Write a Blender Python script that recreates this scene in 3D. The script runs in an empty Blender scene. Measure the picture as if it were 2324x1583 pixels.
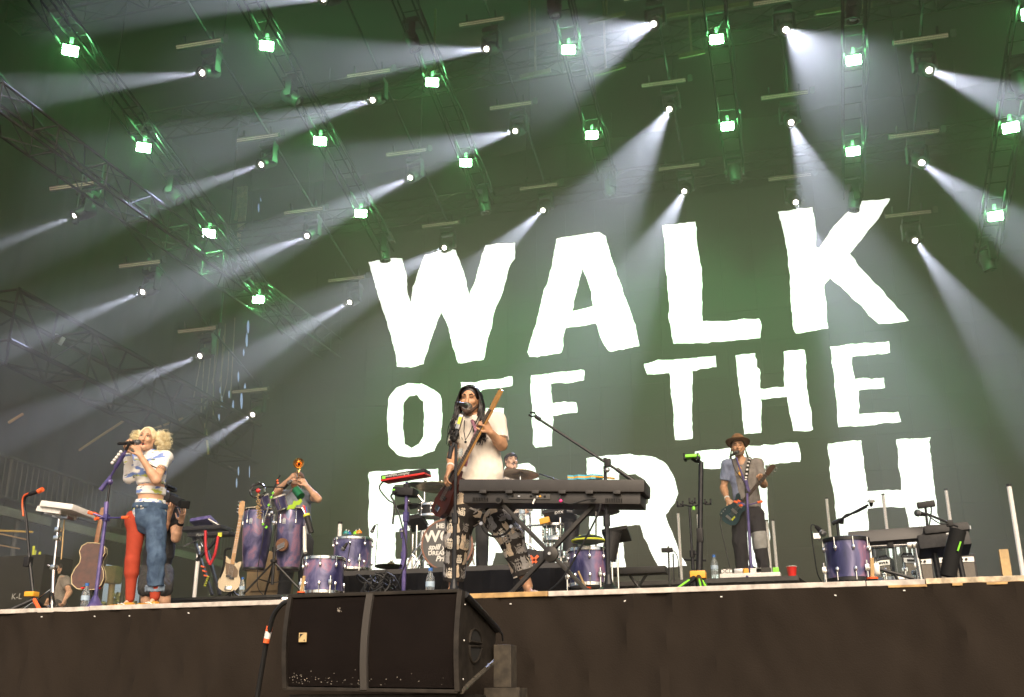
import bpy, bmesh, math, random
import numpy as np
from mathutils import Vector, Matrix, Quaternion
from mathutils.bvhtree import BVHTree
from mathutils import noise as mnoise
random.seed(7); rng = np.random.default_rng(7)
R = math.radians
SC = bpy.context.scene
COL = SC.collection

# ---------------------------------------------------------------- camera
CAMZ = 1.0
YAW, PITCH, ROLL = R(15.95), R(19.1), R(-0.13)
FPX, PW, PH = 2373.1, 2324.0, 1583.0          # focal length in pixels of a 2324 px wide picture
cam_d = bpy.data.cameras.new('camera'); cam = bpy.data.objects.new('camera', cam_d); COL.objects.link(cam)
cam_d.sensor_width = 36.0; cam_d.lens = 36.0 * FPX / PW; cam_d.clip_start = 0.05; cam_d.clip_end = 2000
_f = Vector((-math.sin(YAW) * math.cos(PITCH), math.cos(YAW) * math.cos(PITCH), math.sin(PITCH)))
_r = Vector((math.cos(YAW), math.sin(YAW), 0)); _u = _r.cross(_f)
RGT = _r * math.cos(ROLL) + _u * math.sin(ROLL); UPV = -_r * math.sin(ROLL) + _u * math.cos(ROLL); FWD = _f
cam.matrix_world = Matrix(((RGT.x, UPV.x, -FWD.x, 0), (RGT.y, UPV.y, -FWD.y, 0), (RGT.z, UPV.z, -FWD.z, CAMZ), (0, 0, 0, 1)))
SC.camera = cam

# ---------------------------------------------------------------- daylight
world = bpy.data.worlds.new('World'); SC.world = world; world.use_nodes = True
nt = world.node_tree; nt.nodes.clear()
sky = nt.nodes.new('ShaderNodeTexSky'); sky.sky_type = 'NISHITA'; sky.sun_disc = False
SUN_EL, SUN_AZ = 36.0, 158.0                   # behind and a little to the right of the camera
sky.sun_elevation = R(SUN_EL); sky.sun_rotation = R(SUN_AZ); sky.air_density = 1.0; sky.dust_density = 6.0
bg = nt.nodes.new('ShaderNodeBackground'); bg.inputs[1].default_value = 0.15
wo = nt.nodes.new('ShaderNodeOutputWorld')
nt.links.new(sky.outputs[0], bg.inputs[0]); nt.links.new(bg.outputs[0], wo.inputs[0])
sun_d = bpy.data.lights.new('sun', 'SUN'); sun_d.energy = 1.5; sun_d.angle = R(35); sun_d.color = (1.0, 0.78, 0.52)
sun = bpy.data.objects.new('sun', sun_d); COL.objects.link(sun)
_az = R(SUN_AZ); _sd = Vector((math.sin(_az) * math.cos(R(SUN_EL)), math.cos(_az) * math.cos(R(SUN_EL)), math.sin(R(SUN_EL))))
sun.rotation_euler = _sd.to_track_quat('Z', 'Y').to_euler(); sun.location = (0, -5, 30)
SC.view_settings.view_transform = 'Standard'; SC.view_settings.look = 'None'
SC.view_settings.exposure = 0.5; SC.view_settings.gamma = 1.0; SC.view_settings.use_curve_mapping = False
SC.cycles.use_denoising = True
SC.cycles.max_bounces = 6; SC.cycles.diffuse_bounces = 3; SC.cycles.glossy_bounces = 3; SC.cycles.transmission_bounces = 6
SC.cycles.volume_bounces = 0; SC.cycles.transparent_max_bounces = 8
SC.cycles.use_light_tree = True; SC.cycles.sample_clamp_indirect = 4.0

# ---------------------------------------------------------------- helpers
def ray(x, y):
    return FWD + RGT * ((x - PW / 2) / FPX) - UPV * ((y - PH / 2) / FPX)
def P(x, y, Y):
    """world point at depth Y seen at (x, y) of the 2324 px wide photograph"""
    d = ray(x, y); k = Y / d.y
    return Vector((d.x * k, Y, CAMZ + d.z * k))
def PZ(x, y, Z):
    d = ray(x, y); k = (Z - CAMZ) / d.z
    return Vector((d.x * k, d.y * k, Z))
def V(*a): return Vector(a)

MATS = {}
def mat(name, col, rough=0.6, metal=0.0, var=0.0, scale=8.0, bump=0.0, bscale=None, emit=None, estr=0.0, trans=0.0, ior=1.45,
        col2=None, coat=0.0, spec=None, alpha=1.0, lo=0.35, hi=0.65, detail=5.0):
    if name in MATS: return MATS[name]
    m = bpy.data.materials.new(name); m.use_nodes = True; MATS[name] = m
    n = m.node_tree.nodes; l = m.node_tree.links; b = n['Principled BSDF']
    b.inputs['Base Color'].default_value = (*col, 1); b.inputs['Roughness'].default_value = rough; b.inputs['Metallic'].default_value = metal
    if coat: b.inputs['Coat Weight'].default_value = coat
    if spec is not None: b.inputs['Specular IOR Level'].default_value = spec
    if trans: b.inputs['Transmission Weight'].default_value = trans; b.inputs['IOR'].default_value = ior
    if alpha < 1: b.inputs['Alpha'].default_value = alpha
    if emit: b.inputs['Emission Color'].default_value = (*emit, 1); b.inputs['Emission Strength'].default_value = estr
    if var or col2 or bump:
        tc = n.new('ShaderNodeTexCoord'); nz = n.new('ShaderNodeTexNoise'); nz.inputs['Scale'].default_value = scale; nz.inputs['Detail'].default_value = detail
        l.new(tc.outputs['Object'], nz.inputs['Vector'])
        if var or col2:
            r = n.new('ShaderNodeValToRGB'); r.color_ramp.elements[0].position = lo; r.color_ramp.elements[1].position = hi
            c2 = col2 if col2 else tuple(min(1, c * (1 + var)) for c in col)
            c1 = col if col2 else tuple(c * (1 - var) for c in col)
            r.color_ramp.elements[0].color = (*c1, 1); r.color_ramp.elements[1].color = (*c2, 1)
            l.new(nz.outputs['Fac'], r.inputs['Fac']); l.new(r.outputs['Color'], b.inputs['Base Color'])
        if bump:
            nb = n.new('ShaderNodeTexNoise'); nb.inputs['Scale'].default_value = bscale or scale * 3; nb.inputs['Detail'].default_value = 4
            l.new(tc.outputs['Object'], nb.inputs['Vector'])
            bp = n.new('ShaderNodeBump'); bp.inputs['Strength'].default_value = bump; bp.inputs['Distance'].default_value = 0.02
            l.new(nb.outputs['Fac'], bp.inputs['Height']); l.new(bp.outputs['Normal'], b.inputs['Normal'])
    return m

WL = {}                                          # world origin of every object built
def _reg(o, w): WL[o.name] = Vector(w)
def thing(name, label, cat, loc=(0, 0, 0), group=None):
    o = bpy.data.objects.new(name, None); COL.objects.link(o); o.empty_display_size = 0.1
    o.location = loc; o['label'] = label; o['category'] = cat
    if group: o['group'] = group
    _reg(o, loc); return o
def tag(o, label, cat, group=None):
    o['label'] = label; o['category'] = cat
    if group: o['group'] = group
    return o

def frame(p0, p1):
    d = (Vector(p1) - Vector(p0)); L = d.length; d = d / L if L > 1e-9 else Vector((0, 0, 1))
    a = Vector((0, 0, 1)) if abs(d.z) < 0.95 else Vector((0, 1, 0))
    x = d.cross(a).normalized(); y = d.cross(x).normalized()
    return d, x, y, L

class B:
    """collects shapes in world coordinates; build() links them as ONE mesh object"""
    def __init__(s): s.v = []; s.f = []
    def add(s, vs, fs):
        o = len(s.v); s.v += [Vector(v) for v in vs]; s.f += [tuple(i + o for i in f) for f in fs]; return s
    def box(s, c, size, rot=None, bev=0.0):
        c = Vector(c); x, y, z = [k / 2 for k in size]
        if bev <= 0:
            vs = [Vector((i, j, k)) for i in (-x, x) for j in (-y, y) for k in (-z, z)]
            fs = [(0, 1, 3, 2), (4, 6, 7, 5), (0, 4, 5, 1), (2, 3, 7, 6), (0, 2, 6, 4), (1, 5, 7, 3)]
        else:
            bm = bmesh.new(); bmesh.ops.create_cube(bm, size=1.0)
            for v in bm.verts: v.co = Vector((v.co.x * 2 * x, v.co.y * 2 * y, v.co.z * 2 * z))
            bmesh.ops.bevel(bm, geom=list(bm.edges), offset=bev, segments=2, affect='EDGES', profile=0.7)
            bm.verts.index_update(); vs = [v.co.copy() for v in bm.verts]; fs = [tuple(v.index for v in f.verts) for f in bm.faces]; bm.free()
        if rot is not None: vs = [rot @ v for v in vs]
        return s.add([v + c for v in vs], fs)
    def cyl(s, p0, p1, r0, r1=None, n=12, cap=True):
        r1 = r0 if r1 is None else r1; d, x, y, L = frame(p0, p1); vs = []
        for p, r in ((Vector(p0), r0), (Vector(p1), r1)):
            vs += [p + x * (r * math.cos(2 * math.pi * i / n)) + y * (r * math.sin(2 * math.pi * i / n)) for i in range(n)]
        fs = [(i, (i + 1) % n, n + (i + 1) % n, n + i) for i in range(n)]
        if cap: fs += [tuple(range(n - 1, -1, -1)), tuple(range(n, 2 * n))]
        return s.add(vs, fs)
    def tube(s, pts, r, n=6, cap=True, closed=False):
        pts = [Vector(p) for p in pts]; m = len(pts); vs = []; px = None
        for i, p in enumerate(pts):
            a = pts[i - 1] if (i or closed) else p; b = pts[(i + 1) % m] if (i < m - 1 or closed) else p
            d = (b - a); d = d.normalized() if d.length > 1e-9 else Vector((0, 0, 1))
            if px is None:
                h = Vector((0, 0, 1)) if abs(d.z) < 0.9 else Vector((1, 0, 0)); px = d.cross(h).normalized()
            else:
                px = (px - d * px.dot(d)); px = px.normalized() if px.length > 1e-6 else d.orthogonal().normalized()
            py = d.cross(px); rr = r[i] if isinstance(r, (list, tuple)) else r
            vs += [p + px * (rr * math.cos(2 * math.pi * k / n)) + py * (rr * math.sin(2 * math.pi * k / n)) for k in range(n)]
        fs = []
        for i in range(m if closed else m - 1):
            j = (i + 1) % m
            fs += [(i * n + k, i * n + (k + 1) % n, j * n + (k + 1) % n, j * n + k) for k in range(n)]
        if cap and not closed: fs += [tuple(range(n - 1, -1, -1)), tuple((m - 1) * n + k for k in range(n))]
        return s.add(vs, fs)
    def lathe(s, prof, p0, axis=(0, 0, 1), n=20, cap=True):
        """prof: (radius, height along axis)"""
        d, x, y, L = frame((0, 0, 0), axis); p0 = Vector(p0); vs = []
        for r, h in prof:
            vs += [p0 + d * h + x * (r * math.cos(2 * math.pi * i / n)) + y * (r * math.sin(2 * math.pi * i / n)) for i in range(n)]
        fs = []
        for k in range(len(prof) - 1):
            fs += [(k * n + i, k * n + (i + 1) % n, (k + 1) * n + (i + 1) % n, (k + 1) * n + i) for i in range(n)]
        if cap: fs += [tuple(range(n - 1, -1, -1)), tuple((len(prof) - 1) * n + i for i in range(n))]
        return s.add(vs, fs)
    def ball(s, c, r, n=10, m=7, rot=None):
        r = Vector((r, r, r)) if not hasattr(r, '__len__') else Vector(r); c = Vector(c); vs = []
        for j in range(m + 1):
            t = math.pi * j / m
            for i in range(n):
                a = 2 * math.pi * i / n
                v = Vector((r.x * math.sin(t) * math.cos(a), r.y * math.sin(t) * math.sin(a), r.z * math.cos(t)))
                vs.append(c + (rot @ v if rot is not None else v))
        fs = [(j * n + i, (j + 1) * n + i, (j + 1) * n + (i + 1) % n, j * n + (i + 1) % n) for j in range(m) for i in range(n)]
        return s.add(vs, fs)
    def torus(s, c, axis, RR, r, n=28, m=6):
        d, x, y, L = frame((0, 0, 0), axis); c = Vector(c)
        return s.tube([c + x * (RR * math.cos(2 * math.pi * i / n)) + y * (RR * math.sin(2 * math.pi * i / n)) for i in range(n)], r, m, closed=True)
    def prism(s, poly, o, ex, ey, th):
        """poly (2D) in the plane o + a*ex + b*ey, extruded th along ex x ey, centred"""
        ex = Vector(ex).normalized(); ey = Vector(ey).normalized(); nz = ex.cross(ey).normalized(); o = Vector(o); n = len(poly)
        vs = [o + ex * a + ey * b + nz * (th / 2) for a, b in poly] + [o + ex * a + ey * b - nz * (th / 2) for a, b in poly]
        fs = [tuple(range(n)), tuple(range(2 * n - 1, n - 1, -1))] + [(i, n + i, n + (i + 1) % n, (i + 1) % n) for i in range(n)]
        return s.add(vs, fs)
    def quad(s, a, b, c, d): return s.add([a, b, c, d], [(0, 1, 2, 3)])
    def build(s, name, m, parent=None, smooth=True, angle=35, fix=True):
        w = WL[parent.name] if parent is not None else Vector((0, 0, 0))
        me = bpy.data.meshes.new(name); me.from_pydata([tuple(v - w) for v in s.v], [], s.f)
        if fix:
            bm = bmesh.new(); bm.from_mesh(me); bmesh.ops.remove_doubles(bm, verts=bm.verts, dist=1e-6)
            bmesh.ops.recalc_face_normals(bm, faces=bm.faces); bm.to_mesh(me); bm.free()
        return link(name, me, m, parent, smooth, angle)
def link(name, me, m, parent=None, smooth=True, angle=35):
    me.update(); me.name = name
    if isinstance(m, (list, tuple)):
        for k in m: me.materials.append(k)
    else: me.materials.append(m)
    if smooth and len(me.polygons):
        me.polygons.foreach_set('use_smooth', [True] * len(me.polygons))
        me.set_sharp_from_angle(angle=R(angle))
    o = bpy.data.objects.new(name, me); COL.objects.link(o)
    if parent is not None: o.parent = parent; _reg(o, WL[parent.name])
    else: _reg(o, (0, 0, 0))
    return o
def solo(b, name, m, label, cat, group=None, smooth=True, origin=None, **k):
    """a thing that is one mesh"""
    if origin is None:
        n = len(b.v); c = sum(b.v, Vector()) / n; origin = Vector((c.x, c.y, min(v.z for v in b.v)))
    b.v = [v - origin for v in b.v]
    o = b.build(name, m, None, smooth, **k); o.location = origin; _reg(o, origin)
    return tag(o, label, cat, group)
def struct(b, name, m, smooth=False, kind='structure'):
    o = b.build(name, m, None, smooth); o['kind'] = kind; return o
def poly_mesh(splines, name='shape'):
    """2D outlines (with holes) to a filled flat mesh in the XY plane"""
    cu = bpy.data.curves.new(name, 'CURVE'); cu.dimensions = '2D'; cu.fill_mode = 'BOTH'
    for pts in splines:
        sp = cu.splines.new('POLY'); sp.points.add(len(pts) - 1); sp.use_cyclic_u = True
        for k, (a, b) in enumerate(pts): sp.points[k].co = (a, b, 0, 1)
    o = bpy.data.objects.new(name, cu); COL.objects.link(o)
    dg = bpy.context.evaluated_depsgraph_get(); dg.update()
    me = bpy.data.meshes.new_from_object(o.evaluated_get(dg)); bpy.data.objects.remove(o); bpy.data.curves.remove(cu)
    return me
def text_mesh(body, size=1.0, shear=0.0, extrude=0.0, bold=0.0):
    cu = bpy.data.curves.new('lettering', 'FONT'); cu.body = body; cu.size = size; cu.align_x = 'CENTER'; cu.align_y = 'CENTER'; cu.shear = shear; cu.resolution_u = 3; cu.offset = bold; cu.extrude = extrude
    o = bpy.data.objects.new('lettering', cu); COL.objects.link(o)
    dg = bpy.context.evaluated_depsgraph_get(); dg.update()
    me = bpy.data.meshes.new_from_object(o.evaluated_get(dg)); bpy.data.objects.remove(o); bpy.data.curves.remove(cu)
    return me
def lettering(body, size, c, ex, ey, m, parent, name='lettering', shear=0.0, bold=0.0):
    me = text_mesh(body, size, shear, bold=bold); ex = Vector(ex).normalized(); ey = Vector(ey).normalized(); ez = ex.cross(ey); w = WL[parent.name]
    M = Matrix(((ex.x, ey.x, ez.x, c[0] - w.x), (ex.y, ey.y, ez.y, c[1] - w.y), (ex.z, ey.z, ez.z, c[2] - w.z), (0, 0, 0, 1)))
    me.transform(M); me.materials.clear(); return link(name, me, m, parent, False)
def curve_pts(pts, n=8):
    """Catmull-Rom through pts"""
    pts = [Vector(p) for p in pts]; q = [pts[0]] + pts + [pts[-1]]; out = []
    for i in range(1, len(q) - 2):
        a, b, c, d = q[i - 1], q[i], q[i + 1], q[i + 2]
        for k in range(n):
            t = k / n; out.append(0.5 * ((2 * b) + (c - a) * t + (2 * a - 5 * b + 4 * c - d) * t * t + (3 * b - a - 3 * c + d) * t ** 3))
    return out + [pts[-1]]
def copy_tree(o, parent=None, deep=0):
    c = o.copy(); COL.objects.link(c); c.parent = parent
    for ch in list(o.children):
        if ch.type != 'LIGHT': copy_tree(ch, c, deep + 1)
    return c

# ---------------------------------------------------------------- shared materials
M_BLACK = mat('black_metal', (0.018, 0.018, 0.019), 0.45, 0.3, var=0.3, scale=30)
M_BLKP = mat('black_plastic', (0.016, 0.015, 0.015), 0.5, var=0.25, scale=40, spec=0.3)
M_RUB = mat('black_rubber', (0.011, 0.011, 0.011), 0.8, spec=0.2)
M_CHROME = mat('chrome', (0.75, 0.74, 0.72), 0.18, 1.0)
M_STEEL = mat('brushed_steel', (0.55, 0.54, 0.52), 0.35, 1.0, var=0.1, scale=30)
M_ALU = mat('aluminium_truss', (0.024, 0.024, 0.022), 0.6, 0.3, var=0.3, scale=6)
M_ORANGE = mat('orange_tape', (0.85, 0.13, 0.03), 0.5)
M_YEL = mat('yellow_tape', (0.62, 0.66, 0.05), 0.5)
M_AMBER = mat('amber_plastic', (0.75, 0.36, 0.03), 0.4)
M_LIME = mat('lime_plastic', (0.25, 0.75, 0.05), 0.4)
M_WHITE = mat('white_paint', (0.72, 0.70, 0.66), 0.45, var=0.06, scale=20)
M_RED = mat('red_plastic', (0.62, 0.02, 0.015), 0.35)
M_SPARK = mat('purple_paint', (0.055, 0.05, 0.17), 0.35, 0.3, col2=(0.16, 0.12, 0.30), scale=9)
M_WOOD = mat('pale_wood', (0.45, 0.30, 0.13), 0.5, var=0.15, scale=20)
M_CABLE = mat('cable_black', (0.012, 0.012, 0.012), 0.55)
# ================================================================ the place
ZS = 1.81                     # stage floor
YE = 7.5                      # front edge of the stage
XC = -2.62                    # centre line of the stage
M_DECK = mat('stage_ply', (0.035, 0.032, 0.03), 0.6, var=0.3, scale=3)
M_SKIRT = mat('skirt_cloth', (0.0215, 0.0165, 0.0125), 0.9, var=0.06, scale=2.5, bump=0.15, bscale=90, spec=0.1)
M_DRAPE = mat('black_drape', (0.003, 0.003, 0.003), 0.9, var=0.2, scale=4)
M_ROOF = mat('roof_skin', (0.004, 0.004, 0.004), 0.9, var=0.3, scale=1.0)
struct(B().quad((-60, -40, 0), (60, -40, 0), (60, 120, 0), (-60, 120, 0)), 'ground', mat('ground_dirt', (0.13, 0.11, 0.07), 0.95, var=0.3, scale=0.6))
XL, XR, YB = -16.5, 10.0, 25.6
struct(B().box(((XL + XR) / 2, (YE + YB) / 2 + 0.01, ZS - 0.06), (XR - XL, YB - YE - 0.02, 0.12)), 'stage_floor', M_DECK)

# skirt: one hanging cloth with soft folds
def skirt(x0, x1, ztop, zbot, y, nx, seed, amp=0.02):
    b = B(); nz = 22; rr = random.Random(seed)
    ph = [rr.uniform(0, 6.28) for _ in range(8)]
    for i in range(nx + 1):
        x = x0 + (x1 - x0) * i / nx
        for k in range(nz + 1):
            t = k / nz; z = ztop + (zbot - ztop) * t
            w = amp * (math.sin(x * 3.1 + ph[0] + 0.8 * t) + 0.6 * math.sin(x * 7.3 + ph[1] - 1.5 * t)) * (0.25 + t)
            w += 0.05 * math.exp(-((x + 6.25 - .12 * t) / .10) ** 2) * (.3 + t) + 0.04 * math.exp(-((x + 6.6 + .2 * t) / .07) ** 2) * t
            w += 0.05 * mnoise.noise(Vector((x * 1.3, t * 1.5, seed))) * (0.3 + t) + 0.09 * max(0, 0.25 - abs(mnoise.noise(Vector((x * 2.6 + t * 1.7, t * 1.1 - x * .4, seed + 5))))) * 2 + 0.06 * max(0, .2 - abs(mnoise.noise(Vector((x * 5 - t * 3, t * 2, seed + 9))))) * 2
            b.v.append(Vector((x, y - 0.015 - abs(w) - 0.004 * math.sin(x * 1.7), z)))
    for i in range(nx):
        for k in range(nz):
            a = i * (nz + 1) + k; b.f.append((a, a + 1, a + nz + 2, a + nz + 1))
    return b
solo(skirt(-13, -6.205, ZS - 0.033, 0.0, YE, 130, 3), 'stage_skirt', M_SKIRT, 'dark brown cloth skirt hanging below the stage edge left of the seam', 'skirt', origin=V(-9.6, YE, 0), fix=False)
solo(skirt(-6.225, 8, ZS - 0.036, 0.0, YE - 0.012, 260, 9), 'stage_skirt', M_SKIRT, 'long dark brown cloth skirt hanging below the stage edge behind the loudspeaker', 'skirt', origin=V(1, YE, 0), fix=False)
# front nosing: individual timber battens, some painted white
t = thing('stage_edge_trim', 'worn white and bare wood batten trim along the stage front edge', 'trim', (XC, YE, ZS - 0.05))
M_BAT = [mat('batten_white', (0.50, 0.45, 0.40), 0.6, var=0.25, scale=14), mat('batten_wood', (0.42, 0.26, 0.10), 0.6, var=0.3, scale=14), mat('batten_worn', (0.50, 0.40, 0.27), 0.6, var=0.4, scale=18)]
x = -13.0; k = 0
while x < 8:
    L = random.uniform(1.6, 2.6) if x < 0.2 else random.uniform(0.35, 0.8)
    mm = M_BAT[0] if x < -5.5 else (M_BAT[1] if x < -3.1 else (M_BAT[0] if x < -0.3 else random.choice(M_BAT)))
    B().box((x + L / 2, YE - 0.028, ZS - 0.017 + random.uniform(-.003, .003)), (L - 0.006, 0.05 + random.uniform(0, .008), 0.036), bev=0.004).build('batten', mm, t, False)
    if x > -0.6: B().box((x + L / 2 + 0.1, YE - 0.045, ZS - 0.042), (L * 0.8, 0.03, 0.016), bev=0.003).build('batten', random.choice(M_BAT[1:]), t, False)
    x += L; k += 1
for i, px_ in enumerate((98, 218, 297, 385, 430, 752, 817, 1640, 1700, 2058, 2245, 905, 1160, 1420, 1900)):
    q = P(px_, 1392, YE - 0.04); q.z = ZS - 0.07 - random.uniform(0, .02)
    B().box(q + V(0, -0.012, 0), (0.014, 0.005, 0.008), rot=Matrix.Rotation(random.uniform(-.5, .5), 3, 'Y')).build('clip', M_WHITE, t, False)

# roof, back drape and side walls of the stage house
ZR = 16.0
struct(B().box(((XL + XR) / 2, 14.0, ZR + 0.1), (XR - XL + 1, 23.6, 0.2)), 'roof', M_ROOF)  # front overhang over the pit is added to keep high sky off the haze
def drape(name, p0, p1, z0, z1, label, m=M_DRAPE, seed=1, amp=0.05, n=120):
    b = B(); p0 = Vector((*p0[:2], 0)); p1 = Vector((*p1[:2], 0)); d = (p1 - p0); nrm = Vector((d.y, -d.x, 0)).normalized(); L = d.length
    for i in range(n + 1):
        s_ = i / n * L; off = amp * (math.sin(s_ * 5.2 + seed) + 0.5 * math.sin(s_ * 11.7 + seed * 2))
        p = p0 + d * (i / n) + nrm * off
        b.v += [Vector((p.x, p.y, z0)), Vector((p.x, p.y, z1))]
    for i in range(n): b.f.append((2 * i, 2 * i + 2, 2 * i + 3, 2 * i + 1))
    return solo(b, name, m, label, 'drape', origin=(p0 + p1) / 2 + V(0, 0, z0), fix=False)
drape('back_drape', (P(650, 700, 25.3).x, 25.3), (XR, 25.3), ZS + 0.01, ZR, 'black back drape hanging behind the video wall', seed=2)
drape('side_drape', (XL + 0.4, 25.2), (XL + 0.4, 9.5), 5.2, ZR, 'black side drape closing the upper left wing of the stage', seed=5)
drape('side_drape', (XR - 0.4, 7.8), (XR - 0.4, 25.2), ZS + 0.01, ZR, 'black side drape at the right wing of the stage', seed=4)

# ---------------------------------------------------------------- video wall
YS = 23.8
M_LED = mat('led_face', (0.022, 0.021, 0.018), 0.55, var=0.12, scale=0.8)
M_LIT = mat('led_lit', (0.8, 0.8, 0.8), 0.5, emit=(1.0, 0.985, 0.955), estr=1.3); M_LIT.cycles.emission_sampling = 'FRONT'
_n = M_LIT.node_tree.nodes; _l = M_LIT.node_tree.links; _tc = _n.new('ShaderNodeTexCoord'); _nz = _n.new('ShaderNodeTexNoise'); _nz.inputs['Scale'].default_value = 1.1; _wv = _n.new('ShaderNodeTexWave'); _wv.inputs['Scale'].default_value = 6.0; _wv.bands_direction = 'Z'; _wv.inputs['Distortion'].default_value = 1.5
_ma = _n.new('ShaderNodeMath'); _ma.operation = 'MULTIPLY_ADD'; _ma.inputs[1].default_value = 0.35; _ma.inputs[2].default_value = 0.90; _mb = _n.new('ShaderNodeMath'); _mb.operation = 'MULTIPLY_ADD'; _mb.inputs[1].default_value = 0.07
_l.new(_tc.outputs['Object'], _nz.inputs['Vector']); _l.new(_tc.outputs['Object'], _wv.inputs['Vector']); _l.new(_nz.outputs['Fac'], _ma.inputs[0]); _l.new(_wv.outputs['Fac'], _mb.inputs[0]); _l.new(_ma.outputs[0], _mb.inputs[2]); _l.new(_mb.outputs[0], _n['Principled BSDF'].inputs['Emission Strength'])
sl, sr_ = P(566, 1120, YS).x, 6.2
zt = P(1300, 478, YS).z
wall = thing('video_wall', 'huge dark video wall showing white distressed lettering behind the band', 'screen', ((sl + sr_) / 2, YS, ZS))
nx_, nz_ = 26, 14
tw, th_ = (sr_ - sl) / nx_, (zt - ZS - 0.12) / nz_
tile = None
for i in range(nx_):
    for k in range(nz_):
        if tile is None:
            tile = B().box((0, 0.06, 0), (tw - 0.004, 0.1, th_ - 0.004)).build('panel', M_LED, None, False)
            o = tile
        else:
            o = tile.copy(); COL.objects.link(o)
        o.parent = wall; o.location = Vector((sl + tw * (i + .5), YS + random.uniform(-.001, .001), ZS + 0.12 + th_ * (k + .5))) - WL[wall.name]; _reg(o, WL[wall.name])
def c5(p): return [(796.8 + .31456 * a, 398.4 + .31456 * b) for a, b in p]
def c6(p): return [(1394.4 + .4 * a, 398.4 + .4 * b) for a, b in p]
def c3(p): return [(796.8 + .35663 * a, 830 + .35663 * b) for a, b in p]
def c4(p): return [(1460.8 + .27265 * a, 929.6 + .27265 * b) for a, b in p]
LETTERS = [
 [c5([(125,625),(305,597),(370,600),(395,700),(415,870),(427,920),(470,740),(530,575),(640,545),(755,540),(790,640),(835,770),(852,897),(905,720),(940,590),(970,505),(1185,487),(1185,600),(1140,670),(1100,830),(1030,1000),(985,1200),(955,1330),(775,1355),(740,1260),(690,1060),(650,990),(590,1150),(525,1365),(430,1388),(330,1380),(320,1280),(250,1040),(190,850)])],
 [c5([(1480,460),(1620,435),(1790,410),(1840,440),(1870,580),(1940,770),(2010,960),(2080,1232),(1960,1262),(1860,1270),(1800,1170),(1765,1065),(1550,1103),(1530,1200),(1515,1280),(1400,1305),(1290,1310),(1272,1275),(1330,1080),(1390,850),(1450,650)]), c5([(1670,668),(1720,820),(1745,945),(1595,980),(1630,820)])],
 [c6([(270,285),(460,263),(470,400),(495,520),(497,680),(500,830),(820,812),(835,850),(828,925),(620,945),(335,957),(310,830),(300,650),(288,450)])],
 [c6([(928,208),(1125,180),(1140,300),(1145,410),(1160,412),(1220,320),(1310,220),(1390,150),(1565,132),(1530,185),(1470,280),(1400,370),(1335,445),(1400,530),(1500,630),(1580,720),(1670,825),(1500,845),(1400,740),(1300,650),(1225,583),(1192,620),(1205,730),(1215,870),(1100,888),(1030,897),(1010,850),(1000,680),(980,450),(960,320)])],
 [c3([(240,200),(290,140),(360,112),(450,115),(530,155),(575,215),(582,330),(570,470),(530,545),(450,578),(370,585),(290,565),(240,510),(230,400),(232,290)]), c3([(335,240),(370,195),(420,185),(462,230),(468,330),(460,450),(430,500),(385,525),(340,500),(330,400)])],
 [c3([(697,105),(850,95),(1025,70),(1025,130),(830,160),(830,270),(973,272),(975,335),(835,345),(835,560),(715,570),(705,330)])],
 [c3([(1145,62),(1300,45),(1482,30),(1483,95),(1270,118),(1282,240),(1430,235),(1440,300),(1282,320),(1280,515),(1175,525),(1155,500),(1150,300)])],
 [c6([(168,1070),(290,1048),(420,1040),(575,1023),(580,1090),(440,1110),(440,1300),(442,1494),(346,1501),(330,1300),(312,1122),(185,1130)])],
 [c6([(687,1022),(800,1010),(808,1090),(825,1100),(828,1210),(965,1200),(960,1000),(1078,990),(1085,1020),(1090,1200),(1105,1300),(1128,1443),(1015,1450),(990,1310),(980,1258),(830,1270),(833,1462),(735,1470),(720,1300),(700,1150)])],
 [c6([(1222,972),(1370,958),(1558,942),(1565,1005),(1350,1030),(1365,1155),(1530,1148),(1535,1208),(1385,1222),(1388,1355),(1612,1342),(1628,1400),(1480,1418),(1272,1430),(1262,1300),(1245,1130)])],
 [c3([(115,680),(330,665),(555,655),(558,740),(275,760),(278,955),(540,945),(542,1045),(282,1060),(285,1230),(560,1215),(565,1300),(125,1305),(110,1000)])],
 [c3([(980,640),(1130,620),(1170,650),(1230,850),(1300,1080),(1360,1290),(1180,1300),(1150,1180),(920,1190),(890,1300),(740,1300),(830,1000),(900,800)]), c3([(1040,800),(1100,1050),(960,1060)])],
 [[(1330.7,1040.4),(1374.5,1034),(1438.7,1033.3),(1460.8,1034.6),(1488,1038.7),(1510,1052),(1526,1077),(1535.8,1106.8),(1539,1120.5),(1531.7,1142),(1510,1169.5),(1518,1191),(1529,1218.6),(1540,1251),(1559,1285),(1496,1293.6),(1485,1270),(1471.7,1237.7),(1460.8,1221),(1453,1192),(1412,1194),(1420,1300),(1345,1304),(1338,1200)], c3([(1705,690),(1810,690),(1870,730),(1905,800),(1890,880),(1830,910),(1725,915),(1715,800)])],
 [c4([(425,355),(560,335),(900,305),(1280,275),(1300,340),(1303,435),(1010,465),(1030,800),(1048,1100),(1055,1315),(860,1308),(850,1000),(830,700),(815,480),(460,498),(440,420)])],
 [[(1879,1007),(1955,1000),(1957,1029),(1968,1115.7),(2045,1113.4),(2037,1029),(2034,998),(2113,993),(2114,1035),(2118,1075),(2127,1156),(2137,1205),(2145,1262),(2080,1264),(2067,1220),(2054.6,1151.5),(1970,1155),(1973,1216),(1978,1262),(1915,1264),(1903,1211),(1894,1133),(1885,1075)]],
]
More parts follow.
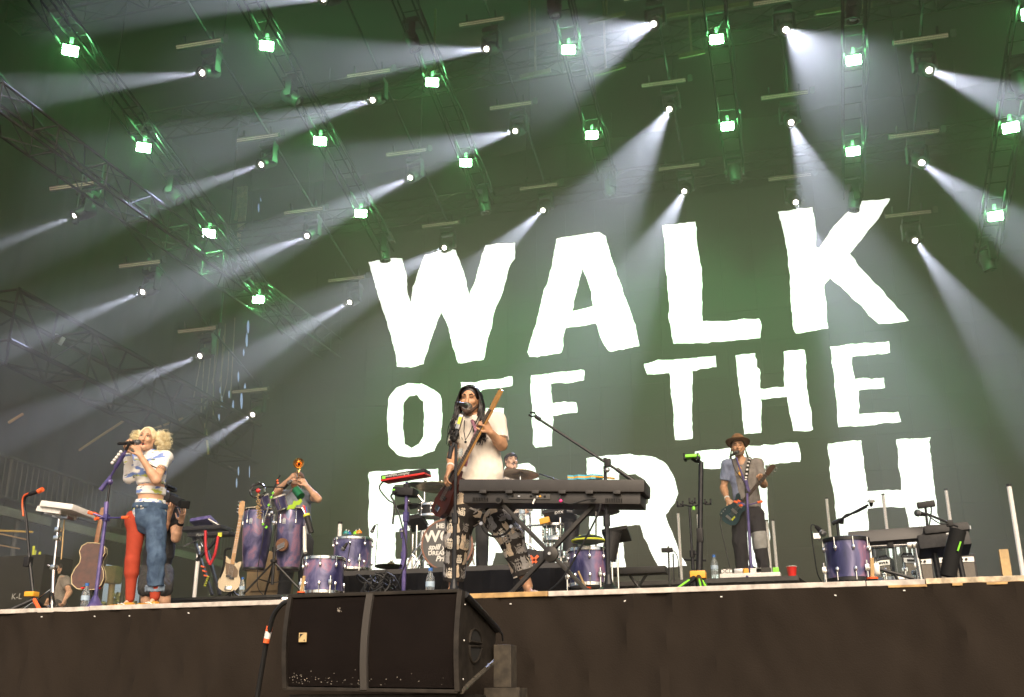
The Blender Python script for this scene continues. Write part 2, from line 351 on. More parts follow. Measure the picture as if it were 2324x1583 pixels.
def ragged(pts, step=0.085, amp=0.015):
    out = []; n = len(pts); rr = random.Random(len(pts) * 31 + int(pts[0][0] * 7)); off = 0
    for i in range(n):
        a = Vector(pts[i]); b = Vector(pts[(i + 1) % n]); d = b - a; L = d.length; m = max(1, int(L / step)); nr = Vector((-d.y, d.x)) / max(L, 1e-6)
        for k in range(m):
            off = 0.55 * off + rr.uniform(-1, 1) * amp + (rr.choice((-1, 1)) * amp * 1.2 if rr.random() < .06 else 0)
            q = a + d * (k / m) + nr * (off if k else off * .3); out.append((q.x, q.y))
    return out
for spl in LETTERS:
    s2 = []
    for sp in spl:
        q = [P(a, b, YS) for a, b in sp]; s2.append(ragged([(p.x, p.z) for p in q]))
    me = poly_mesh(s2); w = WL[wall.name]
    me.transform(Matrix(((1, 0, 0, -w.x), (0, 0, -1, YS - 0.003 - w.y), (0, 1, 0, -w.z), (0, 0, 0, 1)))); me.materials.clear()
    link('letter', me, M_LIT, wall, False)
B().box(((sl + sr_) / 2, YS + 0.16, (ZS + zt) / 2 + .06), (sr_ - sl, 0.05, zt - ZS - .15)).build('frame', M_BLACK, wall, False)
B().box(((sl + sr_) / 2, YS + 0.1, ZS + .055), (sr_ - sl, 0.2, 0.11)).build('base', M_BLACK, wall, False)

# ---------------------------------------------------------------- stage smoke
hz = B().box(((XL + XR) / 2 + 0.1, (10.15 + 25.5) / 2, (1.2 + ZR) / 2), (XR - XL - 0.3, 25.5 - 10.15, ZR - 1.2 - .03)).build('haze', mat('haze_air', (1, 1, 1)), None, False)
hz['kind'] = 'stuff'
m = MATS['haze_air']; n = m.node_tree.nodes; n.remove(n['Principled BSDF'])
pv = n.new('ShaderNodeVolumePrincipled'); pv.inputs['Density'].default_value = 0.028; pv.inputs['Color'].default_value = (0.96, 0.88, 0.69, 1); pv.inputs['Anisotropy'].default_value = 0.45
m.node_tree.links.new(pv.outputs[0], n['Material Output'].inputs['Volume'])
m.cycles.homogeneous_volume = True
# ================================================================ lighting rig
RK = Vector((-0.0137, 1, -0.272))              # the columns of lamps drop towards the back
def on_line(p_last, Y0, q):
    """point of the raked line through photo point p_last at depth Y0 that is seen at q"""
    P0 = np.array(P(*p_last, Y0)) - [0, 0, CAMZ]; r = np.array(ray(*q)); d = np.array(RK)
    tk = np.linalg.lstsq(np.stack([d, -r], 1), -P0, rcond=None)[0]
    return Vector(P0 + tk[0] * d) + V(0, 0, CAMZ)
M_LENS = mat('lens_lit', (0.9, 0.9, 0.9), 0.3, emit=(1.0, 0.93, 0.80), estr=14.0)
M_LENSOFF = mat('lens_dark', (0.02, 0.02, 0.022), 0.08, spec=0.8)
M_CELL = mat('led_cells_glow', (0.20, 0.15, 0.11), 0.5, emit=(1.0, 0.72, 0.5), estr=0.16)  # weak emission stands in for light reflected by the unlit cells
M_GRN = mat('green_panel', (0.9, 1, 0.9), 0.4, emit=(0.62, 1.0, 0.66), estr=2.4)
for m_ in (M_LENS, M_CELL, M_GRN): m_.cycles.emission_sampling = 'NONE'
def obj(b, name, m, parent=None, smooth=True):
    return b.build(name, m, parent, smooth)

# prototype moving head: origin at the lamp head pivot
def mover_proto():
    root = thing('moving_head', 'x', 'stage light', (0, 0, 0))
    base = B().box((0, 0, 0.375), (0.34, 0.26, 0.10), bev=0.015).build('base', M_BLKP, root)
    B().cyl((-0.11, 0, 0.425), (-0.11, 0, 0.52), 0.018, n=8).cyl((0.11, 0, 0.425), (0.11, 0, 0.52), 0.018, n=8).box((0, 0, 0.52), (0.3, 0.06, 0.03)).build('clamp', M_BLACK, base)
    yk = B().box((0, 0, 0.295), (0.38, 0.12, 0.055), bev=0.012)
    for sx in (-1, 1): yk.box((sx * 0.185, 0, 0.12), (0.05, 0.13, 0.37), bev=0.015).cyl((sx * 0.155, 0, 0), (sx * 0.215, 0, 0), 0.07, n=16)
    yoke = yk.build('yoke', M_BLKP, root)
    hd = B().lathe([(0.085, -0.2), (0.125, -0.16), (0.14, -0.04), (0.14, 0.05), (0.125, 0.09), (0.12, 0.2), (0.13, 0.215), (0.13, 0.235), (0.105, 0.235), (0.10, 0.20)], (0, 0, 0), (0, 0, -1), n=20)
    head = hd.build('head', M_BLKP, root)
    lens = B().lathe([(0.098, 0.195), (0.07, 0.205), (0.03, 0.212), (0.001, 0.214)], (0, 0, 0), (0, 0, -1), n=16).build('lens', M_LENSOFF, head)
    return root, base, yoke, head, lens
MV = mover_proto()
_l = B().lathe([(0.055, 0.225), (0.04, 0.235), (0.02, 0.24), (0.001, 0.241)], (0, 0, 0), (0, 0, -1), n=14).build('lens', M_LENS); lit_lens_me = _l.data; bpy.data.objects.remove(_l)
proto_used = [False]; dark_lens_me = MV[4].data
def mover(pos, direction, label, lit=True, group=None):
    """a moving head whose head pivot is at pos and whose lens looks along direction"""
    if not proto_used[0]: root = MV[0]; proto_used[0] = True
    else: root = copy_tree(MV[0])
    ch = {c.name.split('.')[0]: c for c in root.children}
    root.location = pos; root['label'] = label
    if group: root['group'] = group
    d = Vector(direction).normalized()
    pan = math.atan2(d.x, -d.y) if abs(d.z) < .999 else 0
    ch['yoke'].rotation_euler = (0, 0, pan)
    q = d.to_track_quat('-Z', 'Y'); ch['head'].rotation_mode = 'QUATERNION'; ch['head'].rotation_quaternion = q
    for c in ch['head'].children: c.data = dark_lens_me
    if lit:
        for c in ch['head'].children: c.data = lit_lens_me
        ld = bpy.data.lights.new('beam_lamp', 'SPOT'); ld.energy = BEAM_W; ld.spot_size = R(BEAM_DEG * 1.22); ld.spot_blend = 0.55; ld.shadow_soft_size = 0.045; ld.color = (0.55, 0.63, 1.0)
        lo = bpy.data.objects.new('beam_lamp', ld); COL.objects.link(lo); lo.parent = root; lo.location = d * 0.25
        lo.rotation_mode = 'QUATERNION'; lo.rotation_quaternion = q
    return root
BEAM_W, BEAM_DEG = 7400.0, 8.4
MOV = {  # column: (photo position of lamp, photo point on the beam axis, apparent width in degrees)
 0: [((127,524),(0,572),9), ((298,684),(100,765),11), ((438,821),(150,935),12), ((573,942),(480,1000),13)],
 1: [((430,183),(230,205),12), ((570,388),(380,455),12), ((682,545),(350,680),15), ((793,687),(500,850),15)],
 2: [((709,10),(540,16),13), ((835,233),(590,300),17), ((928,405),(620,550),17), ((1008,563),(940,600),20)],
 3: [((1092,116),(740,150),18), ((1167,299),(830,390),22), ((1232,478),(1100,600),21)],
 4: [((1475,57),(1385,92),46), ((1517,249),(1390,450),36), ((1553,435),(1480,570),30)],
 5: [((1778,69),(1850,135),58), ((1793,279),(1850,420),31), ((1806,460),(1850,560),25)],
 6: [((2116,160),(2324,240),24), ((2094,370),(2300,520),22), ((2077,547),(2300,850),20)],
}
COLWORD = ['outer left', 'second', 'third', 'fourth', 'fifth', 'sixth', 'seventh']
ROWW = {4: ['front', 'second', 'third', 'rear'], 3: ['front', 'middle', 'rear']}
bar_proto = None
def bar_parts():
    root = thing('led_bar', 'x', 'light bar', (0, 0, 0))
    B().box((0, 0, 0), (0.94, 0.09, 0.10), bev=0.008).build('housing', M_BLKP, root)
    b = B()
    for i in range(34):
        for k in (0, 1): b.box((-0.45 + i * 0.0273, -0.047, -0.018 + k * 0.036), (0.019, 0.012, 0.022))
    c = b.build('cells', M_CELL, root, False); c['kind'] = 'stuff'
    for sx in (-.3, .3): B().box((sx, 0.02, 0.12), (0.04, 0.03, 0.16)).build('bracket', M_BLACK, root, False)
    B().box((0.56, -0.02, 0.03), (0.10, 0.004, 0.14)).build('flap', M_ALU, root, False)
    return root
for ci, rows in MOV.items():
    last = rows[-1][0]; n = len(rows); hang = []
    for ri, (p, e, wdt) in enumerate(rows):
        lens = on_line(last, 22.0, p)
        v = (lens - V(0, 0, CAMZ)).normalized()
        im = Vector(((e[0] - p[0]), (e[1] - p[1]))); im.normalize()
        ev = (RGT * im.x - UPV * im.y); ev = (ev - v * ev.dot(v)).normalized()
        s_ = min(0.97, math.tan(R(BEAM_DEG / 2)) / math.tan(R(wdt / 2)))
        d = -v * math.sqrt(1 - s_ * s_) + ev * s_
        rw = ROWW[n][ri]
        lab = f'lit moving head in the {rw} row of the {COLWORD[ci]} lamp column from the left'
        pos = lens - d * 0.23
        mover(pos, d, lab, True, 'lit moving heads in the roof')
        hang.append(pos)
        # LED bar above
        if bar_proto is None: bar_proto = bar_parts(); o = bar_proto
        else: o = copy_tree(bar_proto)
        o.location = lens + V(-0.08, -0.06, 0.62); o.rotation_euler = (R(25), R(-1.5), R(4))
        o['label'] = f'unlit LED bar over the {rw} moving head of the {COLWORD[ci]} lamp column'; o['group'] = 'unlit bars above the moving heads'
    # pipe that carries the column
    a, b_ = hang[0], hang[-1]; d = (b_ - a).normalized()
    t = B(); p0 = a - d * 3.0 + V(0, 0.05, 0.62); p1 = b_ + d * 0.5 + V(0, 0.05, 0.62)
    t.cyl(p0, p1, 0.025, n=8)
    for h in hang:
        t.cyl(h + V(0, 0, 0.51), h + V(0, .05, 0.62), 0.014, n=6)
    k = 0
    for h in (p0 + (p1 - p0) * .3, p0 + (p1 - p0) * .75):
        t.cyl(h, (h.x, h.y, ZR), 0.012, n=6)
    solo(t, 'lamp_pipe', M_BLACK, f'sloping black pipe carrying the {COLWORD[ci]} column of moving heads', 'pipe', 'pipes under the roof')

# ladder trusses with green blinders
M_LADD = mat('ladder_black', (0.009, 0.009, 0.0085), 0.8, 0.0, spec=0.1)
BLN = {0: [(158,116),(325,336),(475,530),(587,680)], 1: [(604,105),(728,320),(819,485)], 2: [(979,188),(1057,370)], 3: [(1292,113),(1343,307)],
       4: [(1625,90),(1651,287)], 5: [(1938,137),(1936,344)], 6: [(2326,30),(2293,290),(2259,491)]}
GREEN_W = 620.0
def blinder_proto():
    root = thing('green_blinder', 'x', 'stage light', (0, 0, 0))
    B().box((0, 0.05, 0), (0.27, 0.1, 0.19), bev=0.01).build('housing', M_BLKP, root)
    for z in (-0.043, 0.043): B().box((0, -0.006, z), (0.25, 0.012, 0.066), bev=0.004).build('lamp_panel', M_GRN, root)
    B().box((0, 0.06, 0.17), (0.06, 0.04, 0.12)).build('bracket', M_LADD, root)
    return root
blp = None
LADW = ['first', 'second', 'third', 'fourth', 'fifth', 'sixth', 'seventh']
LADLINE = {}
for ci, rows in BLN.items():
    pts = [on_line(rows[-1], 19.6, q) for q in rows]
    for ri, p in enumerate(pts):
        if blp is None: blp = blinder_proto(); o = blp
        else: o = copy_tree(blp)
        look = (V(XC, 2.0, 2.5) - p).normalized()
        o.location = p; yaw_ = math.atan2(look.x, -look.y); o.rotation_euler = (R(-22), R(-2), yaw_ * 0.35)
        dv = V(0, 0, 1.5) - p; o.rotation_euler = (math.atan2(-dv.z, math.hypot(dv.x, dv.y)) * .9, R(2), math.atan2(dv.x, -dv.y) * .8)
        rw = {4: ['front', 'second', 'third', 'rear'], 3: ['front', 'middle', 'rear'], 2: ['front', 'rear']}[len(pts)][ri]
        o['label'] = f'bright green double blinder, {rw} one on the {LADW[ci]} ladder truss from the left'; o['group'] = 'green blinders on the ladder trusses'
        ld = bpy.data.lights.new('green_lamp', 'AREA'); ld.energy = GREEN_W; ld.shape = 'RECTANGLE'; ld.size = 0.24; ld.size_y = 0.15; ld.color = (0.20, 1.0, 0.30)
        lo = bpy.data.objects.new('green_lamp', ld); COL.objects.link(lo); lo.parent = o; lo.location = (0, -0.03, 0); lo.rotation_euler = (R(90), 0, 0)
    u = RK.normalized(); q = pts[-1] + V(0.02, 0.34, 0.30)
    p0 = q - u * 10.0; p1 = q + u * 1.3
    LADLINE[ci] = (q, u)
    t = thing('ladder_truss', f'narrow dark ladder truss, {LADW[ci]} from the left, sloping down to the back', 'truss', tuple((p0 + p1) / 2), 'ladder trusses in the roof')
    L = (p1 - p0).length; side = V(1, 0, 0); nrm = u.cross(side).normalized(); hw = 0.19
    for a in (-1, 1):
        for c in (0, 1):
            B().cyl(p0 + side * a * hw + nrm * c * 0.26, p1 + side * a * hw + nrm * c * 0.26, 0.019, n=8).build('chord', M_LADD, t)
    nr = int(L / 0.42); w = WL[t.name]
    for i in range(nr + 1):
        p = p0 + u * (i * 0.42)
        B().cyl(p - side * hw, p + side * hw, 0.011, n=6).build('rung', M_LADD, t)
        if i < nr and i % 2 == 0:
            for a in (-1, 1): B().cyl(p + side * a * hw, p + u * 0.42 + side * a * hw + nrm * 0.26, 0.009, n=5).build('brace', M_LADD, t)
# cable looms sagging along the ladders
for ci, (q, u) in LADLINE.items():
    pts = []
    for i in range(22): pts.append(q - u * (9.6 - i * .5) + V(.24 + .03 * math.sin(i * 1.9 + ci), 0, -.10 - .07 * abs(math.sin(i * .78 + ci))))
    b = B().tube(curve_pts(pts, 3), .022, 6)
    for i in range(4): k = 3 + i * 5; b.tube(curve_pts([pts[k], pts[k] + V(-.1, 0, -.25 - .08 * ((ci + i) % 3)), pts[k + 1] + V(-.2, 0, .05)], 4), .012, 5)
    solo(b, 'cable_loom', M_CABLE, f'sagging black cable loom along the {LADW[ci]} ladder truss from the left', 'cable', 'cable looms in the roof')
# dark moving heads hanging from the ladders
for (x, y, ci, tgt, lab) in ((872, 572, 1, (880, 640), 'dark moving head hanging in front of the top of the letter W'),
        (1100, 462, 2, (1108, 520), 'dark moving head hanging above the gap between W and A'),
        (1385, 425, 3, (1390, 470), 'dark moving head hanging above the letter A'),
        (1668, 392, 4, (1672, 440), 'dark moving head hanging between the letters L and K'),
        (1940, 455, 5, (1930, 520), 'dark moving head hanging in front of the arm of the letter K'),
        (2240, 590, 6, (2255, 640), 'dark moving head on the rightmost ladder, lowest in view'),
        (1258, 14, 3, (1262, 40), 'dark moving head cut by the top frame edge on the fourth ladder'),
        (1937, 22, 5, (1935, 60), 'dark moving head cut by the top frame edge on the sixth ladder'),
        (935, 92, 2, (950, 130), 'dark moving head with green edge light at the end of a wide beam'),
        (660, 222, 1, (700, 245), 'dark moving head with green edge light under the second ladder'),
        (392, 440, 0, (420, 468), 'dark moving head with green edge light beside the left box truss'),
        (2316, 190, 6, (2330, 240), 'dark moving head at the right frame edge on the seventh ladder')):
    q, u = LADLINE[ci]
    P0 = np.array(q) - [0, 0, CAMZ + 0.35]; r = np.array(ray(x, y)); dd = np.array(u)
    tk = np.linalg.lstsq(np.stack([dd, -r], 1), -P0, rcond=None)[0]
    pos = Vector(r * tk[1]) + V(0, 0, CAMZ)
    v = (pos - V(0, 0, CAMZ)).normalized(); im = Vector((tgt[0] - x, tgt[1] - y)).normalized()
    d = (-v * 0.35 + RGT * im.x - UPV * im.y)
    mover(pos, d, lab, False, 'unlit moving heads on the ladders')

# box trusses and girders
def box_truss(a, b, s, name, label, m=M_ALU, step=None, r=0.024, group=None):
    a = Vector(a); b = Vector(b); d, x, y, L = frame(a, b); step = step or s * 1.3
    t = thing(name, label, 'truss', tuple((a + b) / 2), group)
    cs = [(-1, -1), (1, -1), (1, 1), (-1, 1)]; h = s / 2
    for i, j in cs: B().cyl(a + x * i * h + y * j * h, b + x * i * h + y * j * h, r, n=8).build('chord', m, t)
    n = int(L / step)
    for k in range(n + 1):
        p = a + d * (k * step)
        for q in range(4):
            i, j = cs[q]; i2, j2 = cs[(q + 1) % 4]
            if k % 2 == 0: B().cyl(p + x * i * h + y * j * h, p + x * i2 * h + y * j2 * h, r * .5, n=5).build('strut', m, t)
            if k < n:
                aa, bb = ((i, j), (i2, j2)) if k % 2 == 0 else ((i2, j2), (i, j))
                B().cyl(p + x * aa[0] * h + y * aa[1] * h, p + d * step + x * bb[0] * h + y * bb[1] * h, r * .5, n=5).build('brace', m, t)
    return t
p_a = P(-60, 195, 7.6); p_b = P(470, 570, 7.6)
# truss running to the back along the left side
def along_depth(x, y, X):
    d = ray(x, y); k = X / d.x
    return Vector((X, d.y * k, CAMZ + d.z * k))
qa = along_depth(-30, 225, -11.6)
box_truss(qa, (qa.x, 23.5, qa.z), 0.5, 'box_truss', 'grey box truss running from the left frame edge towards the back', m=mat('truss_bright', (0.07, 0.07, 0.065), 0.85, 0.0, var=0.25, scale=5, spec=0.1))
qb = along_depth(-20, 720, -14.2)
box_truss(qb, (qb.x, 24.5, qb.z - 0.3), 1.0, 'side_girder', 'heavy dark girder truss low at the far left side', m=mat('girder_dark', (0.016, 0.015, 0.012), 0.85, 0.0, var=0.3, scale=4, spec=0.08), step=1.1, r=0.05)
for k, (x, y) in enumerate(((172, 352), (338, 505))):
    q = along_depth(x, y, -11.6)
    l0 = on_line((573, 942), 22.0, [(127, 524), (298, 684)][k]) + V(0.05, 0, 0.66)
    solo(B().cyl((l0.x, l0.y, qa.z), l0, 0.024, n=8).box((l0.x, l0.y, qa.z - .22), (.09, .09, .1)), 'hanging_pole', M_ALU, ['drop pole from the left truss to the frontmost LED bar', 'drop pole from the left truss to the second LED bar'][k], 'pole', 'drop poles')
# roof girders across the stage, boards seen edge on
M_TAN = mat('tan_board', (0.11, 0.075, 0.035), 0.7, var=0.3, scale=5)
for k, (Y, z) in enumerate(((15.5, 15.3), (19.8, 15.0), (24.6, 14.2))):
    box_truss((XL + .8, Y, z), (XR - .8, Y, z), 0.5, 'roof_girder', ['front roof girder spanning the stage', 'middle roof girder spanning the stage', 'rear roof girder above the video wall'][k], m=mat('girder_dark', (0.07, 0.065, 0.05)), step=0.8, r=0.03)
for k, (x0, y0, x1, y1, Y) in enumerate(((1155, 92, 1250, 68, 18.2), (1335, 52, 1420, 30, 18.2), (1500, 40, 1700, 8, 18.2), (1180, 175, 1250, 160, 19.2), (1330, 175, 1420, 150, 19.4), (2310 - 460, 30, 2380 - 400, 12, 18.8), (960, 165, 1010, 150, 18.6), (1540, 130, 1600, 118, 19.2))):
    a, b_ = P(x0, y0, Y), P(x1, y1, Y); d = b_ - a
    solo(B().box((a + b_) / 2, (d.length, 0.05, 0.09), rot=d.to_track_quat('X', 'Z').to_matrix()).box((a + b_) / 2 + V(0, 0, (ZR - a.z) / 2), (0.04, 0.04, ZR - a.z)), 'roof_board', M_TAN, ['long', 'short', 'very long', 'narrow', 'wide', 'far right', 'far left', 'small'][k] + ' tan board hung under the roof among the lamps', 'board', 'tan boards under the roof', smooth=False)
# ================================================================ figures: blended solids turned into one skin
class SDF:
    def __init__(s): s.p = []
    def cone(s, a, b, ra, rb, k=0.02, squash=None, clip=None, neg=False):
        s.p.append(('c', np.array(a, float), np.array(b, float), ra, rb, k, squash, clip, neg)); return s
    def ell(s, c, r, rot=None, k=0.02, clip=None, neg=False):
        s.p.append(('e', np.array(c, float), np.array(r, float), None if rot is None else np.array(rot), 0, k, None, clip, neg)); return s
    def inflate(s, e):
        q = SDF()
        for p in s.p:
            p = list(p)
            if p[0] == 'c': p[3] += e; p[4] += e
            else: p[2] = p[2] + e
            q.p.append(tuple(p))
        return q
    def mesh(s, h=0.0065, extra_clip=None):
        lo = np.full(3, 1e9); hi = -lo
        bbs = []
        for p in s.p:
            if p[0] == 'c':
                m = max(p[3], p[4]); a = np.minimum(p[1], p[2]) - m; b = np.maximum(p[1], p[2]) + m
            else:
                m = p[2].max() if p[3] is not None else p[2]; a = p[1] - m; b = p[1] + m
            bbs.append((a, b))
            if not p[8]: lo = np.minimum(lo, a); hi = np.maximum(hi, b)
        lo -= 4 * h; hi += 4 * h
        n = np.ceil((hi - lo) / h).astype(int) + 1
        D = np.full(n, 0.2, np.float32); ax = [lo[i] + h * np.arange(n[i]) for i in range(3)]
        for p, (a, b) in zip(s.p, bbs):
            k = p[5]; mg = k + 3 * h
            i0 = np.clip(np.floor((a - mg - lo) / h).astype(int), 0, n - 1); i1 = np.clip(np.ceil((b + mg - lo) / h).astype(int) + 1, 1, n)
            sl = tuple(slice(i0[i], i1[i]) for i in range(3))
            X = np.stack(np.meshgrid(*[ax[i][sl[i]] for i in range(3)], indexing='ij'), -1)
            if p[0] == 'c':
                A, Bv, ra, rb = p[1], p[2], p[3], p[4]; ba = Bv - A; L2 = max(ba @ ba, 1e-12); q = X - A
                t = np.clip((q @ ba) / L2, 0, 1); w = q - t[..., None] * ba
                if p[6] is not None:
                    nx, f = np.array(p[6][0], float), p[6][1]; nx = nx / np.linalg.norm(nx); dn = w @ nx
                    w = w + (dn * (1 / f - 1))[..., None] * nx
                d = np.sqrt((w * w).sum(-1)) - (ra + (rb - ra) * t)
            else:
                q = X - p[1]
                if p[3] is not None: q = q @ p[3]
                k0 = np.sqrt(((q / p[2]) ** 2).sum(-1)); k1 = np.sqrt(((q / p[2] ** 2) ** 2).sum(-1)) + 1e-9
                d = k0 * (k0 - 1) / k1
            if p[7]:
                for (pt, nn) in p[7]: d = np.maximum(d, (X - np.array(pt)) @ (np.array(nn, float) / np.linalg.norm(nn)))
            cur = D[sl]
            if p[8]:
                hh = np.clip(0.5 - 0.5 * (cur + d) / k, 0, 1); D[sl] = cur * (1 - hh) - d * hh + k * hh * (1 - hh)
            else:
                hh = np.clip(0.5 + 0.5 * (cur - d) / k, 0, 1); D[sl] = cur * (1 - hh) + d * hh - k * hh * (1 - hh)
        return surface_nets(D, lo, h)
def surface_nets(D, lo, h):
    ins = D < 0; n = D.shape; c = np.zeros(np.array(n) - 1, int)
    for i in (0, 1):
        for j in (0, 1):
            for k in (0, 1): c += ins[i:n[0] - 1 + i, j:n[1] - 1 + j, k:n[2] - 1 + k]
    cell = (c > 0) & (c < 8); idx = np.argwhere(cell); vid = np.full(cell.shape, -1, np.int64); vid[cell] = np.arange(len(idx))
    acc = np.zeros((len(idx), 3)); cnt = np.zeros(len(idx))
    cor = [np.array((i, j, k)) for i in (0, 1) for j in (0, 1) for k in (0, 1)]
    for a in range(8):
        for b in range(a + 1, 8):
            if np.abs(cor[a] - cor[b]).sum() != 1: continue
            pa = idx + cor[a]; pb = idx + cor[b]; da = D[tuple(pa.T)]; db = D[tuple(pb.T)]
            m = (da < 0) != (db < 0); t = np.where(m, da / np.where(m, da - db, 1), 0)
            acc += np.where(m[:, None], pa + (pb - pa) * t[:, None], 0); cnt += m
    vs = lo + h * acc / cnt[:, None]; fs = []
    for axs in range(3):
        o = [0, 0, 0]; o[axs] = 1
        s0 = ins[tuple(slice(0, n[i] - o[i]) for i in range(3))]; s1 = ins[tuple(slice(o[i], n[i]) for i in range(3))]
        e = np.argwhere(s0 != s1); u, w = [(1, 2), (2, 0), (0, 1)][axs]
        ok = (e[:, u] > 0) & (e[:, w] > 0) & (e[:, u] < n[u] - 1) & (e[:, w] < n[w] - 1); e = e[ok]
        U = np.zeros(3, int); U[u] = 1; Wv = np.zeros(3, int); Wv[w] = 1
        q = [vid[tuple((e - k).T)] for k in (U + Wv, Wv, 0 * U, U)]
        flip = s0[tuple(e.T)]
        Q = np.stack(q, 1); Q[~flip] = Q[~flip][:, ::-1]; fs.append(Q)
    F = np.concatenate(fs); F = F[(F >= 0).all(1)]
    return vs, F
def sdf_obj(s, name, m, parent, h=0.0065, wrinkle=0.0, wscale=9.0, smooth_it=1, seed=0):
    vs, F = s.mesh(h)
    w = WL[parent.name] if parent is not None else Vector((0, 0, 0))
    # light relaxation
    for _ in range(smooth_it):
        acc = np.zeros_like(vs); cn = np.zeros(len(vs))
        for a, b in ((0, 1), (1, 2), (2, 3), (3, 0)):
            np.add.at(acc, F[:, a], vs[F[:, b]]); np.add.at(acc, F[:, b], vs[F[:, a]]); np.add.at(cn, F[:, a], 1); np.add.at(cn, F[:, b], 1)
        vs = 0.5 * vs + 0.5 * acc / np.maximum(cn, 1)[:, None]
    me = bpy.data.meshes.new(name)
    me.vertices.add(len(vs)); me.vertices.foreach_set('co', (vs - np.array(w)).ravel().astype(np.float32))
    me.loops.add(len(F) * 4); me.loops.foreach_set('vertex_index', F.ravel().astype(np.int32))
    me.polygons.add(len(F)); me.polygons.foreach_set('loop_start', np.arange(0, len(F) * 4, 4, dtype=np.int32)); me.polygons.foreach_set('loop_total', np.full(len(F), 4, np.int32))
    me.update(calc_edges=True); me.validate()
    if wrinkle:
        nv = len(me.vertices); no = np.empty(nv * 3, np.float32); me.vertices.foreach_get('normal', no); no = no.reshape(-1, 3)
        amp = np.array([mnoise.fractal(Vector((p[0] * wscale + seed, p[1] * wscale, p[2] * wscale * 0.55)), 1.0, 2.0, 3) for p in vs])
        rid = 1 - np.abs(amp) * 2.2
        v2 = vs - np.array(w) + no * ((rid - 0.5) * wrinkle)[:, None]
        me.vertices.foreach_set('co', v2.ravel().astype(np.float32)); me.update()
    return link(name, me, m, parent, True, 180)

def cloth(name, col, **k):
    k.setdefault('rough', 0.85); k.setdefault('var', 0.10); k.setdefault('scale', 25); k.setdefault('bump', 0.25); k.setdefault('bscale', 300)
    return mat(name, col, **k)
def skin(name, col):
    m = mat(name, col, 0.5, var=0.10, scale=30, bump=0.06, bscale=200)
    b = m.node_tree.nodes['Principled BSDF']; b.inputs['Subsurface Weight'].default_value = 0.0; return m

def basis(fwd, up):
    f = Vector(fwd).normalized(); r = f.cross(Vector(up)).normalized(); u = r.cross(f).normalized()
    return r, u, f                                   # r is the viewer's... person's right-hand side when looking along f
def head_prims(s, c, fwd, up, H=0.235, open_mouth=0.0, wide=1.0):
    """c: centre of the head; H: crown to chin"""
    r, u, f = basis(fwd, up); c = Vector(c); k = H / 0.235
    rot = np.array([[r.x, f.x, u.x], [r.y, f.y, u.y], [r.z, f.z, u.z]])
    def q(a, b, d): return c + (r * a * wide + f * b + u * d) * k
    s.ell(q(0, -0.012, 0.032), np.array((0.074 * wide, 0.093, 0.086)) * k, rot, 0.01)
    s.ell(q(0, 0.012, -0.03), np.array((0.062 * wide, 0.075, 0.085)) * k, rot, 0.02)
    s.cone(q(0, 0.045, -0.088), q(0, 0.068, -0.098 - 0.012 * open_mouth), 0.034 * k, 0.022 * k, 0.025)
    for a in (-1, 1):
        s.cone(q(a * 0.055, 0.0, -0.06), q(a * 0.018, 0.066, -0.096 - 0.01 * open_mouth), 0.022 * k, 0.018 * k, 0.02)
        s.ell(q(a * 0.040, 0.066, -0.022), np.array((0.022, 0.018, 0.018)) * k, rot, 0.02)
        s.ell(q(a * 0.076 * wide, -0.008, -0.008), np.array((0.010, 0.022, 0.032)) * k, rot, 0.006)
        s.ell(q(a * 0.030, 0.088, 0.012), np.array((0.017, 0.015, 0.011)) * k, rot, 0.008, neg=True)
        s.cone(q(a * 0.045, 0.073, 0.030), q(a * 0.014, 0.081, 0.029), 0.009 * k, 0.010 * k, 0.012)
        s.ell(q(a * 0.009, 0.094, -0.036), np.array((0.008, 0.010, 0.007)) * k, rot, 0.006)
    s.cone(q(0, 0.080, 0.018), q(0, 0.104, -0.030), 0.009 * k, 0.0125 * k, 0.012)
    s.cone(q(-0.018, 0.080, -0.056), q(0.018, 0.080, -0.056), 0.008 * k, 0.008 * k, 0.012)
    s.cone(q(-0.014, 0.077, -0.072 - 0.014 * open_mouth), q(0.014, 0.077, -0.072 - 0.014 * open_mouth), 0.008 * k, 0.008 * k, 0.012)
    if open_mouth: s.ell(q(0, 0.088, -0.064 - 0.006 * open_mouth), np.array((0.017, 0.022, 0.007 + 0.008 * open_mouth)) * k, rot, 0.005, neg=True)
    return q, rot, k
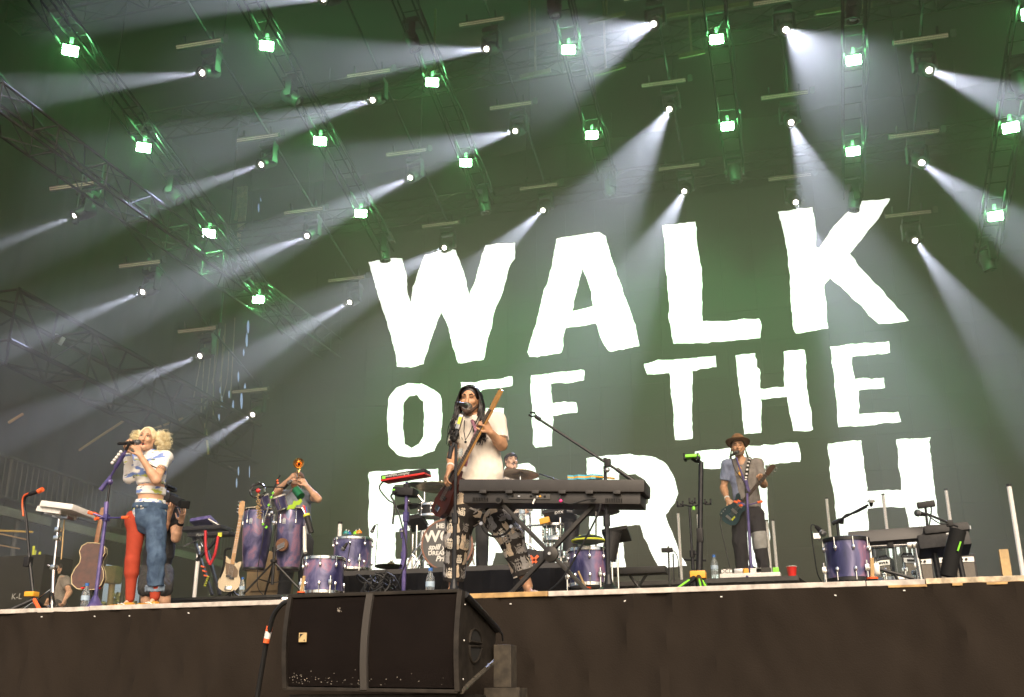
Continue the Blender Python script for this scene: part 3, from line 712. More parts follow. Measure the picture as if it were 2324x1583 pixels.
def face_parts(parent, q, rot, k, brow, iris=(0.05, 0.06, 0.05), closed=False, open_mouth=0.0, lip=(0.35, 0.09, 0.07), teeth=False, bw=0.0045):
    Rm = Matrix([list(x) for x in rot])
    for a in (-1, 1):
        if closed:
            B().tube([q(a * 0.018, 0.0815, 0.008), q(a * 0.03, 0.0845, 0.005), q(a * 0.043, 0.077, 0.008)], 0.003 * k, 5).build('eyelid_line', brow, parent)
        else:
            e = B().ball(q(a * 0.030, 0.071, 0.010), (0.0135 * k, 0.011 * k, 0.0075 * k), 10, 7, Rm).build('eye', mat('eye_white', (0.6, 0.56, 0.5), 0.2), parent)
            B().ball(q(a * 0.030, 0.0785, 0.010), (0.0062 * k, 0.0045 * k, 0.0062 * k), 8, 6, Rm).build('iris', mat('iris_dark', iris, 0.15), e)
            B().tube([q(a * 0.015, 0.0785, 0.012), q(a * 0.03, 0.084, 0.0185), q(a * 0.046, 0.075, 0.011)], 0.0028 * k, 5).build('lashes', brow, parent)
        B().tube([q(a * 0.013, 0.089, 0.028), q(a * 0.03, 0.087, 0.036), q(a * 0.050, 0.073, 0.030)], [bw * k, bw * 1.1 * k, bw * .5 * k], 6).build('eyebrow', brow, parent)
    if open_mouth:
        B().ball(q(0, 0.070, -0.064 - 0.006 * open_mouth), (0.017 * k, 0.010 * k, (0.008 + 0.007 * open_mouth) * k), 10, 7, Rm).build('mouth', mat('mouth_dark', (0.05, 0.012, 0.01), 0.5), parent)
        lm = mat('lip_%d' % int(lip[0] * 1000), lip, 0.4); zc = -0.064 - 0.006 * open_mouth; hz_ = 0.0085 + 0.008 * open_mouth
        pts = [q(0.021 * math.cos(t), 0.083 - 0.006 * abs(math.cos(t)), zc + hz_ * math.sin(t)) for t in [i * math.pi / 8 for i in range(16)]]
        B().tube(pts, 0.0042 * k, 5, closed=True).build('lips', lm, parent)
        if teeth: B().box(q(0, 0.077, zc + hz_ * .55), (0.022 * k, 0.006 * k, 0.006 * k), rot=Rm).build('teeth', mat('teeth', (0.7, 0.68, 0.6), 0.3), parent)
    else:
        B().tube([q(-0.02, 0.078, -0.064), q(0, 0.088, -0.063), q(0.02, 0.078, -0.064)], [0.002 * k, 0.004 * k, 0.002 * k], 5).build('lips', mat('lip_%d' % int(lip[0] * 1000), lip, 0.4), parent)
def hand_prims(s, wr, d, pn, side, curl=(0.9, 0.9, 0.7), k=0.006, size=1.0, thumb_curl=0.5, spread=0.08, curls=None):
    """wr wrist, d wrist->knuckles, pn palm normal (palm faces it), side: +1/-1 where the thumb leaves along d x pn"""
    wr = Vector(wr); d = Vector(d).normalized(); pn = Vector(pn); pn = (pn - d * pn.dot(d)).normalized(); t = d.cross(pn).normalized() * side
    z = size
    s.cone(wr, wr + d * 0.03 * z, 0.027 * z, 0.03 * z, 0.012, squash=(tuple(pn), 0.62))
    for i in range(4):
        o = (i - 1.5) * 0.0185 * z
        s.cone(wr + d * 0.028 * z - t * o * 0.8, wr + d * 0.088 * z - t * o, 0.0135 * z, 0.0118 * z, 0.012)
    L = [0.042, 0.047, 0.043, 0.034]
    for i in range(4):
        o = (i - 1.5) * 0.0185 * z; b = wr + d * (0.09 - 0.004 * abs(i - 1)) * z - t * o; ang = 0.0
        cu = curls[i] if curls else curl
        sd = -t * (i - 1.5) * spread
        for j, f in enumerate((1.0, 0.68, 0.55)):
            ang += cu[j]; dr = (d * math.cos(ang) + pn * math.sin(ang) + sd * (1 if j == 0 else .4)).normalized(); e = b + dr * L[i] * f * z
            s.cone(b, e, 0.0092 * z - j * 0.0007, 0.0086 * z - j * 0.0007, 0.004); b = e
    b = wr + d * 0.022 * z + t * 0.024 * z
    dr = (d * 0.65 + t * 0.75 + pn * 0.25).normalized(); e = b + dr * 0.045 * z; s.cone(b, e, 0.0125 * z, 0.0105 * z, 0.010); b = e
    dr = (d * (0.9 - .3 * thumb_curl) + t * (0.35 - 0.5 * thumb_curl) + pn * (0.3 + 0.7 * thumb_curl)).normalized(); e = b + dr * 0.034 * z; s.cone(b, e, 0.0102 * z, 0.0092 * z, 0.005); b = e
    dr = (dr + pn * 0.4 - t * 0.3 * thumb_curl).normalized(); s.cone(b, b + dr * 0.026 * z, 0.0092 * z, 0.0078 * z, 0.005)
def strands(parent, name, m, roots, path_fn, n, r=0.004, seg=10, sides=4):
    b = B()
    for i in range(n):
        pts = path_fn(i); b.tube(pts, [r * (1 - 0.6 * k / (len(pts) - 1)) for k in range(len(pts))], sides)
    return b.build(name, m, parent, True, 180, fix=False)
def on_surface(o, pts2d, fn):
    pass
# ================================================================ the people
def r1(a, b, Y): return P(.31456 * a, 929.6 + .31456 * b, Y)
def r2(a, b, Y): return P(398.4 + .25166 * a, 996.0 + .25166 * b, Y)
def r3(a, b, Y): return P(796.8 + .35663 * a, 830 + .35663 * b, Y)
def r4(a, b, Y): return P(1460.8 + .27265 * a, 929.6 + .27265 * b, Y)
def r5(a, b, Y): return P(1792.8 + .23067 * a, 1029.2 + .23067 * b, Y)
def foot(s, an, toe, zf, r=0.04, k=0.03):
    an = Vector(an); toe = Vector(toe); heel = an + (an - toe).normalized() * 0.03
    h = V(heel.x, heel.y, zf + r); t = V(toe.x, toe.y, zf + r * 0.8)
    s.cone(an, h, r * .95, r, k); s.cone(h, t, r, r * 0.8, k); s.cone(an, (h + t) / 2, r * .9, r * .9, k)
def torso(s, J, f, wm=1.0, hipw=0.145, waistw=0.125, chestw=0.15, sq=0.68, k=0.05):
    f = tuple(f)
    s.cone(J['pelvis'], J['waist'], hipw * wm, waistw * wm, k, (f, sq)); s.cone(J['waist'], J['chest'], waistw * wm, chestw * wm, k, (f, sq))
    c = (J['shL'] + J['shR']) / 2
    s.cone(J['chest'], c - V(0, 0, 0.04), chestw * wm, chestw * .72 * wm, k, (f, sq))
    s.cone(J['shL'], J['shR'], 0.06 * wm, 0.06 * wm, k)
    s.cone(J['neck'] - V(0, 0, 0.03), J['shL'], 0.055 * wm, 0.05 * wm, k); s.cone(J['neck'] - V(0, 0, 0.03), J['shR'], 0.055 * wm, 0.05 * wm, k)
def limb(s, a, b, c, r, k=0.02):
    s.cone(a, b, r[0], r[1], k); s.cone(b, c, r[1] * 1.02, r[2], k)
    a, b, c = Vector(a), Vector(b), Vector(c); m = b + (c - b) * 0.3; s.cone(b, m, r[1], r[1] * 1.08, k)
# ---- printed shapes laid on a garment, all the way round a limb
CAT = [(-.10, 1.0), (-.02, .86), (.1, .86), (.18, 1.0), (.24, .8), (.22, .66), (.3, .5), (.42, .3), (.48, .12), (.64, .07), (.85, .2), (.95, .12), (.8, -.02), (.5, -.08), (.1, -.1), (-.2, -.08), (-.25, .05), (-.18, .3), (-.15, .5), (-.2, .68), (-.18, .85)]
MAO = [[(-.38, .45), (-.15, .15), (-.42, -.1)], [(-.18, .45), (-.45, .2)], [(-.28, .28), (-.16, 0), (-.2, -.4), (-.34, -.46)], [(-.22, -.02), (-.45, -.28)],
       [(-.04, .34), (.5, .34)], [(.12, .48), (.12, .22)], [(.34, .48), (.34, .22)], [(0, .1), (0, -.45)], [(0, .1), (.46, .1), (.46, -.45)], [(0, -.17), (.46, -.17)], [(0, -.44), (.46, -.44)], [(.23, .1), (.23, -.44)]]
class Printer:
    def __init__(s, o):
        w = WL[o.name]; s.w = w; s.t = BVHTree.FromPolygons([v.co + w for v in o.data.vertices], [tuple(p.vertices) for p in o.data.polygons])
    def at(s, ax, th, t, off=0.0022):
        a, b = ax; d, x, y, L = frame(a, b); p = Vector(a) + d * t; r = x * math.cos(th) + y * math.sin(th)
        h = s.t.ray_cast(p + r * 0.22, -r, 0.22)
        return (h[0] + h[1] * off) if h[0] is not None else None
    def shape(s, bld, ax, th0, t0, pts, size, flip=1, tilt=0.0, rad=0.1, off=0.0022):
        n = len(pts); cx = sum(p[0] for p in pts) / n; cy = sum(p[1] for p in pts) / n; V0 = []
        for ring in (1, .7, .4, .1):
            for (a, b) in pts:
                a = (cx + (a - cx) * ring) * size * flip; b = -(cy + (b - cy) * ring - .45) * size
                a, b = a * math.cos(tilt) - b * math.sin(tilt), a * math.sin(tilt) + b * math.cos(tilt)
                q = s.at(ax, th0 + a / rad, t0 + b, off)
                if q is None: return
                V0.append(q)
        if any((V0[i] - V0[(i + 1) % n]).length > size * 1.1 for i in range(n)): return
        bld.add(V0, [(r_ * n + i, r_ * n + (i + 1) % n, (r_ + 1) * n + (i + 1) % n, (r_ + 1) * n + i) for r_ in range(3) for i in range(n)])
    def stroke(s, bld, ax, th0, t0, lines, size, w, rad=0.1, off=0.003, flip=1):
        for ln in lines:
            pts = [Vector(p) for p in ln]; fine = []
            for i in range(len(pts) - 1):
                for k in range(3): fine.append(pts[i].lerp(pts[i + 1], k / 3))
            fine.append(pts[-1]); vs = []; ok = True
            for i, p in enumerate(fine):
                d = (fine[min(i + 1, len(fine) - 1)] - fine[max(i - 1, 0)]).normalized(); nr = Vector((-d.y, d.x)) * w / 2
                for sg in (-1, 1):
                    a, b = p.x * size * flip + nr.x * sg, -(p.y * size) + nr.y * sg * -1
                    q = s.at(ax, th0 + a / rad, t0 + b, off)
                    if q is None: ok = False; break
                    vs.append(q)
                if not ok: break
            if ok: bld.add(vs, [(2 * i, 2 * i + 1, 2 * i + 3, 2 * i + 2) for i in range(len(fine) - 1)])

SK_TAN = skin('skin_tan', (0.50, 0.27, 0.15)); SK_FAIR = skin('skin_fair', (0.56, 0.32, 0.20)); SK_PALE = skin('skin_pale', (0.58, 0.36, 0.25))
HAIR_BLK = mat('hair_black', (0.012, 0.009, 0.008), 0.35, var=0.4, scale=40); HAIR_BLD = mat('hair_blonde', (0.72, 0.58, 0.30), 0.45, col2=(0.90, 0.82, 0.58), scale=30); HAIR_BRN = mat('hair_brown', (0.035, 0.018, 0.01), 0.45, var=0.3, scale=40)
BEARD = mat('beard_dark', (0.06, 0.032, 0.02), 0.8, var=0.3, scale=120); BEARD2 = mat('beard_grey', (0.16, 0.11, 0.08), 0.8, var=0.4, scale=150)

# ---------------------------------------------------------------- lead singer with bass
YL = 8.15
J = dict(neck=r3(775, 345, YL - .02), shL=r3(925, 352, YL + .02), shR=r3(692, 372, YL - .06), elL=r3(958, 505, YL - .04), wrL=r3(885, 425, YL - .22),
         elR=r3(650, 575, YL - .06), wrR=r3(630, 655, YL - .20), chest=r3(815, 480, YL), waist=r3(838, 680, YL + .02), pelvis=r3(800, 850, YL + .02),
         hipL=r3(890, 900, YL), knL=r3(1015, 1090, YL - .10), anL=r3(1125, 1405, YL - .02), hipR=r3(705, 900, YL), knR=r3(668, 1130, YL - .08), anR=r3(652, 1395, YL + .02))
ld = thing('person', 'long dark haired singer in white T-shirt and cat print trousers playing a bass', 'person', (J['pelvis'].x, YL, ZS))
f_ld = V(0.22, -1, 0).normalized()
hc = r3(757, 222, YL - .07)
s = SDF(); torso(s, J, f_ld)
s.cone(J['neck'] - V(0, 0, .03), hc - V(0, -.035, .06), .06, .055, .03)
limb(s, J['shL'], J['elL'], J['wrL'], (.055, .044, .030)); limb(s, J['shR'], J['elR'], J['wrR'], (.055, .044, .030))
limb(s, J['hipL'], J['knL'], J['anL'], (.09, .06, .04)); limb(s, J['hipR'], J['knR'], J['anR'], (.09, .06, .04))
toeL = J['anL'] + V(.10, -.17, 0); foot(s, J['anL'], toeL, ZS + .025, .028, .01); toeR = J['anR'] + V(-.06, -.18, 0); foot(s, J['anR'], toeR, ZS + .025, .028, .01)
hand_prims(s, J['wrL'], r3(862, 385, YL - .26) - J['wrL'], V(-.4, -.25, .45), 1, (1.1, 1.0, .7))
hand_prims(s, J['wrR'], r3(603, 715, YL - .22) - J['wrR'], V(.7, .5, -.1), -1, (.5, .6, .4), thumb_curl=.3)
q, rot, k = head_prims(s, hc, V(.08, -1, -.10), V(.05, 0, 1), 0.245, .55)
body = sdf_obj(s, 'body', SK_TAN, ld, .0062)
face_parts(ld, q, rot, k, HAIR_BLK, closed=True, open_mouth=.7)
# beard
s = SDF(); s.cone(q(0, .052, -.094), q(0, .076, -.112), .036 * k, .026 * k, .02)
for a in (-1, 1): s.cone(q(a * .058, .012, -.05), q(a * .022, .070, -.100), .019 * k, .020 * k, .02); s.cone(q(a * .024, .080, -.055), q(a * .006, .089, -.049), .0062, .0065, .006)
s.ell(q(0, .09, -.068), np.array((.020, .03, .017)), rot, .006, neg=True)
sdf_obj(s, 'beard', BEARD, ld, .005)
# shirt
s = SDF(); torso(s, {**J, 'pelvis': J['pelvis'] + V(0, 0, .10)}, f_ld, 1.13, .158, .145, .155)
for i_ in (0, 1): p_ = list(s.p[i_]); p_[7] = [(r3(830, 800, YL), V(0, 0, -1))]; s.p[i_] = tuple(p_)
for sh, el, e in ((J['shL'], J['elL'], .80), (J['shR'], J['elR'], .62)):
    d = (el - sh).normalized(); end = sh + (el - sh) * e; s.cone(sh, el, .075, .072, .03, clip=[(end, d)])
s.ell(J['neck'] + V(0, -.02, .05), (.07, .075, .042), None, .015, neg=True)
sdf_obj(s, 'shirt', cloth('shirt_white', (0.78, 0.70, 0.60), var=.04), ld, .0075, .010, 7)
# trousers
s = SDF(); s.cone(J['pelvis'] + V(0, 0, .10), J['pelvis'] - V(0, 0, .05), .158, .165, .05, (tuple(f_ld), .72))
for h, kn, an in ((J['hipL'], J['knL'], J['anL']), (J['hipR'], J['knR'], J['anR'])):
    e = kn + (an - kn) * (.78 if an is J['anL'] else .9); d = (an - kn).normalized()
    s.cone(h - V(0, 0, .02), kn, .128, .098, .05); s.cone(kn, an, .098, .080, .03, clip=[(e, d)])
tr = sdf_obj(s, 'trousers', cloth('cat_trousers', (0.030, 0.024, 0.020), var=.15), ld, .0075, .012, 6)
pr = Printer(tr); bb, bgc, bch, bgr = B(), B(), B(), B(); rr = random.Random(5)
for (a0, b0, rad, L) in ((J['hipL'] + V(0, 0, .02), J['knL'], .12, .42), (J['knL'], J['anL'], .095, .40), (J['hipR'] + V(0, 0, .02), J['knR'], .12, .42), (J['knR'], J['anR'], .095, .42)):
    row = 0; t = -.02
    while t < L - .05:
        nb = 5 if rad > .1 else 4
        for i in range(nb):
            th = 2 * math.pi * (i + .5 * (row % 2)) / nb + rr.uniform(-.1, .1)
            kind = (i + row) % 2; sz = .115 if rad > .1 else .10
            pr.shape(bb if kind else bgc, (a0, b0), th, t + rr.uniform(-.01, .01), CAT, sz, rr.choice((-1, 1)), rr.uniform(-.2, .2), rad)
            pr.stroke(bch if kind else bgr, (a0, b0), th + math.pi / nb, t + .01, MAO, rr.choice((.085, .07, .10)), .0095, rad, flip=-1)
        t += .118; row += 1
for bld, nm, c in ((bb, 'cat_print', (0.66, 0.52, 0.37)), (bgc, 'cat_print', (0.33, 0.31, 0.29)), (bch, 'character_print', (0.72, 0.64, 0.52)), (bgr, 'character_print', (0.30, 0.27, 0.24))):
    o = bld.build(nm, cloth(nm + '_%d' % int(c[0] * 100), c, var=.12, scale=60), ld, True, 180, fix=False); o['kind'] = 'stuff'
# slippers
for an, toe in ((J['anL'], toeL), (J['anR'], toeR)):
    s = SDF(); h = V(an.x, an.y, ZS + .028); t_ = V(toe.x, toe.y, ZS + .028); s.cone(h + (h - t_) * .12, t_, .045, .042, .02, clip=[(V(0, 0, ZS + .001), V(0, 0, -1)), (V(0, 0, ZS + .062), V(0, 0, 1))])
    sdf_obj(s, 'slipper', cloth('slipper_cream', (0.62, 0.55, 0.46)), ld, .006)
# hair: cap plus long wavy locks
s = SDF(); s.ell(q(0, -.018, .040), np.array((.083, .098, .090)) * k, rot, .01); s.ell(q(0, .075, -.02), np.array((.058, .045, .082)) * k, rot, .02, neg=True)
s.cone(q(0, -.06, 0), q(0, -.07, -.14), .075, .06, .03)
sdf_obj(s, 'hair_cap', HAIR_BLK, ld, .006)
rr = random.Random(3); up_ = V(0, 0, 1)
def lock(i):
    side = 1 if i % 2 else -1; y0 = rr.uniform(-.085, .062); ph = rr.uniform(0, 6); L = rr.uniform(.22, .36)
    st = q(.004 * side, y0, .122 - .9 * y0 * y0 * 8 * .5 - (.012 if y0 > .04 else 0)); a = q(.052 * side, y0 * .98, .100 - .02 * abs(y0) * 5); b_ = q(.086 * side, y0 * .85 - .005, .035); wd = rr.uniform(.88, 1.2); eo = side * rr.uniform(-.03, .055); yo = rr.uniform(-.09, .05); mid = q(.094 * side * wd, y0 * .75, -.05)
    out = [st, a, b_, mid]
    for j in range(1, 8):
        t = j / 7; out.append(mid + V(.022 * math.sin(ph + t * 7) * t - eo * t, yo * t + .02 * math.cos(ph + t * 8) * t, -L * t))
    return curve_pts(out, 3)
strands(ld, 'hair', HAIR_BLK, None, lock, 420, .0075)
# necklace and wrist band
B().tube([r3(722, 350, YL - .13), r3(718, 420, YL - .19), r3(728, 475, YL - .20), r3(755, 430, YL - .20), r3(790, 350, YL - .14)], .004, 6).ball(r3(728, 487, YL - .205), .011).build('necklace', M_BLKP, ld)
d_ = (J['wrR'] - J['elR']).normalized(); B().cyl(J['wrR'] - d_ * .035, J['wrR'] - d_ * .015, .036, n=14).build('wristband', M_WHITE, ld)

# ---------------------------------------------------------------- woman singing
YW = 8.25
J = dict(neck=r1(1072, 322, YW), shL=r1(1195, 352, YW + .03), shR=r1(970, 372, YW - .03), elL=r1(1128, 512, YW - .16), wrL=r1(1012, 335, YW - .26), elR=r1(932, 495, YW - .10), wrR=r1(922, 300, YW - .25),
         chest=r1(1088, 450, YW - .02), waist=r1(1092, 585, YW), pelvis=r1(1080, 735, YW), hipL=r1(1132, 790, YW), knL=r1(1128, 1080, YW - .06), anL=r1(1118, 1350, YW - .02), hipR=r1(985, 800, YW), knR=r1(955, 1095, YW - .03), anR=r1(938, 1365, YW))
wm = thing('person', 'blonde woman singing into a handheld microphone, one red legging and one denim leg', 'person', (J['pelvis'].x, YW, ZS))
fw = V(.42, -1, 0).normalized(); hc = r1(1058, 212, YW - .06)
s = SDF(); torso(s, J, fw, 1.0, .118, .106, .116, .70)
for a in (-1, 1): s.ell(J['chest'] + V(a * .058, -.075, -.015), (.058, .052, .056), None, .03)
s.cone(J['neck'] - V(0, 0, .03), hc - V(0, -.03, .06), .046, .044, .03)
limb(s, J['shL'], J['elL'], J['wrL'], (.045, .038, .026)); limb(s, J['shR'], J['elR'], J['wrR'], (.045, .038, .026))
limb(s, J['hipL'], J['knL'], J['anL'], (.074, .048, .032)); limb(s, J['hipR'], J['knR'], J['anR'], (.072, .047, .032))
tL = J['anL'] + V(-.02, -.17, 0); tR = J['anR'] + V(-.08, -.15, 0); foot(s, J['anL'], tL, ZS + .03, .022, .01); foot(s, J['anR'], tR, ZS + .03, .022, .01)
mic0, mic1 = r1(860, 247, YW - .40), r1(1015, 236, YW - .22)
hand_prims(s, J['wrL'], r1(972, 248, YW - .30) - J['wrL'], V(-.55, .1, .25), 1, (.7, .8, .5), size=.92, thumb_curl=.3)
hand_prims(s, J['wrR'], r1(920, 232, YW - .28) - J['wrR'], V(.5, -.2, .3), -1, (1.0, 1.0, .6), size=.92)
q, rot, k = head_prims(s, hc, V(.36, -1, -.02), V(.10, .05, 1), 0.225, 1.0, .95)
sdf_obj(s, 'body', SK_FAIR, wm, .006)
face_parts(wm, q, rot, k, mat('brow_brown', (0.16, 0.09, 0.05), .6), open_mouth=1.0, lip=(.55, .13, .10), bw=.0032)
def paint_mat(name):
    m = mat(name, (0.78, 0.76, 0.74), 0.8); n = m.node_tree.nodes; l = m.node_tree.links; b = n['Principled BSDF']; tc = n.new('ShaderNodeTexCoord'); prev = None
    for sc, thr, col, off in ((11, .60, (0.16, 0.25, 0.55), 0), (13, .66, (0.52, 0.55, 0.10), 4.3), (17, .68, (0.13, 0.17, 0.16), 9.1)):
        mp = n.new('ShaderNodeMapping'); mp.inputs['Location'].default_value = (off, off, off); mp.inputs['Scale'].default_value = (.7, 1, 1.6)
        nz = n.new('ShaderNodeTexNoise'); nz.inputs['Scale'].default_value = sc; nz.inputs['Detail'].default_value = 3
        rp = n.new('ShaderNodeValToRGB'); rp.color_ramp.elements[0].position = thr - .05; rp.color_ramp.elements[1].position = thr; rp.color_ramp.elements[0].color = (0, 0, 0, 1); rp.color_ramp.elements[1].color = (1, 1, 1, 1)
        mx = n.new('ShaderNodeMix'); mx.data_type = 'RGBA'
        l.new(tc.outputs['Object'], mp.inputs[0]); l.new(mp.outputs[0], nz.inputs['Vector']); l.new(nz.outputs['Fac'], rp.inputs['Fac']); l.new(rp.outputs['Color'], mx.inputs[0])
        if prev is None: mx.inputs[6].default_value = (0.80, 0.77, 0.73, 1)
        else: l.new(prev, mx.inputs[6])
        mx.inputs[7].default_value = (*col, 1); prev = mx.outputs[2]
    l.new(prev, b.inputs['Base Color']); return m
PAINT = paint_mat('brushed_print')
# crop top with one long sleeve, waist band and brief
s = SDF(); hem = r1(1090, 535, YW); torso(s, J, fw, 1.05, .13, .114, .124, .72)
for a in (-1, 1): s.ell(J['chest'] + V(a * .058, -.075, -.015), (.066, .060, .062), None, .03)
top = SDF()
for p in s.p: p = list(p); p[7] = [(hem, V(.03, 0, -1))]; top.p.append(tuple(p))
d = (J['elL'] - J['shL']).normalized(); top.cone(J['shL'], J['elL'], .054, .050, .03, clip=[(J['shL'] + (J['elL'] - J['shL']) * .48, d)])
top.cone(J['shR'], J['elR'], .053, .048, .03); d = (J['wrR'] - J['elR']).normalized(); top.cone(J['elR'], J['wrR'], .048, .036, .03, clip=[(J['wrR'] - d * .01, d)])
top.cone(J['neck'] - V(0, 0, .04), J['neck'] + V(0, .005, .05), .066, .058, .03, clip=[(J['neck'] + V(0, 0, .035), V(0, 0, 1))])
sdf_obj(top, 'crop_top', PAINT, wm, .0065, .004, 9)
b1, b2 = r1(1092, 573, YW).z, r1(1092, 610, YW).z
s = SDF(); torso(s, J, fw, 1.06, .136, .113, .122, .72); bd = SDF(); br = SDF()
for p in s.p: p = list(p); p[7] = [(r1(1092, 573, YW), V(.02, 0, 1)), (r1(1092, 610, YW), V(-.02, 0, -1))]; bd.p.append(tuple(p))
sdf_obj(bd, 'waist_band', PAINT, wm, .006)
zt_ = r1(1090, 655, YW).z
for p in s.p[:1]: p = list(p); p[7] = [(V(0, 0, zt_), V(0, 0, 1)), (r1(990, 780, YW), V(-.75, 0, -1))]; p[3] += .006; br.p.append(tuple(p))
br.cone(J['pelvis'] - V(0.01, 0, .02), J['pelvis'] - V(.03, 0, .12), .115, .055, .05, (tuple(fw), .8), clip=[(r1(990, 770, YW), V(-.85, 0, -1))])
sdf_obj(br, 'brief', PAINT, wm, .006)
# denim half and rolled cuff
DEN = cloth('denim', (0.028, 0.055, 0.105), col2=(0.065, 0.11, 0.18), scale=14, bscale=220)
s = SDF(); s.cone(J['pelvis'] + V(0, 0, .06), J['pelvis'] - V(0, 0, .06), .151, .153, .04, (tuple(fw), .80), clip=[(r1(1030, 720, YW), V(-1, 0, -.10)), (r1(1080, 690, YW), V(0, 0, 1))])
e = r1(1120, 1275, YW); d = (J['anL'] - J['knL']).normalized()
s.cone(J['hipL'] - V(.012, 0, 0), J['knL'], .098, .074, .04); s.cone(J['knL'], J['anL'], .074, .074, .03, clip=[(e, d)])
sdf_obj(s, 'jeans_leg', DEN, wm, .0068, .010, 8)
s = SDF(); s.cone(J['pelvis'] + V(0, 0, .085), J['pelvis'] + V(0, 0, .03), .156, .158, .03, (tuple(fw), .78), clip=[(r1(1080, 683, YW), V(0.02, 0, 1)), (r1(1080, 722, YW), V(-.02, 0, -1))])
sdf_obj(s, 'waistband', DEN, wm, .006)
for cx in (990, 1018): B().ball(r1(cx, 700, YW - .135), .011).build('button', M_STEEL, wm)
s = SDF(); s.cone(e - d * .005, e + d * .055, .086, .085, .01, clip=[(e - d * .01, -d), (e + d * .05, d)]); sdf_obj(s, 'cuff', cloth('denim_inside', (0.17, 0.22, 0.28)), wm, .0065, .008, 14)
# red tights
TI = cloth('red_tights', (0.36, 0.042, 0.016), var=.06, bump=.1)
s = SDF(); limb(s, J['hipR'] + V(.01, 0, .0), J['knR'], J['anR'], (.090, .060, .040)); s.cone(J['pelvis'] - V(.03, 0, .02), J['hipR'], .12, .105, .04, (tuple(fw), .8), clip=[(r1(990, 770, YW), V(.8, 0, 1))])
sdf_obj(s, 'tights_leg', TI, wm, .0065)
s = SDF(); s.cone(J['knL'] + (J['anL'] - J['knL']) * .6, J['anL'], .05, .044, .02); sdf_obj(s, 'sock', TI, wm, .0065)
SH = cloth('mustard_canvas', (0.52, 0.23, 0.025)); 
for an, t_ in ((J['anL'], tL), (J['anR'], tR)):
    s = SDF(); a_ = V(an.x, an.y, ZS + .05); b_ = V(t_.x, t_.y, ZS + .04); s.cone(a_ + (a_ - b_) * .15, a_, .046, .05, .02); s.cone(a_, b_, .048, .040, .03, clip=[(V(0, 0, ZS + .012), V(0, 0, -1))]); s.cone(a_, a_ + V(0, 0, .06), .046, .048, .02, clip=[(a_ + V(0, 0, .055), V(0, 0, 1))])
    o = sdf_obj(s, 'shoe', SH, wm, .006)
    so = SDF(); so.cone(a_ + (a_ - b_) * .15 - V(0, 0, .03), b_ - V(0, 0, .02), .052, .046, .02, clip=[(V(0, 0, ZS + .001), V(0, 0, -1)), (V(0, 0, ZS + .026), V(0, 0, 1))]); sdf_obj(so, 'sole', M_WHITE, o, .006)
    for j in range(4):
        c_ = a_.lerp(b_, .25 + j * .17) + V(0, -.0, .05 - j * .006); B().tube([c_ + V(-.035, 0, -.012), c_ + V(0, -.005, .006), c_ + V(.035, 0, -.012)], .006, 5).build('lace', M_WHITE, o)
# hair
s = SDF(); s.ell(q(0, -.02, .036), np.array((.080, .094, .088)) * k, rot, .01); s.ell(q(0, .082, -.022), np.array((.066, .052, .088)) * k, rot, .02, neg=True)
sdf_obj(s, 'hair_cap', HAIR_BLD, wm, .006)
rr = random.Random(11)
def pig(root, ctr, rad, ln):
    def fn(i):
        u = Vector((rr.gauss(0, 1), rr.gauss(0, 1), rr.gauss(0, 1))).normalized(); end = ctr + Vector((u.x * rad, u.y * rad, u.z * rad * 1.35)) * rr.uniform(.55, 1.0) + V(0, 0, -ln * rr.random())
        mid = (root + end) / 2 + u * rad * .5; ph = rr.uniform(0, 6); out = []
        for j in range(15):
            t = j / 14; p = root.lerp(mid, t * 2) if t < .5 else mid.lerp(end, t * 2 - 1)
            p = root * (1 - t) ** 2 + mid * 2 * t * (1 - t) + end * t * t
            w = .016 * min(1, t * 3); out.append(p + V(w * math.sin(ph + t * 16), w * math.cos(ph + t * 16), w * math.sin(ph * 2 + t * 13)))
        return out
    return fn
big, small = r1(1203, 200, YW + .04), r1(966, 192, YW + .05)
strands(wm, 'pigtail', HAIR_BLD, None, pig(q(-.07, -.03, .06), big, .056, .13), 330, .0034)
strands(wm, 'pigtail', HAIR_BLD, None, pig(q(.07, -.03, .06), small, .046, .12), 210, .0034)
for sg in (-1, 1): B().torus(q(sg * .074, -.03, .06), q(sg * 1, 0, .2) - q(0, 0, 0), .022, .008, 16).build('hair_tie', HAIR_BLD, wm)
# tattoo on the upper arm
bt = B(); ax = (J['shL'], J['elL']); pr = Printer(bpy.data.objects[[c.name for c in wm.children if c.name.startswith('body')][0]])
for i in range(11):
    th = i * .5; pr.stroke(bt, ax, th, .17, [[(-.5, .5), (.1, 0), (-.4, -.5)], [(.4, .4), (0, -.1), (.5, -.4)]], .07, .004, .042, .0012)
o = bt.build('tattoo', mat('tattoo_ink', (0.10, 0.06, 0.045), .6), wm, fix=False); o['kind'] = 'stuff'

# ---------------------------------------------------------------- guitarist with hat
YG = 13.7; ZG = P(1690, 1311, 13.1).z
J = dict(neck=r4(812, 430, YG), shL=r4(948, 455, YG + .03), shR=r4(698, 465, YG - .03), elL=r4(1000, 625, YG - .08), wrL=r4(985, 610, YG - .27), elR=r4(665, 655, YG + .02), wrR=r4(698, 752, YG - .16),
         chest=r4(830, 560, YG), waist=r4(858, 740, YG), pelvis=r4(868, 850, YG), hipL=r4(935, 880, YG), knL=r4(965, 1095, YG - .06), anL=r4(1000, 1340, YG), hipR=r4(800, 880, YG), knR=r4(800, 1100, YG - .06), anR=r4(825, 1350, YG))
gp = thing('person', 'bearded guitarist in brown hat and two tone blue and grey T-shirt', 'person', (J['pelvis'].x, YG, ZG))
fg = V(-.05, -1, 0).normalized(); hc = r4(786, 322, YG - .05)
s = SDF(); torso(s, J, fg); s.cone(J['neck'] - V(0, 0, .03), hc - V(0, -.03, .06), .057, .055, .03)
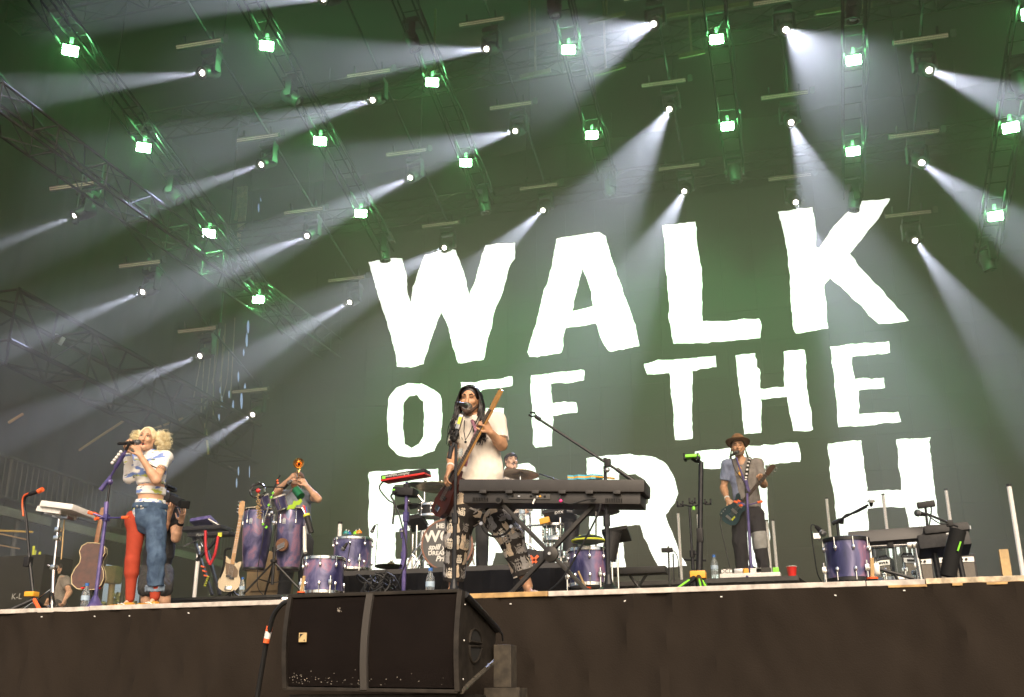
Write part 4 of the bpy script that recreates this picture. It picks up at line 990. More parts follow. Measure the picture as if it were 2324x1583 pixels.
limb(s, J['shL'], J['elL'], J['wrL'], (.054, .044, .031)); limb(s, J['shR'], J['elR'], J['wrR'], (.054, .044, .031))
limb(s, J['hipL'], J['knL'], J['anL'], (.09, .06, .042)); limb(s, J['hipR'], J['knR'], J['anR'], (.09, .06, .042))
tL, tR = J['anL'] + V(.04, -.18, 0), J['anR'] + V(-.04, -.18, 0); foot(s, J['anL'], tL, ZG + .03, .026, .01); foot(s, J['anR'], tR, ZG + .03, .026, .01)
hand_prims(s, J['wrL'], r4(970, 555, YG - .30) - J['wrL'], V(-.2, -.9, .3), 1, (.9, 1.0, .7)); hand_prims(s, J['wrR'], r4(740, 790, YG - .19) - J['wrR'], V(.1, .9, -.2), -1, (.6, .9, .6))
q, rot, k = head_prims(s, hc, V(.03, -1, .12), V(0, 0.1, 1), 0.24, 1.0)
sdf_obj(s, 'body', SK_TAN, gp, .0075)
face_parts(gp, q, rot, k, HAIR_BRN, closed=True, open_mouth=1.0, bw=.006)
s = SDF(); s.cone(q(0, .050, -.096), q(0, .072, -.114), .035 * k, .025 * k, .02)
for a in (-1, 1): s.cone(q(a * .058, .010, -.05), q(a * .022, .068, -.100), .018 * k, .019 * k, .02); s.cone(q(a * .024, .080, -.053), q(a * .006, .088, -.047), .0058, .006, .006)
s.ell(q(0, .09, -.070), np.array((.020, .03, .020)), rot, .006, neg=True); sdf_obj(s, 'beard', BEARD2, gp, .006)
TS = cloth('tee_grey', (0.21, 0.19, 0.175)); TB = cloth('tee_blue', (0.22, 0.26, 0.38))
split = r4(775, 600, YG).x
for nm, mm, nx in (('shirt_blue_side', TB, 1), ('shirt_grey_side', TS, -1)):
    s = SDF(); torso(s, {**J, 'pelvis': J['pelvis'] + V(0, 0, .02)}, fg, 1.10, .160, .146, .155)
    for i_ in (0, 1): p_ = list(s.p[i_]); p_[7] = [(r4(860, 822, YG), V(0, 0, -1))]; s.p[i_] = tuple(p_)
    sh, el = (J['shR'], J['elR']) if nx == 1 else (J['shL'], J['elL']); d = (el - sh).normalized(); s.cone(sh, el, .074, .068, .03, clip=[(sh + (el - sh) * .66, d)])
    s2 = SDF()
    for p in s.p: p = list(p); p[7] = (p[7] or []) + [(r4(775, 600, YG), V(nx, 0, .12 * nx))]; s2.p.append(tuple(p))
    s2.ell(J['neck'] + V(0, -.05, .0), (.055, .06, .075), None, .02, neg=True)
    sdf_obj(s2, nm, mm, gp, .008, .009, 8, seed=3)
NAVY = cloth('navy_trousers', (0.016, 0.015, 0.020))
s = SDF(); s.cone(J['pelvis'] + V(0, 0, .08), J['pelvis'] - V(0, 0, .06), .150, .158, .05, (tuple(fg), .72))
for h, kn, an in ((J['hipL'], J['knL'], J['anL']), (J['hipR'], J['knR'], J['anR'])): s.cone(h, kn, .112, .088, .04); s.cone(kn, an - V(0, 0, .04), .088, .080, .03)
tr = sdf_obj(s, 'trousers', NAVY, gp, .008, .010, 8)
s = SDF(); e0, e1 = r4(958, 1028, YG), r4(985, 1168, YG); d = (e1 - e0).normalized(); s.cone(J['hipL'], J['knL'], .116, .094, .02, clip=[(e0, -d), (e1, d)]); s.cone(J['knL'], J['anL'], .094, .088, .02, clip=[(e0, -d), (e1, d)])
sdf_obj(s, 'knee_patch', cloth('patch_grey', (0.27, 0.27, 0.26)), gp, .0075, .008, 8)
for an, t_ in ((J['anL'], tL), (J['anR'], tR)):
    s = SDF(); a_ = V(an.x, an.y, ZG + .045); b_ = V(t_.x, t_.y, ZG + .04); s.cone(a_ + (a_ - b_) * .15, b_, .052, .044, .02, clip=[(V(0, 0, ZG + .001), V(0, 0, -1))]); sdf_obj(s, 'shoe', M_RUB, gp, .007)
# felt hat
r_, u_, f_ = basis(V(.03, -1, .26), V(0, .26, 1)); hb = q(0, -.005, .062)
HAT = cloth('felt_brown', (0.20, 0.105, 0.045), var=.12); bh = B(); n = 40; prof = [(.165, .012), (.160, .018), (.125, .004), (.100, .0), (.096, .05), (.088, .09), (.070, .112), (.035, .106), (.001, .098)]
for (a, b) in prof:
    for i in range(n):
        t = 2 * math.pi * i / n; dip = 1 - .25 * max(0, math.cos(t)) ** 4 if b > .08 else 1; curl = .016 * math.cos(2 * t) * (1 if a > .11 else 0)
        bh.v.append(hb + r_ * a * .96 * math.cos(t) + f_ * a * 1.12 * math.sin(t) + u_ * (b * dip + curl))
for j in range(len(prof) - 1): bh.f += [(j * n + i, j * n + (i + 1) % n, (j + 1) * n + (i + 1) % n, (j + 1) * n + i) for i in range(n)]
ho = bh.build('hat', HAT, gp); B().torus(hb + u_ * .012, u_, .103, .008, 30).build('hat_band', mat('hat_band', (.10, .05, .02), .7), ho)
rr = random.Random(8)
def lk(i):
    sd = rr.choice((-1, 1)); a = rr.uniform(.6, 1.5); st = q(sd * .075, -.02 - .04 * rr.random(), .03); out = [st]
    for j in range(1, 6): t = j / 5; out.append(st + (r_ * sd * (.012 + .03 * t * t * rr.uniform(.4, 1.3))) + V(0, .01 * rr.uniform(-1, 1), -.15 * t * rr.uniform(.8, 1.1)))
    return out
strands(gp, 'hair', HAIR_BRN, None, lk, 70, .006)
# sunglasses hanging on the collar
B().ball(r4(800, 490, YG - .17), (.022, .006, .026)).ball(r4(803, 535, YG - .17), (.024, .006, .028)).build('sunglasses', M_AMBER, gp)
d_ = (J['wrR'] - J['elR']).normalized(); B().cyl(J['wrR'] - d_ * .04, J['wrR'] - d_ * .015, .038, n=14).build('wristband', M_WHITE, gp)

# ---------------------------------------------------------------- horn player behind the congas
YT = 12.5
J = dict(neck=r2(1085, 470, YT), shL=r2(1195, 520, YT), shR=r2(985, 520, YT), elL=r2(1285, 545, YT - .12), wrL=r2(1180, 425, YT - .25), elR=r2(905, 485, YT - .12), wrR=r2(1025, 370, YT - .25), chest=r2(1095, 600, YT), waist=r2(1110, 760, YT), pelvis=r2(1115, 900, YT),
         hipL=r2(1165, 930, YT), knL=r2(1168, 1130, YT - .04), hipR=r2(1040, 930, YT), knR=r2(1010, 1130, YT - .04))
ZC = P(560, 1352, 11.3).z
J['anL'] = V(J['knL'].x, YT, ZC + .09); J['anR'] = V(J['knR'].x - .05, YT, ZC + .09)
tp = thing('person', 'horn player in grey T-shirt raising a brass horn behind the congas', 'person', (J['pelvis'].x, YT, ZC))
ft = V(.1, -1, 0).normalized(); hc = r2(1098, 380, YT - .04)
s = SDF(); torso(s, J, ft); s.cone(J['neck'] - V(0, 0, .03), hc - V(0, -.03, .06), .056, .055, .03)
limb(s, J['shL'], J['elL'], J['wrL'], (.054, .044, .031)); limb(s, J['shR'], J['elR'], J['wrR'], (.054, .044, .031)); limb(s, J['hipL'], J['knL'], J['anL'], (.09, .06, .042)); limb(s, J['hipR'], J['knR'], J['anR'], (.09, .06, .042))
foot(s, J['anL'], J['anL'] + V(0, -.18, 0), ZC + .01); foot(s, J['anR'], J['anR'] + V(0, -.18, 0), ZC + .01)
hand_prims(s, J['wrL'], r2(1125, 345, YT - .30) - J['wrL'], V(-.6, .2, .2), 1, (.8, .9, .6)); hand_prims(s, J['wrR'], r2(1065, 320, YT - .30) - J['wrR'], V(.6, .2, .1), -1, (.8, .9, .6))
q, rot, k = head_prims(s, hc, V(.3, -1, .25), V(0, .25, 1), .24)
sdf_obj(s, 'body', SK_FAIR, tp, .0075); face_parts(tp, q, rot, k, HAIR_BRN, bw=.005)
s = SDF(); s.cone(q(0, .045, -.098), q(0, .07, -.118), .042 * k, .034 * k, .02)
for a in (-1, 1): s.cone(q(a * .06, .01, -.045), q(a * .024, .065, -.104), .020 * k, .026 * k, .02)
sdf_obj(s, 'beard', mat('beard_ginger', (.22, .075, .025), .8, var=.3, scale=120), tp, .007)
s = SDF(); torso(s, {**J, 'pelvis': J['pelvis'] + V(0, 0, .05)}, ft, 1.12, .15, .145, .155)
for sh, el in ((J['shL'], J['elL']), (J['shR'], J['elR'])): d = (el - sh).normalized(); s.cone(sh, el, .074, .07, .03, clip=[(sh + (el - sh) * .55, d)])
sdf_obj(s, 'shirt', cloth('tee_bluegrey', (.16, .18, .21)), tp, .0085, .010, 8)
s = SDF(); s.cone(J['pelvis'] + V(0, 0, .08), J['pelvis'] - V(0, 0, .06), .152, .158, .05, (tuple(ft), .72))
for h, kn, an in ((J['hipL'], J['knL'], J['anL']), (J['hipR'], J['knR'], J['anR'])): s.cone(h, kn, .115, .092, .04); s.cone(kn, an, .092, .078, .03)
sdf_obj(s, 'trousers', cloth('dark_jeans', (.018, .020, .026)), tp, .0085, .010, 8)
s = SDF(); s.ell(q(0, -.012, .05), np.array((.082, .097, .078)) * k, rot, .01, clip=[(q(0, 0, .03), q(0, 0, 0) - q(0, .25, 1))]); s.cone(q(0, .07, .045), q(0, .13, .038), .05, .035, .02, (tuple(q(0, 0, 1) - q(0, 0, 0)), .25))
sdf_obj(s, 'cap', cloth('cap_brown', (.17, .08, .035)), tp, .007)

# ---------------------------------------------------------------- drummer
YD = 13.2; ZD = P(1000, 1288, 11.0).z
J = dict(neck=r3(1010, 665, YD), shL=r3(1115, 735, YD), shR=r3(905, 735, YD), elL=r3(1130, 905, YD - .06), wrL=r3(1075, 965, YD - .28), elR=r3(880, 900, YD - .05), wrR=r3(940, 950, YD - .3), chest=r3(1010, 800, YD), waist=r3(1012, 930, YD), pelvis=r3(1010, 1010, YD))
J['hipL'] = J['pelvis'] + V(.10, -.02, -.03); J['hipR'] = J['pelvis'] + V(-.10, -.02, -.03); J['knL'] = J['hipL'] + V(.14, -.42, .0); J['knR'] = J['hipR'] + V(-.14, -.42, .0); J['anL'] = V(J['knL'].x, J['knL'].y, ZD + .1); J['anR'] = V(J['knR'].x, J['knR'].y, ZD + .1)
dp = thing('person', 'laughing drummer with black headband sitting behind the drum kit', 'person', (J['pelvis'].x, YD, ZD))
fd = V(.15, -1, 0).normalized(); hc = r3(1020, 612, YD - .05)
s = SDF(); torso(s, J, fd); s.cone(J['neck'] - V(0, 0, .04), hc - V(0, -.03, .06), .056, .055, .03)
limb(s, J['shL'], J['elL'], J['wrL'], (.054, .044, .031)); limb(s, J['shR'], J['elR'], J['wrR'], (.054, .044, .031)); limb(s, J['hipL'], J['knL'], J['anL'], (.09, .06, .042)); limb(s, J['hipR'], J['knR'], J['anR'], (.09, .06, .042))
foot(s, J['anL'], J['anL'] + V(0, -.18, 0), ZD + .01); foot(s, J['anR'], J['anR'] + V(0, -.18, 0), ZD + .01)
hand_prims(s, J['wrL'], V(-.2, -.8, -.1), V(-.2, 0, -1), 1, (1, 1, .7)); hand_prims(s, J['wrR'], V(.2, -.8, -.1), V(.2, 0, -1), -1, (1, 1, .7))
q, rot, k = head_prims(s, hc, V(.70, -1, .18), V(-.08, .1, 1), .24, .8)
sdf_obj(s, 'body', SK_PALE, dp, .0075); face_parts(dp, q, rot, k, HAIR_BRN, closed=True, open_mouth=.9, teeth=True, bw=.005)
B().tube([q(-.026, .078, -.060), q(-.01, .089, -.048), q(0, .092, -.047), q(.01, .089, -.048), q(.026, .078, -.060)], .0055, 6).build('moustache', HAIR_BRN, dp)
s = SDF(); s.cone(q(0, .055, -.10), q(0, .07, -.112), .03 * k, .022 * k, .02); sdf_obj(s, 'beard', BEARD2, dp, .006)
s = SDF(); s.ell(q(0, -.022, .036), np.array((.083, .097, .092)) * k, rot, .01); s.ell(q(0, .085, -.03), np.array((.07, .055, .10)) * k, rot, .02, neg=True); s.cone(q(.07, -.01, .0), q(.072, .0, -.07), .018, .012, .02); s.cone(q(-.07, -.01, .0), q(-.072, .0, -.07), .018, .012, .02); s.cone(q(0, -.08, -.02), q(0, -.085, -.10), .05, .04, .03)
sdf_obj(s, 'hair', mat('hair_dirty_brown', (.07, .035, .018), .5, var=.4, scale=50), dp, .0065)
s = SDF(); s.ell(q(0, -.014, .048), np.array((.0885, .104, .086)) * k, rot, .01, clip=[(q(0, 0, .075), q(0, -.1, 1) - q(0, 0, 0)), (q(0, 0, .036), q(0, .1, -1) - q(0, 0, 0))]); sdf_obj(s, 'headband', cloth('headband_black', (.012, .012, .013)), dp, .006)
s = SDF(); torso(s, {**J, 'pelvis': J['pelvis'] + V(0, 0, .02)}, fd, 1.12, .15, .145, .155)
for sh, el in ((J['shL'], J['elL']), (J['shR'], J['elR'])): d = (el - sh).normalized(); s.cone(sh, el, .078, .08, .03, clip=[(sh + (el - sh) * .75, d)])
sdf_obj(s, 'shirt', mat('print_shirt', (.50, .45, .40), .8, col2=(.10, .09, .10), scale=22, lo=.50, hi=.56), dp, .0085, .01, 8)
s = SDF(); s.cone(J['pelvis'] + V(0, 0, .05), J['pelvis'] - V(0, 0, .05), .152, .158, .05, (tuple(fd), .75))
for h, kn, an in ((J['hipL'], J['knL'], J['anL']), (J['hipR'], J['knR'], J['anR'])): s.cone(h, kn, .11, .085, .04); s.cone(kn, an, .085, .07, .03)
sdf_obj(s, 'trousers', cloth('drummer_trousers', (.03, .03, .032)), dp, .009, .01, 8)

# ---------------------------------------------------------------- camera operator behind the woman
YV = 10.6
J = dict(neck=r1(1170, 690, YV), shL=r1(1248, 740, YV), shR=r1(1090, 740, YV), elL=r1(1268, 930, YV - .12), wrL=r1(1308, 805, YV - .22), elR=r1(1180, 860, YV - .12), wrR=r1(1232, 720, YV - .25), chest=r1(1165, 850, YV), waist=r1(1150, 1020, YV + .06), pelvis=r1(1130, 1140, YV + .1))
J['hipL'] = J['pelvis'] + V(.09, 0, -.05); J['hipR'] = J['pelvis'] + V(-.09, 0, -.05); J['knL'] = r1(1180, 1290, YV - .08); J['knR'] = r1(1060, 1290, YV - .10); J['anL'] = V(J['knL'].x + .02, YV + .05, ZS + .1); J['anR'] = V(J['knR'].x - .06, YV + .05, ZS + .1)
cp_ = thing('person', 'camera operator in black T-shirt and shorts filming behind the woman', 'person', (J['pelvis'].x, YV, ZS))
fv = V(.35, -1, 0).normalized(); hc = r1(1165, 640, YV - .08)
s = SDF(); torso(s, J, fv); s.cone(J['neck'] - V(0, 0, .03), hc - V(0, -.03, .06), .056, .055, .03)
limb(s, J['shL'], J['elL'], J['wrL'], (.054, .046, .032)); limb(s, J['shR'], J['elR'], J['wrR'], (.054, .046, .032)); limb(s, J['hipL'], J['knL'], J['anL'], (.09, .06, .045)); limb(s, J['hipR'], J['knR'], J['anR'], (.09, .06, .045))
foot(s, J['anL'], J['anL'] + V(0, -.18, 0), ZS + .01); foot(s, J['anR'], J['anR'] + V(0, -.18, 0), ZS + .01)
hand_prims(s, J['wrL'], r1(1318, 755, YV - .28) - J['wrL'], V(-.3, -.2, .9), 1, (.3, .4, .3), spread=.2); hand_prims(s, J['wrR'], r1(1245, 675, YV - .30) - J['wrR'], V(.5, -.5, .2), -1, (.8, .9, .6))
q, rot, k = head_prims(s, hc, V(.3, -1, 0), V(0, 0, 1), .24); sdf_obj(s, 'body', SK_FAIR, cp_, .0085); face_parts(cp_, q, rot, k, HAIR_BRN)
s = SDF(); s.ell(q(0, -.02, .036), np.array((.082, .096, .090)) * k, rot, .01); s.ell(q(0, .085, -.03), np.array((.068, .055, .09)) * k, rot, .02, neg=True); sdf_obj(s, 'hair', HAIR_BRN, cp_, .0075)
s = SDF(); torso(s, J, fv, 1.13, .15, .145, .155)
for sh, el in ((J['shL'], J['elL']), (J['shR'], J['elR'])): d = (el - sh).normalized(); s.cone(sh, el, .078, .076, .03, clip=[(sh + (el - sh) * .6, d)])
sdf_obj(s, 'shirt', cloth('tee_black', (.014, .013, .013)), cp_, .009, .01, 8)
s = SDF(); s.cone(J['pelvis'] + V(0, 0, .05), J['pelvis'] - V(0, 0, .05), .152, .16, .05, (tuple(fv), .75))
for h, kn, an in ((J['hipL'], J['knL'], J['anL']), (J['hipR'], J['knR'], J['anR'])): s.cone(h, kn, .118, .105, .04)
sdf_obj(s, 'shorts', cloth('shorts_dark', (.03, .028, .026)), cp_, .009, .01, 8)
d_ = (J['wrL'] - J['elL']).normalized(); B().cyl(J['wrL'] - d_ * .05, J['wrL'] - d_ * .02, .038, n=12).build('wrist_strap', M_RUB, cp_)
vc = thing('video_camera', 'black video camera with square lens hood held by the camera operator', 'camera', tuple(r1(1290, 690, YV - .3)))
c0, c1 = r1(1235, 660, YV - .22), r1(1345, 690, YV - .62); d, x_, y_, L = frame(c0, c1)
B().box(c0 + V(0, -.02, .03), (.09, .17, .10), bev=.015).build('body', M_BLKP, vc); B().cyl(c0 + V(0, -.02, .03), c0.lerp(c1, .75), .042, .052, n=18).build('lens_barrel', M_BLKP, vc)
Mh = Matrix((tuple(x_), tuple(y_), tuple(d))).transposed(); B().box(c0.lerp(c1, .88), (.10, .085, .07), rot=Mh, bev=.006).build('lens_hood', M_RUB, vc); B().box(c0 + V(-.02, 0, .14), (.05, .18, .05), bev=.01).build('top_handle', M_BLKP, vc); B().cyl(c0 + V(.0, -.12, .15), c0 + V(0, .03, .15), .018, n=10).build('microphone', M_RUB, vc)
# ---------------------------------------------------------------- stagehand far left
YH = 15.0; ZH = ZS
J = dict(neck=r1(400, 1195, YH), shL=r1(470, 1235, YH), shR=r1(335, 1235, YH), elL=r1(500, 1320, YH - .1), wrL=r1(470, 1370, YH - .25), elR=r1(310, 1330, YH - .1), wrR=r1(340, 1375, YH - .25), chest=r1(402, 1290, YH), waist=r1(405, 1370, YH), pelvis=r1(408, 1430, YH))
st = thing('person', 'stagehand in pale grey shirt bending over gear backstage at far left', 'person', (J['pelvis'].x, YH, ZH))
J['hipL'] = J['pelvis'] + V(.1, 0, -.03); J['hipR'] = J['pelvis'] + V(-.1, 0, -.03)
for sd, sg in (('L', 1), ('R', -1)): zz = max(ZH + .1, J['pelvis'].z - .5); J['kn' + sd] = J['hip' + sd] + V(sg * .05, -.2, -.3); J['an' + sd] = V(J['hip' + sd].x, YH, min(ZH + .1, J['kn' + sd].z - .2))
fs_ = V(.3, -1, 0); hc = r1(408, 1150, YH - .06); s = SDF(); torso(s, J, fs_.normalized()); s.cone(J['neck'], hc - V(0, -.03, .06), .056, .055, .03)
limb(s, J['shL'], J['elL'], J['wrL'], (.054, .044, .031)); limb(s, J['shR'], J['elR'], J['wrR'], (.054, .044, .031)); limb(s, J['hipL'], J['knL'], J['anL'], (.09, .06, .045)); limb(s, J['hipR'], J['knR'], J['anR'], (.09, .06, .045))
hand_prims(s, J['wrL'], V(0, -.3, -.8), V(-1, 0, 0), 1); hand_prims(s, J['wrR'], V(0, -.3, -.8), V(1, 0, 0), -1)
q, rot, k = head_prims(s, hc, fs_, V(0, 0, 1), .24); sdf_obj(s, 'body', SK_FAIR, st, .010); face_parts(st, q, rot, k, HAIR_BRN)
s = SDF(); s.ell(q(0, -.02, .036), np.array((.082, .096, .090)) * k, rot, .01); s.ell(q(0, .085, -.03), np.array((.068, .055, .09)) * k, rot, .02, neg=True); sdf_obj(s, 'hair', HAIR_BRN, st, .009)
s = SDF(); torso(s, J, fs_.normalized(), 1.13, .15, .145, .155)
for sh, el in ((J['shL'], J['elL']), (J['shR'], J['elR'])): d = (el - sh).normalized(); s.cone(sh, el, .078, .076, .03, clip=[(sh + (el - sh) * .6, d)])
sdf_obj(s, 'shirt', cloth('tee_pale', (.22, .19, .16)), st, .011, .01, 8)
s = SDF(); s.cone(J['pelvis'] + V(0, 0, .05), J['pelvis'] - V(0, 0, .05), .152, .16, .05, (tuple(fs_.normalized()), .75))
for h, kn, an in ((J['hipL'], J['knL'], J['anL']), (J['hipR'], J['knR'], J['anR'])): s.cone(h, kn, .11, .085, .04); s.cone(kn, an, .085, .07, .03)
sdf_obj(s, 'trousers', cloth('shorts_dark', (.03, .028, .026)), st, .011)
# ================================================================ builders for gear
def G(px, py, Y, z): return V(P(px, py, Y).x, Y, z)
def drum_skin_mat(name, seed=0.0):
    m = mat(name, (.1, .08, .25), .28, .25, coat=.5); n = m.node_tree.nodes; l = m.node_tree.links; b = n['Principled BSDF']
    tc = n.new('ShaderNodeTexCoord'); mp = n.new('ShaderNodeMapping'); mp.inputs['Scale'].default_value = (5.5, 5.5, 3.0); mp.inputs['Location'].default_value = (seed, seed * 2, seed)
    nz = n.new('ShaderNodeTexNoise'); nz.inputs['Scale'].default_value = 1.3; nz.inputs['Detail'].default_value = 4; nz.inputs['Distortion'].default_value = .6
    r = n.new('ShaderNodeValToRGB'); e = r.color_ramp.elements; e[0].position = .30; e[0].color = (.020, .020, .065, 1); e[1].position = .75; e[1].color = (.055, .11, .20, 1)
    for p, c in ((.42, (.045, .042, .13, 1)), (.52, (.13, .12, .24, 1)), (.59, (.30, .16, .25, 1)), (.65, (.15, .16, .27, 1))): x = e.new(p); x.color = c
    l.new(tc.outputs['Object'], mp.inputs[0]); l.new(mp.outputs[0], nz.inputs['Vector']); l.new(nz.outputs['Fac'], r.inputs['Fac']); l.new(r.outputs['Color'], b.inputs['Base Color']); return m
M_PURP = drum_skin_mat('purple_swirl', .3); M_PURP2 = drum_skin_mat('purple_swirl_pink', 2.1)
M_HEAD = mat('drum_head', (.62, .58, .52), .5, var=.05, scale=10); M_CYM = mat('cymbal_bronze', (.34, .25, .12), .35, .85, var=.25, scale=14)
M_CLEAR = mat('clear_acrylic', (.85, .9, .9), .05, trans=1.0, ior=1.2); M_BOT = mat('bottle_plastic', (.85, .92, .95), .08, trans=.9, ior=1.2); M_CAPB = mat('bottle_cap_blue', (.03, .13, .42), .4)
M_GRILL = mat('mic_grille', (.16, .16, .16), .4, .8, bump=.4, bscale=900); M_SILV = mat('silver_grille', (.5, .47, .42), .35, .9, bump=.4, bscale=700)
M_MAPLE = mat('maple_neck', (.42, .22, .07), .35, var=.12, scale=20); M_ROSE = mat('rosewood', (.045, .022, .012), .5, var=.2, scale=40)
def drum(label, c, r, h, shell, name='floor_tom', legs=True, zfloor=None, hoop=M_CHROME, head=M_HEAD, lugs=8, axis=(0, 0, 1), group=None, leg_drop=.2):
    c = Vector(c); t = thing(name, label, 'drum', tuple(c if zfloor is None else V(c.x, c.y, zfloor)), group); d, x, y, L = frame((0, 0, 0), axis)
    B().lathe([(r, .012), (r, h - .012)], c, axis, 32).build('shell', shell, t)
    B().lathe([(r * .985, 0), (r * .97, .006), (.001, .008)], c + d * (h - .006), axis, 32, cap=False).build('batter_head', head, t)
    B().lathe([(r * .97, 0), (.001, -.002)], c + d * .004, axis, 32, cap=False).build('resonant_head', head, t)
    for z in (0, h - .03): B().lathe([(r + .001, z), (r + .013, z + .002), (r + .013, z + .027), (r + .003, z + .032), (r + .001, z + .030)], c, axis, 32, cap=False).build('hoop', hoop, t)
    for i in range(lugs):
        a = 2 * math.pi * (i + .35) / lugs; o = x * math.cos(a) + y * math.sin(a)
        for z0, z1 in ((h - .085, h - .005), (.005, .085)):
            p0 = c + o * (r + .014) + d * z0; p1 = c + o * (r + .014) + d * z1; up = 1 if z0 > h / 2 else -1
            lb = B().cyl(p0, p1, .0045, n=6); q = p0 if up > 0 else p1; lb.ball(q - o * .004, (.013, .013, .024), 8, 6); lb.build('lug', M_CHROME, t)
    if legs:
        for i in range(3):
            a = 2 * math.pi * (i + .12) / 3; o = x * math.cos(a) + y * math.sin(a); p = c + o * (r + .022)
            lg = B().cyl(p + d * h * .45, V(p.x, p.y, (zfloor if zfloor is not None else c.z - leg_drop) + .012), .007, n=8).build('leg', M_CHROME, t)
            B().box(p + d * h * .28, (.03, .03, .05), bev=.006).build('leg_clamp', M_CHROME, t); B().cyl(V(p.x, p.y, (zfloor if zfloor is not None else c.z - leg_drop)), V(p.x, p.y, (zfloor if zfloor is not None else c.z - leg_drop) + .03), .013, n=8).build('rubber_foot', M_RUB, lg)
    return t
def drum_px(label, xl, xr, yt, yb, Y, shell, zfloor, **k):
    a, b = P(xl, (yt + yb) / 2, Y), P(xr, (yt + yb) / 2, Y); r = (b.x - a.x) / 2 * .97; xm = (xl + xr) / 2; z0, z1 = P(xm, yb, Y - r).z, P(xm, yt, Y - r).z
    return drum(label, ((a.x + b.x) / 2, Y, z0), r, z1 - z0, shell, zfloor=zfloor, **k)
def tripod(t, base, h, m, spread=.26, r=.011, hub=.30, nleg=3, rot=.3, foot_m=M_RUB, two_stage=.55, m2=None):
    base = Vector(base)
    B().cyl(base + V(0, 0, hub * .35), base + V(0, 0, h * two_stage), r * 1.35, n=10).build('lower_tube', m, t); B().cyl(base + V(0, 0, h * two_stage), base + V(0, 0, h), r, n=10).build('upper_tube', m2 or m, t)
    B().cyl(base + V(0, 0, h * two_stage - .03), base + V(0, 0, h * two_stage + .03), r * 2.2, n=10).build('clutch', M_BLKP, t); B().lathe([(r * 1.5, 0), (r * 3, .015), (r * 3, .04), (r * 1.5, .05)], base + V(0, 0, hub - .02), n=12).build('collar', M_BLKP, t)
    for i in range(nleg):
        a = 2 * math.pi * i / nleg + rot; o = V(math.cos(a), math.sin(a), 0); lg = B().cyl(base + V(0, 0, hub), base + o * spread + V(0, 0, .012), r * .9, n=8).build('leg', m, t)
        B().cyl(base + o * spread * .55 + V(0, 0, hub * .46), base + V(0, 0, hub * .40), r * .5, n=6).build('brace', m, lg); B().ball(base + o * spread + V(0, 0, .014), .014, 8, 6).build('rubber_foot', foot_m, lg)
def round_base(t, base, h, m, r=.011, R_=.13, two_stage=.55, bm=None):
    base = Vector(base); B().lathe([(R_, 0), (R_, .012), (R_ * .55, .03), (.035, .06), (.02, .13)], base, n=28).build('base', bm or m, t)
    B().cyl(base + V(0, 0, .1), base + V(0, 0, h * two_stage), r * 1.35, n=10).build('lower_tube', m, t); B().cyl(base + V(0, 0, h * two_stage), base + V(0, 0, h), r, n=10).build('upper_tube', m, t); B().cyl(base + V(0, 0, h * two_stage - .04), base + V(0, 0, h * two_stage + .04), r * 2, n=10).build('clutch', m, t)
def mic(label, tail, tip, m=M_BLKP, grille=M_GRILL, r=.018, gr=.026, name='microphone'):
    tail, tip = Vector(tail), Vector(tip); d = (tip - tail).normalized(); L = (tip - tail).length; t = thing(name, label, 'microphone', tuple(tail))
    B().lathe([(r * .6, 0), (r * .75, .01), (r, L * .6), (r * 1.15, L * .68)], tail, d, 14).build('body', m, t); B().lathe([(gr * .75, L * .66), (gr, L * .76), (gr, L * .86), (gr * .8, L * .95), (gr * .35, L)], tail, d, 14).build('grille', grille, t); B().cyl(tail + d * L * .64, tail + d * L * .70, gr * 1.02, n=14).build('ring', M_STEEL, t)
    return t
def cable(label, pts, r=.006, m=M_CABLE, name='cable', group='cables around the stage'): return solo(B().tube(curve_pts(pts, 8), r, 6), name, m, label, 'cable', group)
def bottle(label, base, h=.22, r=.033, fill=True):
    base = Vector(base); t = thing('water_bottle', label, 'bottle', tuple(base), 'water bottles'); B().lathe([(r * .85, 0), (r, .012), (r, h * .25), (r * .92, h * .32), (r, h * .40), (r, h * .58), (r * .8, h * .72), (r * .4, h * .85), (r * .4, h * .92)], base, n=18).build('body', M_BOT, t)
    B().cyl(base + V(0, 0, h * .90), base + V(0, 0, h), r * .46, n=14).build('cap', M_CAPB, t); B().lathe([(r * 1.01, h * .40), (r * 1.01, h * .56)], base, n=18, cap=False).build('label_wrap', mat('bottle_label', (.35, .45, .55), .4), t); return t
def cymbal(label, c, r, tilt, post_to, m=M_CYM, name='cymbal_stand', group=None, stand=True):
    c = Vector(c); ax = Vector(tilt).normalized(); t = thing(name, label, 'cymbal', tuple(Vector(post_to)), group)
    B().lathe([(.012, .028), (.03, .026), (r * .22, .012), (r * .26, .004), (r * .6, -.008), (r, -.022), (r, -.024), (r * .6, -.011), (r * .25, 0), (.012, .02)], c, ax, 36, cap=False).build('cymbal', m, t); B().cyl(c, c + ax * .07, .008, n=8).ball(c + ax * .045, .018, 8, 6).build('wing_nut', M_CHROME, t)
    if stand:
        p = Vector(post_to); B().cyl(c - ax * .02, V(p.x, p.y, p.z + .3), .010, n=8).build('post', M_CHROME, t); B().cyl(V(p.x, p.y, p.z + .12), V(p.x, p.y, p.z + .55), .014, n=8).build('lower_tube', M_CHROME, t)
        for i in range(3):
            a = 2.09 * i + .4; B().cyl(p + V(0, 0, .30), p + V(.24 * math.cos(a), .24 * math.sin(a), .012), .009, n=6).build('leg', M_CHROME, t)
    return t
